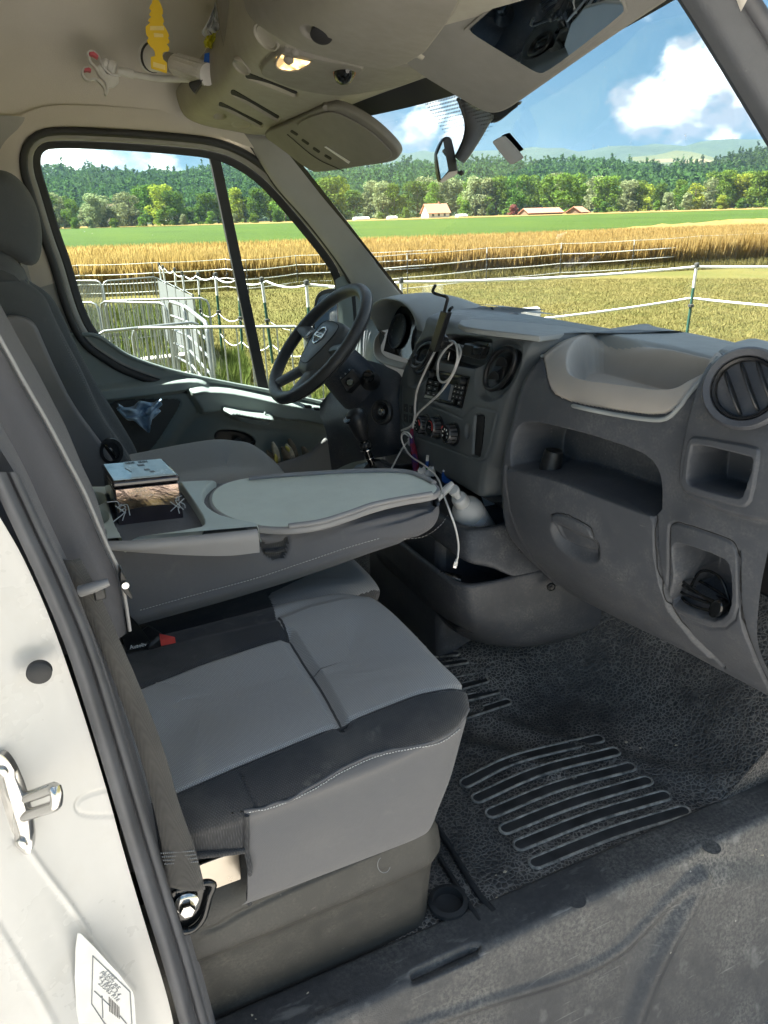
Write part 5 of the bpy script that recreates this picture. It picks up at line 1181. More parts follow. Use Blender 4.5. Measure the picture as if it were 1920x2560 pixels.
# buckle and label under the folded backrest
bk = thing('belt_buckle', 'black seat belt buckle with red button between the cushions', 'buckle')
p0 = at(395, 1585, Z=.455); box('housing', p0 + A(-.012, .004, -.012), (.035, .05, .03), M['black'], bk, .006, (0, -.3, .35))
prism('release_button', [at(x, y, Z=.474) for x, y in ((398, 1583), (438, 1592), (400, 1600))], (0, 0, -.012), M['red'], bk, .001)
lb = thing('belt_label', 'black belt label with white lettering beside the red buckle', 'label'); q = [at(x, y, Z=z) for x, y, z in ((300, 1510, .52), (345, 1560, .50), (378, 1606, .455), (318, 1626, .455), (300, 1580, .48))]
prism('tag', q, (0, .002, -.002), M['black'], lb)
c_ = at(345, 1614, Z=.458); text('print', 'Autoliv', c_ + A(0, -.002, .0005), (.94, -.08, .0), (-.25, .35, .6), .009, M['print'], lb, .0001)
# ---- folded middle backrest used as table
tbl = thing('folded_backrest_table', 'grey folded middle backrest with plastic table top and cup holders', 'folded seat')
secs = []
for X, zt_, zb_, y0, y1 in ((.0, .622, .462, -.415, -.105), (.10, .616, .468, -.418, -.105), (.22, .606, .476, -.420, -.105), (.33, .596, .486, -.421, -.105), (.42, .590, .497, -.421, -.105), (.50, .586, .508, -.420, -.105), (.56, .584, .514, -.418, -.108), (.61, .582, .518, -.410, -.115), (.645, .576, .522, -.392, -.135), (.665, .566, .532, -.36, -.17), (.672, .552, .545, -.30, -.22)):
    secs.append([A(X, y0 + .06, zb_ - .02), A(X, y0 + .018, zb_), A(X, y0 - .002, zb_ + .022), A(X, y0, zb_ + .05), A(X, y0 + .006, zt_ - .02), A(X, y0 + .022, zt_ - .003), A(X, (y0 + y1) / 2, zt_), A(X, y1 - .02, zt_ - .003), A(X, y1, zt_ - .03), A(X, y1, zb_ + .02), A(X, y1 - .03, zb_ - .01)])
G = np.stack([cr(c, 150) for c in secs]); G = np.stack([cr(G[:, j], 200) for j in range(150)], 1)
lowst = [(350, 1532), (500, 1490), (640, 1452), (760, 1412), (870, 1375), (950, 1352), (1010, 1352), (1060, 1345), (1100, 1318), (1120, 1290)]
loopP = chaikin([(646, 1348), (664, 1360), (690, 1358), (708, 1352), (722, 1338), (721, 1375), (708, 1398), (684, 1403), (660, 1392)], 2)
cove = [(640, 1335), (720, 1338), (830, 1322), (900, 1300), (960, 1282), (1060, 1262), (1115, 1258)]
tb, tparts, (TS, tpx, tpy) = relief('padded_body', G, [(loopP, .012, 10), (lowst, .003, 7, 'line'), (cove, .004, 10, 'line')], M['vinyl_t'] if 'vinyl_t' in M else M['vinyl_d'], tbl, split=[('pull_slot', loopP, M['fabric_d'], 0)])
stitches([(x, y - 7) for x, y in lowst[:6]], TS, tpx, tpy, tbl, 8, .001, .0006)
stitches([(x, y - 5) for x, y in lowst[6:]], TS, tpx, tpy, tbl, 8, .001, .0005)
tube('strap', [surf_at(TS, tpx, tpy, x, y) + A(0, -.006, 0) for x, y in ((662, 1378), (685, 1382), (712, 1374))], .006, M['fabric_d'], tbl, 8, 12, sq=(1, .5))
# hard rear tray of the table: recess, cup holders
def tz(X): return np.interp(X, [0, .1, .3, .7], [.646, .634, .612, .596])
def table_at(x, y, dz=0):
    p = at(x, y, Z=.62)
    for _ in range(10): p = at(x, y, Z=tz(p[0]) + dz)
    return p
r_out = chaikin([(150, 1215), (255, 1352), (300, 1352), (640, 1324), (648, 1312), (640, 1303), (560, 1290), (522, 1270), (507, 1248), (510, 1225), (530, 1205), (545, 1197), (420, 1203), (300, 1213)], 1)
xs2_ = np.linspace(-.03, .33, 240); ys2 = np.linspace(-.425, -.095, 220); XX, YY = np.meshgrid(xs2_, ys2, indexing='ij'); G = np.dstack([XX, YY, tz(XX)])
rec = chaikin([(255, 1200), (300, 1345), (330, 1340), (500, 1316), (512, 1306), (500, 1280), (455, 1215), (440, 1190)], 1)
def ell(cx_, cy_, rx, ry): return [(cx_ + rx * math.cos(a), cy_ + ry * math.sin(a)) for a in np.linspace(0, 6.283, 24, endpoint=False)]
px_, py_ = proj(G.reshape(-1, 3)); cxm = px_.reshape(G.shape[:2]); cym = py_.reshape(G.shape[:2])
def clip_out(px, py, H, G):       # rounded outer edge falling to the padded body
    s_ = sdf(px, py, r_out); return H - .030 * (1 - sstep(-7, 3, s_))
relief('rear_tray', G, [clip_out, (rec, .028, 7), (ell(236, 1246, 28, 15), .03, 5), (ell(244, 1292, 26, 17), .03, 5), (ell(240, 1332, 24, 14), .03, 5)], M['table'], tbl, toward=(0, 0, 1), cut=[[(-400, -400), (-400, 3000), (3000, 3000), (3000, -400), (-399, -400)] + list(map(tuple, np.vstack([offset_poly(r_out, 9), offset_poly(r_out, 9)[:1]])))])
rim = [table_at(x, y, .004) for x, y in ((262, 1352), (330, 1351), (450, 1341), (560, 1331), (642, 1322))]
G = loft('tray_edge', [rim, [p + A(0, -.007, -.003) for p in rim], [p + A(0, -.009, -.012) for p in rim], [p + A(0, -.004, -.012 - .03 * sstep(0, .25, p[0])) for p in rim]], M['trayrim'], tbl, 10, 30)
# long tray
tray_o = chaikin([(518, 1252), (526, 1226), (566, 1203), (640, 1190), (760, 1183), (880, 1176), (1005, 1176), (1060, 1190), (1100, 1213), (1101, 1226), (1085, 1237), (1000, 1250), (930, 1268), (870, 1290), (800, 1312), (720, 1322), (640, 1318), (570, 1300), (530, 1276)], 2)
Tt = [A(*p[:2], .0) for p in [at(x, y, Z=.607) for x, y in tray_o]]
top_o = [A(p[0], p[1], .607) for p in Tt]
prism('long_tray', [p - A(0, 0, .013) for p in top_o], (0, 0, .013), M['trayrim'], tbl, .004, 3)
ctr = np.mean(top_o, 0); ins = [p + (ctr - p) / np.linalg.norm(ctr - p) * .007 for p in top_o]
prism('tray_surface', [p - A(0, 0, .002) for p in ins], (0, 0, .0032), M['tray'], tbl, .0012)
def rimbar(pts): tube('tray_rim', [at(x, y, Z=.611) for x, y in pts], .0055, M['trayrim'], tbl, 10, 50, sq=(1.1, .8))
rimbar([(622, 1196), (700, 1189), (880, 1178), (1005, 1178), (1056, 1192), (1085, 1207)])
rimbar([(722, 1315), (800, 1304), (870, 1283), (930, 1262), (1000, 1247), (1080, 1234)])

# ---- driver seat
ds = thing('driver_seat', 'grey driver seat with headrest and hard side shell', 'seat')
inner_e = [(60, 700), (101, 729), (119, 758), (152, 827), (203, 924), (253, 1033), (300, 1105), (335, 1165), (352, 1240)]
outer_e = [(70, 700), (108, 727), (134, 747), (156, 790), (188, 859), (231, 942), (275, 1015), (315, 1080), (345, 1140), (360, 1220)]
i3 = yy(inner_e, .24); o3 = yy(outer_e, .60)
i3 = [A(*p) for p in cr(i3, 12)]; o3 = [A(*p) for p in cr(o3, 12)]
bk_ = lambda P, dx, dy: [p + A(dx, dy, 0) for p in P]
rows = [bk_(i3, -.22, .0), bk_(i3, -.16, -.018), bk_(i3, -.06, -.022), bk_(i3, -.012, -.012), bk_(i3, .0, .012), bk_(i3, -.03, .045), [a * .6 + b * .4 + A(-.055, 0, 0) for a, b in zip(i3, o3)], [a * .3 + b * .7 + A(-.05, 0, 0) for a, b in zip(i3, o3)], bk_(o3, -.03, -.04), bk_(o3, 0, -.008), bk_(o3, -.012, .016), bk_(o3, -.08, .02), bk_(o3, -.2, .0)]
loft('backrest', rows, M['seatback'], ds, 70, 50)
topc = (np.array(i3[0]) + np.array(o3[0])) / 2
tube('backrest_top', [i3[0] + A(-.06, -.0, -.03), i3[0] + A(-.06, .08, .0), topc + A(-.06, 0, .006), o3[0] + A(-.06, -.08, 0), o3[0] + A(-.06, 0, -.03)], .062, M['seatback'], ds, 16, 24)
stl = yy([(150, 838), (200, 935), (240, 1020), (290, 1100), (325, 1160)], .214); V = []; Fc = []
for a, b in zip(resample(cr(stl, 80), 60)[:-1], resample(cr(stl, 80), 60)[1:]):
    v, f = tube_geo(np.array([a, a + (b - a) * .5]), .0006, 4); k = len(V); V += v.tolist(); Fc += [tuple(i + k for i in z) for z in f]
o = mesh('stitching', V, Fc, M['printdim'], ds); o['kind'] = 'stuff'
shell_o = chaikin([(6, 800), (20, 788), (64, 793), (90, 812), (108, 856), (145, 939), (188, 1022), (246, 1098), (290, 1160), (330, 1240), (330, 1270), (200, 1270), (120, 1130), (60, 990), (20, 880)], 2)
prism('side_shell', [at(x, y, Y=.195) for x, y in shell_o], (0, .05, 0), M['seatshell'], ds, .012, 4)
inn = [tuple(np.array((150, 1030)) + (np.array(q) - np.array((150, 1030))) * .93) for q in shell_o]
lever_o = ell(281, 1128, 30, 24)
lathe('lever_bezel', [(.026, -.004), (.026, .006), (.019, .006), (.018, -.002), (0, -.003)], at(278, 1128, Y=.200), (.1, -1, 0), M['black'], ds, 28, sx=1.0, sy=1.2)
tube('recline_lever', [at(262, 1112, Y=.185), at(275, 1124, Y=.18), at(288, 1142, Y=.182)], [.003, .005, .004], M['blackgloss'], ds, 8, 10)
hr = [(-120, 455), (-60, 425), (0, 420), (36, 434), (69, 468), (94, 519), (106, 574), (106, 624), (96, 658), (72, 668), (40, 655), (0, 640), (-60, 635), (-120, 600)]
pillow('headrest', cr(hr, 40, True), .30, .54, M['seatback'], ds, .16)
for dy in (0, .13): tube('headrest_post', [at(40, 640, Y=.36) + A(0, dy, 0), at(50, 690, Y=.36) + A(0, dy, 0), at(56, 730, Y=.36) + A(0, dy, 0)], .006, M['chrome'], ds, 10, 8)
lathe('post_collar', [(.016, -.01), (.016, .003), (.011, .008), (.006, .009)], at(52, 706, Y=.36), (.15, 0, 1), M['black'], ds, 20)
# driver cushion
ol3 = [(.0, .20), (.2, .195), (.42, .195), (.50, .205), (.535, .25), (.545, .40), (.535, .55), (.50, .60), (.40, .61), (.2, .61), (.0, .60), (-.02, .4)]
G = ringloft(cush_rings(ol3, lambda x, y: np.interp(x, [0, .4, .55], [.455, .475, .46]), lambda x: .45, (.12, .40, .40), zb=.30, fx=.44), 120, 40)
mesh('cushion', close_grid(G).reshape(-1, 3), grid_faces(40, 121), M['fabric'], ds)
box('seat_base', (.2, .4, .15), (.44, .38, .32), M['dash2'], ds, .02)
# ================================================================== DASHBOARD
dash = thing('dashboard', 'dark grey van dashboard with grey passenger pad, glovebox and round vents', 'dashboard')
def sgrid(rows, nv, nu):
    """rows: list of point lists (one per profile row) -> (nu, nv, 3) surface"""
    C = np.stack([cr(r_, nv) for r_ in rows], 0); return np.stack([cr(C[:, j], nu) for j in range(nv)], 1)
Ys = [-.905, -.86, -.78, -.70, -.55, -.45, -.375, -.352, -.332, -.30]
def row(z, X, dz=None):
    X = list(X[:7]) + [X[6] - .003, X[6] + .022, X[6] + .15]
    return [A(x, y, z) for k, (x, y) in enumerate(zip(X, Ys))]
ws = lambda y: wpt((.758 - y) / 1.58, .835)[0] - .012
drows = [row(.285, [1.16, 1.14, 1.12, 1.10, 1.09, 1.08, 1.08, 1.08, 1.08]), row(.30, [1.06, 1.055, 1.045, 1.035, 1.01, .995, .99, .985, .985]), row(.335, [1.025, 1.018, 1.005, .995, .972, .956, .95, .945, .945]), row(.45, [.945, .938, .928, .922, .885, .862, .85, .845, .845]),
         row(.54, [.925, .918, .910, .905, .862, .838, .828, .822, .822]), row(.62, [.925, .918, .908, .904, .862, .840, .826, .822, .822]), row(.70, [.93, .923, .913, .907, .872, .852, .845, .842, .842]), row(.76, [.938, .93, .918, .911, .882, .866, .862, .860, .860]),
         row(.80, [.95, .94, .928, .92, .897, .885, .882, .880, .88]), row(.835, [.975, .965, .955, .95, .935, .928, .925, .92, .92]), row(.858, [1.01, 1.005, 1.0, .998, .99, .985, .98, .98, .98]), row(.864, [1.06, 1.06, 1.06, 1.06, 1.06, 1.06, 1.06, 1.06, 1.06]),
         [A(ws(y) - .06, y, .855) for y in Ys], [A(ws(y), y, .838) for y in Ys], [A(ws(y) + .06, y, .822) for y in Ys]]
G = sgrid(drows, 480, 620)
shelf = chaikin([(1284, 1170), (1281, 1138), (1286, 1096), (1302, 1065), (1330, 1058), (1371, 1066), (1476, 1092), (1573, 1124), (1618, 1146), (1642, 1176), (1650, 1215), (1649, 1289), (1597, 1272), (1492, 1233), (1391, 1193)], 1)
glove = chaikin([(1267, 1166), (1391, 1196), (1492, 1236), (1597, 1277), (1641, 1291), (1642, 1383), (1655, 1456), (1680, 1525), (1737, 1597), (1800, 1660), (1600, 1570), (1500, 1520), (1418, 1478), (1383, 1448), (1331, 1391), (1298, 1335), (1278, 1278), (1268, 1214)], 1)
gl_edge = [(1641, 1291), (1642, 1383), (1655, 1456), (1680, 1525), (1737, 1597), (1810, 1668)]
gl_left = [(1267, 1166), (1268, 1214), (1278, 1278), (1298, 1335), (1331, 1391), (1383, 1448), (1418, 1478)]
scoop = chaikin([(1384, 1300), (1396, 1350), (1432, 1384), (1494, 1402), (1497, 1376), (1490, 1350), (1440, 1330)], 2)
flap = chaikin([(1381, 1285), (1400, 1283), (1424, 1288), (1470, 1312), (1482, 1326), (1492, 1372), (1488, 1380), (1450, 1374), (1410, 1356), (1393, 1335)], 1)
pkt1o = chaikin([(1746, 1092), (1762, 1090), (1905, 1115), (1918, 1128), (1898, 1244), (1884, 1262), (1865, 1264), (1738, 1230), (1724, 1216), (1722, 1200), (1734, 1110)], 1)
pkt1 = chaikin([(1752, 1116), (1764, 1114), (1890, 1144), (1898, 1152), (1874, 1232), (1864, 1238), (1756, 1210), (1744, 1200), (1744, 1185)], 1)
pkt2o = chaikin([(1672, 1318), (1680, 1308), (1700, 1308), (1816, 1346), (1838, 1364), (1847, 1400), (1848, 1540), (1800, 1580), (1700, 1545), (1665, 1500), (1672, 1440)], 1)
pkt2 = chaikin([(1686, 1364), (1706, 1366), (1800, 1398), (1820, 1420), (1823, 1505), (1810, 1540), (1775, 1550), (1690, 1512), (1678, 1500), (1694, 1448), (1688, 1404)], 1)
pod = chaikin([(1800, 880), (1765, 930), (1742, 1000), (1722, 1080), (1706, 1180), (1712, 1218), (1735, 1245), (1895, 1305), (2300, 1330), (2300, 850), (1900, 850)], 2)
endcap = [(1846, 1380), (1848, 1505), (1862, 1577), (1890, 1650), (1925, 1725)]
padtop = [(1811, 904), (1683, 869), (1568, 848), (1481, 831), (1440, 825), (1388, 836), (1356, 850)]
padp = chaikin([(1352, 872), (1359, 895), (1371, 964), (1390, 990), (1440, 1008), (1539, 1026), (1650, 1040), (1689, 1019), (1718, 981), (1753, 941), (1793, 915), (1811, 905), (1683, 869), (1568, 848), (1481, 831), (1440, 825), (1388, 836), (1356, 850)], 1)
padrim = chaikin([(1336, 880), (1352, 900), (1360, 964), (1380, 998), (1440, 1018), (1539, 1038), (1655, 1051), (1699, 1025), (1726, 985), (1760, 946), (1800, 918), (1820, 906), (1683, 866), (1568, 845), (1481, 828), (1440, 822), (1380, 832), (1340, 845)], 1)
tub = chaikin([(1423, 905), (1428, 875), (1450, 850), (1492, 838), (1545, 846), (1620, 865), (1700, 884), (1780, 908), (1762, 926), (1714, 950), (1692, 964), (1654, 970), (1539, 953), (1455, 943), (1427, 932)], 2)
topcov = [(1000, 700), (2300, 700), (2300, 1000), (1900, 935), (1811, 904), (1683, 869), (1568, 848), (1481, 831), (1440, 825), (1388, 834), (1300, 834), (1180, 822), (1000, 815)]
feats = [(glove, -.005, 8), (shelf, .12, 12, 'fillx'), (gl_edge, .007, 5, 'line'), (gl_left, .006, 5, 'line'), (scoop, .016, 22), (flap, -.003, 5), (flap, .002, 3, 'loop'), (pod, -.016, 20), (pkt1o, -.004, 8), (pkt1o, .0025, 4, 'loop'), (pkt1, .085, 12), (pkt2o, .003, 6, 'loop'), (pkt2, .09, 16), (endcap, .006, 7, 'line'),
         (padp, -.002, 6), (padp, .004, 4, 'loop'), (tub, .072, 16), (padtop, .004, 6, 'line'), ([(1811, 904), (1900, 925), (2000, 950)], .004, 6, 'line')]
dm_, dparts, (DS, dpx, dpy) = relief('passenger_panel', G, feats, M['dash'], dash, split=[('top_cover', topcov, M['dashtop'], 0), ('grey_pad', padp, M['pad'], 0), ('glovebox_lid', glove, M['dash'], 0), ('glovebox_latch', flap, M['dash'], 0)])
keep_largest(dparts[3])
def dsurf(x, y, off=0.0):
    i = np.argmin((dpx - x) ** 2 + (dpy - y) ** 2); N = gnormals(DS).reshape(-1, 3)[i]; p = DS.reshape(-1, 3)[i]
    if N @ (CAM - p) < 0: N = -N
    return p + N * off, N
tube('pad_surround', [dsurf(x, y, .003)[0] for x, y in ((1346, 884), (1354, 905), (1362, 966), (1384, 1000), (1440, 1017), (1539, 1036), (1652, 1049), (1696, 1026), (1724, 988), (1758, 948), (1798, 920))], .004, M['dashtop'], dash, 10, 60)
# textured liner ribs of the pad tub come from the material; a bent card stop inside the upper side pocket
p_, n_ = dsurf(1862, 1225, .0); box('pocket_stop', p_ + A(.02, 0, .02), (.03, .02, .045), M['dash2'], dash, .004)
def dseam(name, pts, r_=.0011, closed=False):
    P = resample(cr(pts, 240, closed), 90); fl = DS.reshape(-1, 3); fx_, fy_ = dpx.ravel(), dpy.ravel(); out = []
    for q in P:
        i = np.argpartition((fx_ - q[0]) ** 2 + (fy_ - q[1]) ** 2, 4)[:4]; i = i[np.argmin(np.linalg.norm(fl[i] - CAM, axis=1))]; out.append(fl[i] + (CAM - fl[i]) * .0006)
    sm = np.array(out)
    for _ in range(3): sm[1:-1] = (sm[:-2] + 2 * sm[1:-1] + sm[2:]) / 4
    return tube(name, sm, r_, M['dark'], dash, 6)
dseam('panel_gap', gl_edge); dseam('panel_gap', gl_left); dseam('panel_gap', endcap, .0014)
dseam('panel_gap', [(1381, 1285), (1400, 1282), (1424, 1287), (1470, 1311), (1484, 1326), (1493, 1374)], .0008)
dseam('panel_gap', [(1676, 1440), (1672, 1330), (1682, 1310), (1702, 1309), (1816, 1347), (1839, 1366), (1847, 1404)], .0009)
# conical rubber stopper on the shelf
p_ = at(1372, 1186, X=.885); lathe('shelf_stopper', [(.0245, 0), (.024, .006), (.0225, .010), (.0185, .048), (.017, .052), (0, .053)], p_, (.1, -.12, 1), M['black'], dash, 24)
# round side vent
def vent(cx, cy, rpx, face_n, c3, parent, rr, tilt):
    x, y, a = basis(face_n)
    lathe('vent_bezel', [(rr * 1.34, -.004), (rr * 1.34, .006), (rr * 1.25, .013), (rr * 1.06, .010), (rr * 1.0, .0), (rr * .98, -.03), (0, -.032)], c3, face_n, M['dash2'], parent, 48)
    lathe('vent_ring', [(rr * 1.02, -.006), (rr * 1.03, .006), (rr * .98, .009), (rr * .90, .006), (rr * .88, -.02)], c3, face_n, M['black'], parent, 48)
    up = x * math.cos(tilt) + y * math.sin(tilt); sd_ = np.cross(a, up)
    for k in (-.42, .10, .55):
        w_ = rr * .86 * math.sqrt(max(.05, 1 - k * k)); P = [c3 + sd_ * (rr * k) + up * (w_ * math.cos(t_)) + a * (.002 + .018 * max(0, math.sin(t_)) - .012 * max(0, -math.sin(t_))) for t_ in np.linspace(0, 2 * math.pi, 24, endpoint=False)]
        prism('vent_vane', P, sd_ * .0035, M['black'], parent, .001)
v3, vn = dsurf(1862, 978, .004); vn = A(-.86, -.42, .30); vn /= np.linalg.norm(vn); vent(0, 0, 0, vn, at(1864, 972, X=.905), dash, .044, -1.05)

# ---- centre stack
def Xs(z): return np.interp(z, [.46, .52, .72, .84, .872], [.842, .846, .872, .890, .915])
def stk(x, y):
    p = at(x, y, X=.87)
    for _ in range(15): p = at(x, y, X=Xs(p[2]))
    return p
Rin = np.array([stk(x, y) for x, y in ((1321, 866), (1305, 900), (1289, 931), (1259, 1009), (1241, 1081), (1230, 1130), (1212, 1165))])
Lin = np.array([stk(x, y) for x, y in ((1052, 832), (1030, 868), (1013, 904), (996, 952), (993, 1017), (1000, 1063), (1010, 1092))])
def yr(z): o_ = np.argsort(Rin[:, 2]); return np.interp(z, Rin[o_, 2], Rin[o_, 1])
def yl(z): o_ = np.argsort(Lin[:, 2]); return np.interp(z, Lin[o_, 2], Lin[o_, 1])
rows = []
for z, X in ((.485, .880), (.500, .850), (.52, .845), (.56, .850), (.62, .858), (.70, .868), (.78, .880), (.83, .888), (.856, .899), (.866, .925), (.869, .97), (.863, 1.06), (.848, 1.18)):
    zz = min(z, .865); a, b = yl(zz), yr(zz); w_ = a - b
    if z > .862 and X > .93: a, b = yl(.865) , yr(.865) - (X - .925) * .4
    rows.append([A(X + .10, a + .012, z), A(X + .03, a + .006, z), A(X + .004, a - .008, z), A(X, a - .03, z)] + [A(X, a + (b - a) * k, z) for k in (.25, .5, .75)] + [A(X, b + .03, z), A(X + .004, b + .008, z), A(X + .016, b - .004, z), A(X + .055, b - .022, z), A(X + .13, b - .034, z)])
G = sgrid(rows, 330, 330)
bay = chaikin([(1112, 842), (1125, 838), (1224, 848), (1230, 854), (1210, 898), (1192, 917), (1180, 920), (1092, 902), (1088, 894), (1100, 860)], 1)
radio = [(1071, 921), (1174, 942), (1154, 1022), (1058, 996)]
dishR = chaikin([(1193, 970), (1193, 925), (1212, 882), (1246, 852), (1285, 848), (1302, 866), (1298, 915), (1278, 960), (1248, 992), (1222, 1002), (1200, 992)], 2)
holeR = chaikin([(1213, 952), (1220, 915), (1243, 882), (1270, 867), (1290, 878), (1290, 906), (1277, 937), (1255, 964), (1232, 976), (1217, 968)], 2)
dishL = chaikin([(1022, 955), (1026, 905), (1040, 868), (1066, 848), (1090, 848), (1095, 870), (1086, 905), (1068, 945), (1045, 965), (1028, 966)], 2)
holeL = chaikin([(1036, 918), (1044, 880), (1062, 860), (1082, 858), (1086, 872), (1076, 905), (1060, 930), (1042, 934)], 2)
clim = [(1045, 1004), (1120, 1030), (1154, 1046), (1172, 1024), (1184, 1015), (1240, 1027), (1244, 1036), (1226, 1115), (1214, 1146), (1198, 1153), (1120, 1122), (1040, 1092)]
slot_ = chaikin([(1190, 1036), (1208, 1038), (1211, 1044), (1201, 1138), (1196, 1143), (1183, 1139), (1181, 1132), (1187, 1040)], 1)
oval = ell(1169, 1078, 6, 18); swp = [(1004, 966), (1036, 976), (1040, 984), (1036, 1060), (1030, 1068), (1012, 1062), (1004, 1050)]
feats = [(dishR, .014, 16), (holeR, .03, 5), (dishL, .012, 14), (holeL, .03, 5), (bay, .045, 6), (radio, .006, 4), (clim, .002, 4, 'loop'), (slot_, .02, 5), (oval, .006, 5), (swp, .002, 4, 'loop')]
sm_, _, (SS, spx, spy) = relief('centre_stack', G, feats, M['stack'], dash, split=[('storage_bay', bay, M['black'], 0), ('radio_face', radio, M['black'], 0), ('vent_well', holeR, M['black'], 0), ('vent_well', holeL, M['black'], 0)])
def ssurf(x, y, off=0.0): p = stk(x, y); n = A(-1, 0, .13); n /= np.linalg.norm(n); return p + n * off
SN = A(-1, 0, .13); SN /= np.linalg.norm(SN); SX = A(0, -1, 0); SY = np.cross(SN, SX); SY = A(.13, 0, 1) / np.linalg.norm(A(.13, 0, 1))
def outline_tube(name, poly, off, r_, mat, par): return tube(name, [ssurf(x, y, off) for x, y in poly], r_, mat, par, 8, None, True)
for hole, lab in ((holeR, 'R'), (holeL, 'L')):
    outline_tube('vent_ring', hole, .002 if lab == 'R' else .0, .0055, M['black'], dash)
    hx, hy = np.mean(hole, 0); s_ = 1 if lab == 'R' else .78
    for (dx, dy, rx, ry) in (((4, -20, 27, 19), (-14, 14, 25, 19)) if lab == 'R' else ((6, -14, 15, 14), (-6, 12, 16, 15))):
        c3 = ssurf(hx + dx, hy + dy, -.002); up = A(.15, -.45, .85); up /= np.linalg.norm(up); fw = A(-.75, .45, .35); fw /= np.linalg.norm(fw)
        m_ = at(hx + dx, hy + dy, X=c3[0]); k = c3[0] * 0 + np.linalg.norm(c3 - CAM) / F
        P = [c3 + up * (-.5 * rx * k * 1.0) + (A(0, -1, 0.15) * (ry * k * 1.3 * math.cos(t_))) + up * (rx * k * 1.1 * max(0, math.sin(t_))) + A(-.010 * max(0, math.sin(t_)), 0, 0) for t_ in np.linspace(0, math.pi, 16)]
        prism('vent_vane', P, A(.004, .001, 0), M['black'], dash, .001)
# radio
def rq(u, v): a, b, c, d = [np.array(q, float) for q in radio]; return tuple((a * (1 - u) + b * u) * (1 - v) + (d * (1 - u) + c * u) * v)
rad = thing('car_radio', 'black dashboard radio with display, round knobs and small buttons', 'radio')
def rbox(name, u0, v0, u1, v1, t0, t1, mat, par, bev=.0006):
    P = [ssurf(*rq(u, v), t0) for u, v in ((u0, v0), (u1, v0), (u1, v1), (u0, v1))]; return prism(name, P, SN * (t1 - t0), mat, par, bev)
rbox('faceplate', .015, .02, .985, .98, -.0058, -.001, M['blackgloss'], rad, .001)
rbox('cassette_slot', .20, .10, .80, .19, -.001, .0006, M['dark'], rad)
rbox('display', .40, .34, .68, .88, -.001, .0004, M['sky_reflect'], rad)
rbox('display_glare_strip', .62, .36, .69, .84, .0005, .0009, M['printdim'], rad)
for r_ in range(3):
    for c_ in range(2): b_ = rbox('button', .06 + c_ * .14, .36 + r_ * .18, .18 + c_ * .14, .50 + r_ * .18, -.001, .002, M['black'], rad); rbox('print', .10 + c_ * .14, .41 + r_ * .18, .14 + c_ * .14, .44 + r_ * .18, .0021, .0023, M['print'], b_)
for r_ in range(4):
    for c_ in range(3):
        if r_ == 3 and c_ == 1: continue
        b_ = rbox('button', .71 + c_ * .085, .32 + r_ * .155, .78 + c_ * .085, .44 + r_ * .155, -.001, .0022, M['black'], rad); rbox('print', .735 + c_ * .085, .36 + r_ * .155, .76 + c_ * .085, .39 + r_ * .155, .0023, .0025, M['print'], b_)
for u in (.11, .88): lathe('knob', [(.0095, -.001), (.0090, .010), (.008, .0115), (0, .0115)], ssurf(*rq(u, .17)), SN, M['black'], rad, 20)
# climate knobs
M['satin'] = simple('satin_grip', (.10, .10, .105), .25, .3)
for k, (x, y, r_) in enumerate(((1057, 1060, .0225), (1088, 1066, .0245), (1128, 1083, .0235))):
    kt = thing('climate_knob', ('leftmost round climate knob with red mark below the radio', 'middle round climate knob with A/C print below the radio', 'right round climate knob with airflow symbols below the radio')[k], 'knob', group='climate knobs')
    c3 = ssurf(x + 8, y + 2, 0)
    lathe('collar', [(r_ * 1.25, 0), (r_ * 1.22, .004), (r_ * 1.0, .005)], c3, SN, M['black'], kt, 32)
    g_ = lathe('grip', [(r_ * 1.0, .002), (r_ * .97, .022), (r_ * .90, .026), (r_ * .78, .026), (r_ * .76, .024)], c3, SN, M['satin'], kt, 40)
    for q in range(14): a = q * 2 * math.pi / 14; d_ = SX * math.cos(a) + SY * math.sin(a); tube('rib', [c3 + d_ * r_ * 1.0 + SN * .004, c3 + d_ * r_ * .97 + SN * .022], .0011, M['blackgloss'], kt, 5)
    lathe('cap', [(r_ * .77, .022), (r_ * .76, .0255), (0, .0258)], c3, SN, M['blackgloss'], kt, 32)
    cp = c3 + SN * .0262
    if k == 1:
        text('print', 'A/C', cp, SX, SY, .008, M['print'], kt, .0001)
        tube('red_arc', [cp + (SX * math.cos(a) + SY * math.sin(a)) * r_ * .62 for a in np.linspace(-.3, 1.9, 14)], .0011, M['red'], kt, 5)
    elif k == 0:
        tube('red_arc', [cp + (SX * math.cos(a) + SY * math.sin(a)) * r_ * .62 for a in np.linspace(.1, 1.2, 10)], .0016, M['red'], kt, 5)
        for a in (2.2, 3.0, 3.8, 4.6): box('print', cp + (SX * math.cos(a) + SY * math.sin(a)) * r_ * .5, (.0006, .003, .003), M['print'], kt)
    else:
        for a in np.linspace(-.5, 3.6, 6): box('print', cp + (SX * math.cos(a) + SY * math.sin(a)) * r_ * .5, (.0006, .0034, .004), M['print'], kt)
        tube('red_arc', [cp + (SX * math.cos(a) + SY * math.sin(a)) * r_ * .9 for a in np.linspace(2.3, 2.7, 5)], .0012, M['red'], kt, 5)
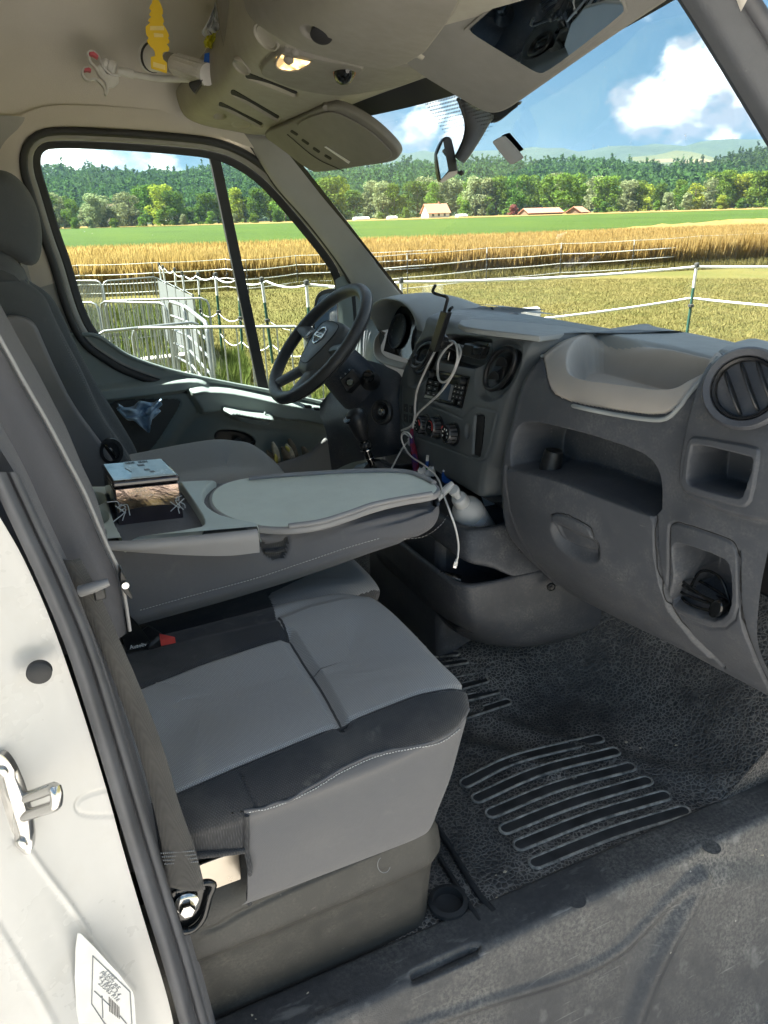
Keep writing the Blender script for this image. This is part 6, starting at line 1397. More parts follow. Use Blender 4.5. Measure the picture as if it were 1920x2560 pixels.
# switches in the left strip, dark sheet for the shade in the slot
for k, y in enumerate((1018, 1044)):
    b_ = prism('rocker_switch', [ssurf(x_, y_, .0) for x_, y_ in ((1012, y - 10), (1020, y - 8), (1020, y + 12), (1012, y + 10))], SN * .003, M['black'], dash, .0008); b2 = prism('rocker_switch', [ssurf(x_, y_, .0) for x_, y_ in ((1024, y - 6), (1033, y - 4), (1032, y + 15), (1024, y + 13))], SN * .003, M['black'], dash, .0008)
    for b__, xx in ((b_, 1016), (b2, 1028)): text('print', 'I', ssurf(xx, y + 2, .0033), SX, SY, .006, M['print'], b__, .0001)
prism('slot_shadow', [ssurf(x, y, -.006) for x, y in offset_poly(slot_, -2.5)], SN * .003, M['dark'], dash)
# ---- pedestal behind console
loft('pedestal', [[A(.95, .60, .60), A(.935, .28, .55), A(.935, 0, .53), A(.935, -.28, .54), A(.94, -.30, .54)], [A(.96, .60, .42), A(.95, .28, .42), A(.95, 0, .42), A(.95, -.28, .42), A(.955, -.30, .42)], [A(1.02, .60, .2), A(1.0, .28, .2), A(1.0, 0, .2), A(1.0, -.28, .2), A(1.0, -.30, .2)]], M['dash2'], dash, 12, 20)
loft('stack_underside', [[A(.852, .24, .497), A(.85, 0, .497), A(.852, -.27, .50)], [A(.90, .24, .50), A(.90, 0, .50), A(.90, -.30, .51)], [A(.945, .24, .52), A(.945, 0, .52), A(.945, -.32, .53)]], M['dash2'], dash, 10, 20)
cvr = [at(x, y, Z=np.interp(x, [1200, 1482], [.876, .867])) for x, y in ((1146, 808), (1152, 800), (1180, 797), (1290, 804), (1420, 816), (1482, 826), (1470, 832), (1440, 828), (1400, 834), (1350, 840), (1300, 834), (1200, 822), (1160, 816))]
prism('centre_cover', cvr, (0, 0, -.012), M['dashtop'], dash, .003)
# ---- lower console with bin and bottle holder
con = thing('lower_console', 'black plastic floor console with open bin and bottle holder', 'console')
def crow(z, P): return [A(x, y, q) for (x, y), q in zip(P, z if isinstance(z, (list, tuple)) else [z] * len(P))]
lipP = [(.735, .16), (.735, -.10), (.737, -.22), (.742, -.27), (.752, -.300), (.772, -.320), (.82, -.328), (.895, -.330), (1.0, -.335), (1.13, -.335)]
def shr(P, d): return [(x + d * (1 if y > -.29 else .7), y + (0 if y > -.24 else d)) for x, y in P]
loft('bin', [crow(.20, shr(lipP, .030)), crow(.30, shr(lipP, .022)), crow(.328, shr(lipP, .016)), crow(.336, shr(lipP, .008)), crow(.334, shr(lipP, .002)), crow(.326, lipP),
     crow(.27, [(x + .006, y - .004) for x, y in lipP]), crow(.22, [(.752, .16), (.752, -.10), (.755, -.21), (.760, -.255), (.772, -.290), (.795, -.318), (.85, -.335), (.92, -.340), (1.0, -.342), (1.13, -.34)]),
     crow(.15, [(.79, .16), (.79, -.10), (.795, -.18), (.803, -.225), (.818, -.258), (.845, -.29), (.89, -.318), (.95, -.328), (1.02, -.333), (1.13, -.335)]), crow(.115, [(.84, .14), (.84, -.10), (.848, -.17), (.858, -.205), (.872, -.232), (.895, -.26), (.93, -.288), (.97, -.30), (1.03, -.31), (1.13, -.31)])], M['dash2'], con, 70, 150)
prism('bin_floor', [A(.76, .15, .205), A(.765, -.27, .205), A(.80, -.30, .205), A(1.05, -.31, .205), A(1.05, .15, .205)], (0, 0, -.01), M['black'], con)  # black colour put in for the shade down in the bin
hT = [(.790, .14), (.790, -.12), (.792, -.20), (.797, -.243), (.812, -.262), (.845, -.272), (.90, -.272), (1.0, -.272), (1.13, -.272)]
hL = [(.772, .14), (.772, -.12), (.774, -.215), (.779, -.258), (.795, -.280), (.835, -.290), (.90, -.290), (1.0, -.290), (1.13, -.290)]
hB = [(.762, .14), (.762, -.12), (.764, -.225), (.770, -.272), (.786, -.298), (.83, -.312), (.895, -.3265), (1.0, -.332), (1.13, -.332)]
loft('bottle_holder', [crow(.34, shr(hT, .035)), crow(.425, shr(hT, .012)), crow(.446, hT), crow(.448, shr(hL, .006)), crow(.440, hL), crow([.42, .42, .418, .414, .410, .400, .385, .38, .38], [((a + c) / 2 - .002, (b + d) / 2 - .002) for (a, b), (c, d) in zip(hL, hB)]), crow([.392, .392, .390, .386, .380, .366, .332, .322, .322], hB), crow([.386, .386, .384, .380, .374, .360, .330, .32, .32], shr(hB, .012)), crow([.40, .40, .40, .395, .39, .38, .36, .35, .35], shr(hB, .05))], M['dash2'], con, 60, 150)
for x, y, X in ((1300, 1382, .905), (1378, 1468, .955)):
    c = at(x, y, X=X); lathe('screw', [(.010, -.003), (.010, .001), (.0085, .0025), (.0075, .0005), (.0045, .0005), (.0045, .003), (.002, .003), (0, .0015)], c, (-.25, -.92, -.1), M['black'], con, 24)
lathe('socket_plug', [(.013, 0), (.013, .02), (.010, .028), (.010, .05), (0, .05)], at(1150, 1452, Y=-.25), (-.6, .4, .25), M['blackgloss'], con, 16)
# ---- instrument hood, cluster and driver-side panels
hood = [(950, 828, .60), (936, 800, .60), (931, 776, .585), (940, 757, .55), (960, 745, .50), (983, 744, .45), (1015, 752, .38), (1040, 772, .32), (1055, 798, .28), (1062, 829, .262)]
Rm = np.array([at(x, y, Y=Y) for x, y, Y in hood]); Cn = Rm.mean(0)
inn = Rm + (Cn - Rm) * .13 + A(-.004, 0, 0); inn2 = Rm + (Cn - Rm) * .10 + A(.10, 0, -.01)
b1 = Rm + A(.06, 0, .006); b2 = Rm + A(.16, 0, -.0); b3 = Rm + A(.30, .0, -.05); b3[:, 2] = np.minimum(b3[:, 2], .845)
loft('instrument_hood', [inn2, inn, Rm + (Cn - Rm) * .05 + A(-.010, 0, 0), Rm, b1, b2, b3], M['dashtop'], dash, 40, 50)
cl = thing('instrument_cluster', 'dark instrument cluster under the arched hood behind the wheel', 'instrument cluster')
cc_ = [A(.99, .60, .70), A(.99, .27, .70), A(1.03, .27, .84), A(1.03, .60, .84)]
prism('dial_panel', cc_, (.01, 0, 0), M['blackgloss'], cl)
0 and prism('cluster_shelf', [at(1000, 868, Y=.45), at(1052, 832, Y=.27), at(1030, 900, Y=.27), at(985, 920, Y=.36)], (.01, .0, -.01), M['black'], cl, .002)
for k, yv in enumerate((.52, .36)):
    c = A(1.005 + .0, yv, .77); dn_ = A(-.96, 0, .28)
    lathe('dial_ring', [(.052, 0), (.054, .006), (.050, .008), (.049, 0)], c, dn_, M['dash2'], cl, 32)
    x_, y_, a_ = basis(dn_)
    for q, t_ in enumerate(np.linspace(-.6, 3.74, 9)): text('print', str(q * 2), c + x_ * .038 * math.cos(t_) + y_ * .038 * math.sin(t_) + a_ * .002, (0, -1, 0), y_, .010, M['printdim'], cl, .0001)
# lower hood trim: beige inner lip
loft('hood_lip', [[at(x, y, Y=Y) for x, y, Y in ((950, 828, .60), (935, 850, .585), (935, 885, .56), (950, 905, .50), (975, 915, .42), (1010, 925, .33))], [at(x, y, Y=Y) for x, y, Y in ((962, 832, .60), (950, 855, .59), (952, 880, .56), (966, 896, .50), (990, 905, .42), (1022, 912, .33))]], M['pad'], dash, 6, 24, thick=.006)
# panel left of hood toward door with defroster ribs
loft('dash_end', [[at(x, y, Y=Y) for x, y, Y in ((905, 800, .80), (880, 850, .80), (868, 900, .80), (870, 960, .80))], [at(x, y, Y=Y) for x, y, Y in ((932, 800, .70), (915, 840, .70), (905, 890, .70), (900, 950, .70))], [at(x, y, Y=Y) for x, y, Y in ((948, 826, .60), (932, 860, .60), (930, 890, .58), (935, 930, .52))], [at(x, y, Y=Y) for x, y, Y in ((962, 840, .58), (945, 890, .56), (965, 915, .46), (1000, 940, .34))]], M['stack'], dash, 24, 24)
for k in range(3): tube('defroster_rib', [at(908 - k * 5 + 3, 812 + k * 4, Y=.745), at(893 - k * 5 + 3, 850 + k * 4, Y=.745), at(880 - k * 5 + 3, 880 + k * 4, Y=.745)], .003, M['dashtop'], dash, 6, 10)
loft('dash_top_driver', [[A(1.10, .80, .80), A(1.20, .45, .845), A(1.2, .1, .85)], [A(1.16, .82, .80), A(1.28, .45, .835), A(1.29, .1, .838)]], M['dashtop'], dash, 4, 20)
loft('column_panel', [[at(x, y, Y=Y) for x, y, Y in ((800, 1010, .55), (850, 950, .50), (900, 900, .44), (985, 925, .30), (1010, 950, .25))], [at(x, y, Y=Y) for x, y, Y in ((800, 1040, .55), (840, 1000, .48), (900, 960, .38), (960, 985, .27), (1003, 1010, .235))], [at(x, y, Y=Y) for x, y, Y in ((815, 1080, .50), (850, 1065, .42), (900, 1060, .30), (960, 1070, .23), (1000, 1080, .22))], [at(x, y, Y=Y) for x, y, Y in ((830, 1180, .50), (870, 1160, .42), (910, 1150, .30), (970, 1140, .24), (1010, 1130, .22))]], M['dash2'], dash, 24, 30)
kd = at(955, 1030, X=.79); kn = A(-.88, -.42, .2)
lathe('ignition_bezel', [(.034, -.006), (.034, .004), (.030, .008), (.024, .006), (.020, -.002), (.014, -.004)], kd, kn, M['black'], dash, 36)
lathe('ignition_barrel', [(.013, -.006), (.013, .004), (.011, .006), (.0095, .006), (.009, .003)], kd, kn, M['black'], dash, 28)
lathe('ignition_lock', [(.0085, -.002), (.0085, .006), (.007, .0072), (0, .0072)], kd, kn, M['chrome'], dash, 24)
x_, y_, a_ = basis(kn); box('key_slot', kd + a_ / np.linalg.norm(a_) * .0075, (.0008, .002, .008), M['dark'], dash)
# ---- steering column, stalks, wheel
WC = A(.703, .40, .777); al_ = R(43); wn_ = A(-math.cos(al_), 0, math.sin(al_)); wx = A(0, -1, 0); wy = np.cross(wn_, wx)
def wl3(u, v, w=0.0): return WC + wx * u + wy * v + wn_ * w
sw = thing('steering_wheel', 'black four-spoke steering wheel with badge on the centre pad', 'steering wheel')
th = np.linspace(0, 2 * math.pi, 72, endpoint=False)
tube('rim', [wl3(.184 * math.cos(t_), .184 * math.sin(t_)) for t_ in th], .0175, M['wheel'] if 'wheel' in M else M['black'], sw, 16, None, True)
tube('rim_seam', [wl3(.1995 * math.cos(t_), .1995 * math.sin(t_), -.006) for t_ in th], .0022, M['dark'], sw, 6, None, True)
padO = chaikin([(-.085, .055), (-.06, .078), (.06, .078), (.085, .055), (.075, -.01), (.045, -.075), (.03, -.09), (-.03, -.09), (-.045, -.075), (-.075, -.01)], 2)
rings = []
for s_, w_ in ((1.05, -.055), (1.06, -.03), (1.03, -.012), (.97, -.004), (.80, .004), (.5, .009), (.15, .010), (.01, .010)): rings.append([wl3(u * s_, v * s_, w_) for u, v in padO])
G = ringloft(rings, 90, 34); mesh('airbag_pad', close_grid(G).reshape(-1, 3), grid_faces(34, 91), M['stack'], sw)
tube('pad_groove', [wl3(u * .83, v * .83 + .005, .0045) for u, v in padO], .0013, M['dark'], sw, 6, None, True)
def spoke(a0, a1, r0, w0, w1, mat):
    c = []
    for k in np.linspace(0, 1, 8):
        a = a0 + (a1 - a0) * k; rr_ = r0 + (.178 - r0) * k; c.append(wl3(rr_ * math.cos(a), rr_ * math.sin(a), -.030 * (1 - k) - .004))
    tube('spoke', c, np.linspace(w0, w1, 8), mat, sw, 12, None, False, sq=(1, .55))
for a in (R(8), R(172), R(-62), R(-118)): spoke(a, a + (R(-4) if abs(a) < 1 else 0), .06, .030, .024, M['stack'])
# badge: ring, bar and lettering
bz = wl3(0, .018, .0105); M['badge'] = simple('badge_chrome', (.70, .72, .73), .25, .9)
tube('badge_ring', [bz + wx * .026 * math.cos(t_) + wy * .026 * math.sin(t_) + wn_ * .001 for t_ in np.linspace(0, 2 * math.pi, 40, endpoint=False)], .0026, M['badge'], sw, 8, None, True)
prism('badge_bar', [bz + wx * u + wy * v + wn_ * .001 for u, v in ((-.032, -.0065), (.032, -.0065), (.032, .0065), (-.032, .0065))], wn_ * .003, M['badge'], sw, .0008)
text('badge_lettering', 'NISSAN', bz + wn_ * .0042, wx, wy, .0135, M['printblk'], sw, .0002)
text('airbag_lettering', 'SRS', wl3(0, -.062, .0085), wx, wy, .013, M['printdim'], sw, .0001); text('airbag_lettering', 'AIRBAG', wl3(0, -.073, .0075), wx, wy, .007, M['printdim'], sw, .0001)
prism('switch_inlay', [wl3(u, v, -.001) for u, v in ((-.118, -.004), (-.09, .002), (-.088, .03), (-.112, .028))], wn_ * .003, M['trayrim'], sw, .001); prism('switch', [wl3(u, v, .001) for u, v in ((-.113, .002), (-.094, .006), (-.092, .022), (-.108, .022))], wn_ * .003, M['blackgloss'], sw, .001)
tube('column_shroud', [wl3(0, -.01, -.045), wl3(0, -.012, -.09), wl3(0, -.02, -.16), wl3(0, -.03, -.26)], [.072, .080, .085, .075], M['dash2'], sw, 20, 12, sq=(1, .85))
st_ = thing('wiper_stalk', 'black column stalk with white symbols beside the steering wheel', 'stalk')
pa = [at(x, y, Y=.27) for x, y in ((848, 952), (880, 920), (902, 948), (866, 984))]
prism('stalk_head', pa, (.022, .022, -.01), M['black'], st_, .004); tube('stalk_arm', [at(875, 950, Y=.285), at(880, 945, Y=.34), at(860, 930, Y=.40)], .007, M['black'], st_, 8, 8)
lathe('stalk_dial', [(.010, 0), (.010, .010), (.008, .012), (0, .012)], at(874, 955, Y=.268), (-.3, -.9, .1), M['blackgloss'], st_, 16)
for x, y in ((853, 946), (865, 936), (875, 926)): text('print', '*', at(x, y, Y=.2685), (.75, 0, .65), (-.6, 0, .75), .012, M['print'], st_, .0001)
lk = thing('column_knob', 'black conical knob with slotted cap on the dash right of the wheel', 'knob'); c = at(925, 950, Y=.25); ax_ = A(-.45, -.75, .5)
lathe('skirt', [(.027, -.012), (.026, .0), (.017, .014), (.0155, .026)], c, ax_, M['black'], lk, 28); lathe('cap', [(.0155, .026), (.015, .042), (.011, .048), (0, .0495)], c, ax_, M['blackgloss'], lk, 24)
x_, y_, a_ = basis(ax_); tube('slot', [c + a_ * .0495 - x_ * .009, c + a_ * .0500, c + a_ * .0495 + x_ * .009], .0013, M['dark'], lk, 6)
# ---- gear lever
gl = thing('gear_lever', 'black gear lever with shift pattern knob and leather gaiter', 'gear lever')
k0 = at(893, 1052, Y=.12); k1 = at(912, 1110, Y=.12); k2 = at(938, 1150, Y=.12); kax = (k0 - k1) / np.linalg.norm(k0 - k1)
kx = lathe('knob', [(.010, -.045), (.016, -.040), (.0205, -.022), (.0255, .004), (.0270, .018), (.0245, .030), (.018, .037), (.008, .040), (0, .0405)], k0 - kax * .01, kax, M['black'], gl, 36)
fn = A(-.75, -.1, .65); fn /= np.linalg.norm(fn); fc = k0 + A(-.022, 0, .010); lathe('pattern_plate', [(.0165, -.002), (.0165, .003), (.0155, .004), (0, .0045)], fc, fn, M['blackgloss'], gl, 28)
x_, y_, a_ = basis(fn)
for u in (-.007, 0, .007): tube('print', [fc + a_ * .0046 + x_ * u - y_ * .006, fc + a_ * .0046 + x_ * u + y_ * .006], .0005, M['print'], gl, 4)
tube('print', [fc + a_ * .0046 - x_ * .007, fc + a_ * .0046 + x_ * .007], .0005, M['print'], gl, 4)
lathe('collar', [(.012, 0), (.015, .004), (.015, .012), (.012, .016)], k1 - kax * .01, kax, M['black'], gl, 24); lathe('chrome_ring', [(.0165, 0), (.0172, .002), (.0165, .004)], k1 - kax * .016, kax, M['chrome'], gl, 24)
tube('shaft', [k1 + kax * .01, k1 - kax * .03, k2 - A(0, 0, .03)], [.010, .010, .011], M['blackgloss'], gl, 14, 10); lathe('chrome_ring', [(.0125, 0), (.0132, .002), (.0125, .004)], k1 - kax * .042, kax, M['chrome'], gl, 24)
rings = []; base_c = A(.775, .13, .455)
for k, (rx, ry) in ((0, (.085, .11)), (.12, (.083, .105)), (.3, (.062, .085)), (.55, (.045, .055)), (.8, (.022, .026)), (1, (.013, .014))):
    c = base_c + (k2 - base_c) * k; rings.append([c + A(rx * math.cos(a) * (1 + .14 * math.sin(5 * a + 7 * k)), ry * math.sin(a) * (1 + .12 * math.sin(4 * a + 5 * k)), .012 * math.sin(6 * a + 4 * k) * (1 - k)) for a in np.linspace(0, 2 * math.pi, 40, endpoint=False)])
G = ringloft(rings, 80, 30); M['leather'] = simple('gaiter_leather', (.022, .022, .024), .45, var=.2, bump=.4, bscale=120); mesh('gaiter', close_grid(G).reshape(-1, 3), grid_faces(30, 81), M['leather'], gl)
box('gaiter_base', (.885, .04, .215), (.24, .44, .44), M['dash2'], gl, .02)
# pedals hint and outside mirror
om = thing('door_mirror', 'large black outside mirror seen through the driver window', 'mirror')
mo = chaikin([(778, 850), (783, 770), (790, 735), (812, 722), (845, 722), (880, 730), (880, 900), (790, 900)], 2)
prism('housing', [at(x, y, Y=1.12) for x, y in mo], (.10, .05, 0), M['black'], om, .02, 3)
gi = [tuple(np.array((830, 800)) + (np.array(q) - np.array((830, 800))) * .86) for q in mo]
prism('mirror_glass', [at(x, y, Y=1.117) for x, y in gi], (.0, .002, 0), M['sky_reflect'], om); tube('arm', [at(850, 860, Y=1.12) + A(.05, .02, 0), at(880, 890, Y=.95)], .03, M['black'], om, 10, 8)
# ================================================================== DRIVER DOOR TRIM
xs_d = np.linspace(.02, 1.02, 300); zs_d = np.linspace(.18, .86, 230); XX, ZZd = np.meshgrid(xs_d, zs_d, indexing='ij')
G = np.dstack([XX, np.full(XX.shape, .845), ZZd])
belt = [(120, 836), (200, 836), (237, 838), (258, 848), (278, 862), (324, 891), (405, 920), (498, 943), (579, 960), (665, 976), (760, 996), (900, 1030)]
above = [(-200, 300)] + belt[:0] + [(-200, 834)] + belt + [(1500, 1060), (1500, 300)]
ledge = chaikin([(180, 975), (300, 962), (420, 948), (480, 944), (512, 952), (520, 964), (470, 976), (400, 985), (262, 1002), (180, 1010)], 1)
arm = chaikin([(462, 972), (500, 966), (556, 968), (620, 980), (690, 996), (780, 1012), (880, 1034), (880, 1075), (800, 1060), (740, 1046), (714, 1046), (690, 1042), (620, 1030), (560, 1020), (500, 1034), (490, 1012)], 1)
pull = chaikin([(545, 1010), (560, 1012), (600, 1020), (655, 1026), (668, 1034), (664, 1050), (650, 1058), (615, 1056), (575, 1040), (556, 1026)], 1)
insert = chaikin([(250, 1000), (440, 997), (452, 1004), (448, 1020), (388, 1115), (368, 1132), (340, 1138), (310, 1130), (280, 1080)], 1)
low = chaikin([(490, 1035), (530, 1030), (600, 1060), (660, 1064), (760, 1070), (900, 1090), (900, 1400), (380, 1400), (400, 1190), (440, 1090)], 2)
latch = chaikin([(538, 1100), (542, 1085), (556, 1078), (600, 1080), (632, 1092), (644, 1108), (640, 1126), (622, 1138), (590, 1138), (555, 1126)], 2)
feats = [(ledge, -.030, 16), (arm, -.055, 14), (low, .022, 34), (pull, -.075, 10), (insert, .003, 6), (insert, .004, 5, 'loop'), (latch, .018, 8), (latch, -.004, 6, 'loop'), ([(462, 974), (478, 1000), (500, 1034)], .006, 5, 'line')]
relief('door_panel', G, feats, M['door'], door, toward=(0, -1, 0), split=[('cloth_insert', insert, M['doorcloth'], 0), ('latch_dish', latch, M['black'], 0)], cut=[above])
tube('belt_trim', [at(x, y, Y=.842) for x, y in belt], .0065, M['door'], door, 10, 60)
tube('latch_lever', [at(552, 1112, Y=.852), at(575, 1122, Y=.846), at(610, 1118, Y=.840), at(636, 1104, Y=.838)], [.006, .008, .008, .004], M['black'], door, 10, 16)
lathe('latch_boss', [(.014, 0), (.013, .006), (.006, .008), (0, .008)], at(594, 1104, Y=.86), (0, -1, .1), M['black'], door, 20)
tube('pull_lip', [at(596, 1044, Y=.765), at(640, 1052, Y=.762), at(658, 1046, Y=.762), at(664, 1030, Y=.765)], .0045, M['door'], door, 10, 24)
for k in range(3): box('window_switch', at(770 + k * 22, 1018 + k * 6, Y=.80) + A(0, 0, .002), (.024, .018, .010), M['black'], door, .003, (0, .15, 0))
# map pocket shell standing off the door
po = [(640, 1190), (694, 1158), (740, 1143), (772, 1130), (795, 1108), (810, 1092), (822, 1092), (834, 1108), (841, 1135), (842, 1180), (836, 1260)]
loft('door_pocket', [[at(x, y, Y=.845) for x, y in [(640, 1195), (694, 1168), (740, 1153), (772, 1140), (795, 1118), (812, 1102), (826, 1096), (842, 1108), (852, 1135), (856, 1180), (850, 1260)]], [at(x, y, Y=.765) for x, y in po], [at(x, y + 6, Y=.755) for x, y in po], [at(x - 6, y + 60, Y=.757) for x, y in po], [at(x - 20, y + 160, Y=.77) for x, y in po]][1:], M['pillar_b'] if 'pillar_b' in M else M['seatshell'], door, 14, 40, thick=.006)
# ================================================================== CLOTH AND GLOVES
t = NT('blue_microfibre'); M['cloth'] = t.set(t.mix(t.noise(30, 4), (.30, .44, .58), (.40, .54, .68)), .95, t.bump(t.noise(700, 3), .5, .0015), **{'Sheen Weight': .3})
uu, vv = np.meshgrid(np.linspace(0, 1, 60), np.linspace(0, 1, 60), indexing='ij')
top = cr([(294, 1010), (312, 1018), (335, 1014), (352, 1003), (380, 1006), (404, 998)], 60); bot = cr([(297, 1030), (318, 1050), (338, 1052), (372, 1082), (378, 1052), (398, 1030)], 60)
PX = top[:, None, :] * (1 - vv[:, :, None]) + bot[:, None, :] * vv[:, :, None]
fold = .016 * np.sin(uu * 13 + vv * 6 + 2 * np.sin(vv * 5)) + .011 * np.sin(vv * 12 - uu * 9) + .007 * np.sin(uu * 27 + vv * 15) + .022 * np.exp(-((uu - .75) ** 2 + (vv - .35) ** 2) / .03) * np.sin(30 * np.hypot(uu - .75, vv - .35))
PX = PX + np.dstack([4 * np.sin(vv * 14 + uu * 8), 4 * np.sin(uu * 16 + vv * 5)]) * (vv * (1 - vv) * 4)[:, :, None]
Gc = np.array([[at(*PX[i, j], Y=.80 - fold[i, j] - .02 * vv[i, j]) for j in range(60)] for i in range(60)])
o = mesh('blue_cloth', Gc.reshape(-1, 3), grid_faces(60, 60), M['cloth']); solid(o, .0022); tag(o, 'crumpled light blue cloth stuffed into the driver door', 'cloth')
M['glove_b'] = simple('brown_glove_knit', (.16, .135, .10), .9, var=.25, scale=60, bump=.5, bscale=500); M['glove_y'] = simple('yellow_glove_knit', (.70, .60, .14), .9, var=.2, scale=60, bump=.4, bscale=500); M['glove_g'] = simple('grey_glove_coating', (.50, .46, .36), .8, var=.3, scale=80, bump=.4, bscale=400)
def glove(label, palm, fingers, Y):
    e = thing('work_glove', label, 'glove', group='work gloves in the door pocket'); pc = [at(x, y, Y=Y) for x, y in palm]
    V = []; rings = []
    ax = (pc[1] - pc[0]); 
    tube('palm', [pc[0], pc[0] * .6 + pc[1] * .4, pc[1]], [.030, .036, .028], M['glove_b'], e, 14, 12, sq=(1.0, .5))
    for k, (x0, y0, x1, y1, r_, m_, dy) in enumerate(fingers):
        a = at(x0, y0, Y=Y + dy * .3); b = at(x1, y1, Y=Y + dy); mid = (a + b) / 2 + A(0, -.006, .004)
        tube('finger', [a, mid, b, b + (b - mid) * .14], [r_ * 1.0, r_ * 1.06, r_ * .92, r_ * .35], M[m_], e, 12, 14)
glove('brown and yellow knitted glove sticking up at the left of the door pocket', [(700, 1200), (694, 1160)], [(690, 1160, 668, 1128, .0105, 'glove_b', .01), (694, 1152, 682, 1108, .0115, 'glove_g', 0), (690, 1158, 688, 1136, .007, 'glove_y', -.015), (690, 1172, 668, 1158, .0075, 'glove_y', -.012), (686, 1168, 676, 1146, .0105, 'glove_b', -.01)], .80)
glove('brown knitted glove with yellow patch at the right of the door pocket', [(740, 1195), (735, 1155)], [(722, 1160, 706, 1120, .0135, 'glove_b', -.01), (732, 1150, 716, 1112, .0115, 'glove_g', 0), (740, 1150, 724, 1100, .012, 'glove_b', .012), (722, 1130, 714, 1116, .0065, 'glove_y', -.014), (768, 1150, 757, 1118, .0125, 'glove_b', .0)], .80)
# ================================================================== OVERHEAD
oc = thing('overhead_console', 'beige-grey overhead storage console with reading lamp and slots', 'overhead console')
prs = {.76: [(.50, 1.455), (.472, 1.447), (.460, 1.425), (.475, 1.375), (.52, 1.352), (.60, 1.338), (.68, 1.328), (.75, 1.335), (.82, 1.37)],
       .50: [(.53, 1.500), (.488, 1.482), (.474, 1.440), (.486, 1.385), (.53, 1.362), (.61, 1.348), (.70, 1.338), (.77, 1.345), (.86, 1.375)],
       .30: [(.55, 1.555), (.505, 1.530), (.482, 1.455), (.488, 1.395), (.54, 1.372), (.62, 1.360), (.71, 1.352), (.79, 1.357), (.88, 1.38)],
       .10: [(.53, 1.60), (.478, 1.570), (.462, 1.475), (.485, 1.402), (.54, 1.380), (.62, 1.368), (.72, 1.360), (.80, 1.362), (.89, 1.382)],
       -.10: [(.52, 1.62), (.470, 1.590), (.455, 1.480), (.480, 1.405), (.54, 1.382), (.62, 1.370), (.72, 1.362), (.80, 1.362), (.89, 1.382)],
       -.40: [(.52, 1.62), (.470, 1.590), (.455, 1.480), (.480, 1.405), (.54, 1.382), (.62, 1.370), (.72, 1.362), (.80, 1.362), (.88, 1.382)],
       -.84: [(.52, 1.60), (.480, 1.570), (.460, 1.470), (.480, 1.400), (.54, 1.375), (.62, 1.365), (.70, 1.36), (.76, 1.362), (.82, 1.382)]}
rows = [[A(x, Y, z) for x, z in prs[Y]] for Y in sorted(prs, reverse=True)]
C = np.stack([cr(r_, 380) for r_ in rows]); G = np.stack([cr(C[:, j], 620) for j in range(380)], 1)
bulge = chaikin([(560, -300), (641, -10), (646, 20), (668, 47), (717, 70), (789, 92), (862, 113), (934, 127), (1003, 128), (1100, 60), (1300, -300)], 1)
rim_l = [(641, -10), (648, 26), (670, 53), (717, 76), (789, 98), (862, 119), (934, 133), (1003, 134)]
dark_arc = chaikin([(648, 170), (655, 150), (695, 116), (720, 112), (800, 132), (910, 152), (1000, 152), (1070, 170), (1042, 196), (988, 214), (862, 236), (807, 232), (735, 218), (674, 193)], 1)
lampp = chaikin([(652, 170), (658, 152), (697, 118), (720, 114), (800, 134), (905, 152), (912, 160), (892, 182), (833, 198), (753, 190), (690, 190), (664, 184)], 1)
def cap(a, b, w):
    a, b = np.array(a, float), np.array(b, float); t_ = (b - a) / np.linalg.norm(b - a); n_ = A(-t_[1], t_[0]); out = []
    for c, s_ in ((b, 1), (a, -1)):
        for q in np.linspace(-math.pi / 2, math.pi / 2, 7): out.append(c + s_ * t_ * w * math.cos(q) + n_ * s_ * w * math.sin(q))
    return out
slots = [cap((620, 190), (738, 236), 6.5), cap((583, 232), (693, 296), 6), cap((552, 262), (652, 313), 5)]
feats = [(bulge, -.035, 34), (rim_l, .005, 8, 'line'), (dark_arc, -.006, 7), (lampp, -.004, 5), (lampp, .0015, 3, 'loop')] + [(s_, .022, 4) for s_ in slots] + [(ell(550, 292, 15, 7), .012, 4), (ell(809, 31, 24, 14), .006, 5), (ell(602, 312, 22, 8), .004, 4), ([(540, 170), (640, 225)], .0, 1, 'line')]
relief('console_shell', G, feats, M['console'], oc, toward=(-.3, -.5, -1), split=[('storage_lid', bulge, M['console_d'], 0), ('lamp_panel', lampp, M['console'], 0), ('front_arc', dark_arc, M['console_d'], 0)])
def under(x, y, z=1.37):
    i = np.argmin((proj(G.reshape(-1, 3))[0] - x) ** 2 + (proj(G.reshape(-1, 3))[1] - y) ** 2); return G.reshape(-1, 3)[i]
dnv = A(-.25, -.25, -1); dnv /= np.linalg.norm(dnv)
for x, y, r_ in ((668, 88, .028), (605, 163, .021)):
    c = under(x, y) + A(-.001, -.001, -.001); nn_ = A(-.7, -.25, -.65) if y < 100 else A(-.6, -.2, -.75)
    lathe('round_bezel', [(r_, -.004), (r_, .003), (r_ * .9, .005), (r_ * .82, .003), (r_ * .8, .001), (r_ * .72, .003), (r_ * .66, .002), (0, .002)], c, nn_, M['console'], oc, 36)
lathe('dark_button', [(.016, -.004), (.015, .003), (.012, .004), (0, .0045)], under(809, 31) + dnv * .034, A(-.6, -.4, -.7), M['dark'], oc, 24, sx=1.3)
lens = chaikin([(686, 160), (698, 138), (721, 117), (740, 115), (796, 128), (790, 140), (768, 167), (735, 179), (697, 174)], 1)
lp = [under(x, y) for x, y in lens]; ctr = np.mean(lp, 0); nl = A(-.30, -.3, -.9); nl /= np.linalg.norm(nl)
lp = [plane_at(x, y, ctr + nl * .024, nl) for x, y in lens]
t = NT('warm_lens'); w_ = t.wave(140, dirn='X', rot=(0, 0, .5)); gl_ = t.noise(26, 3, .5)
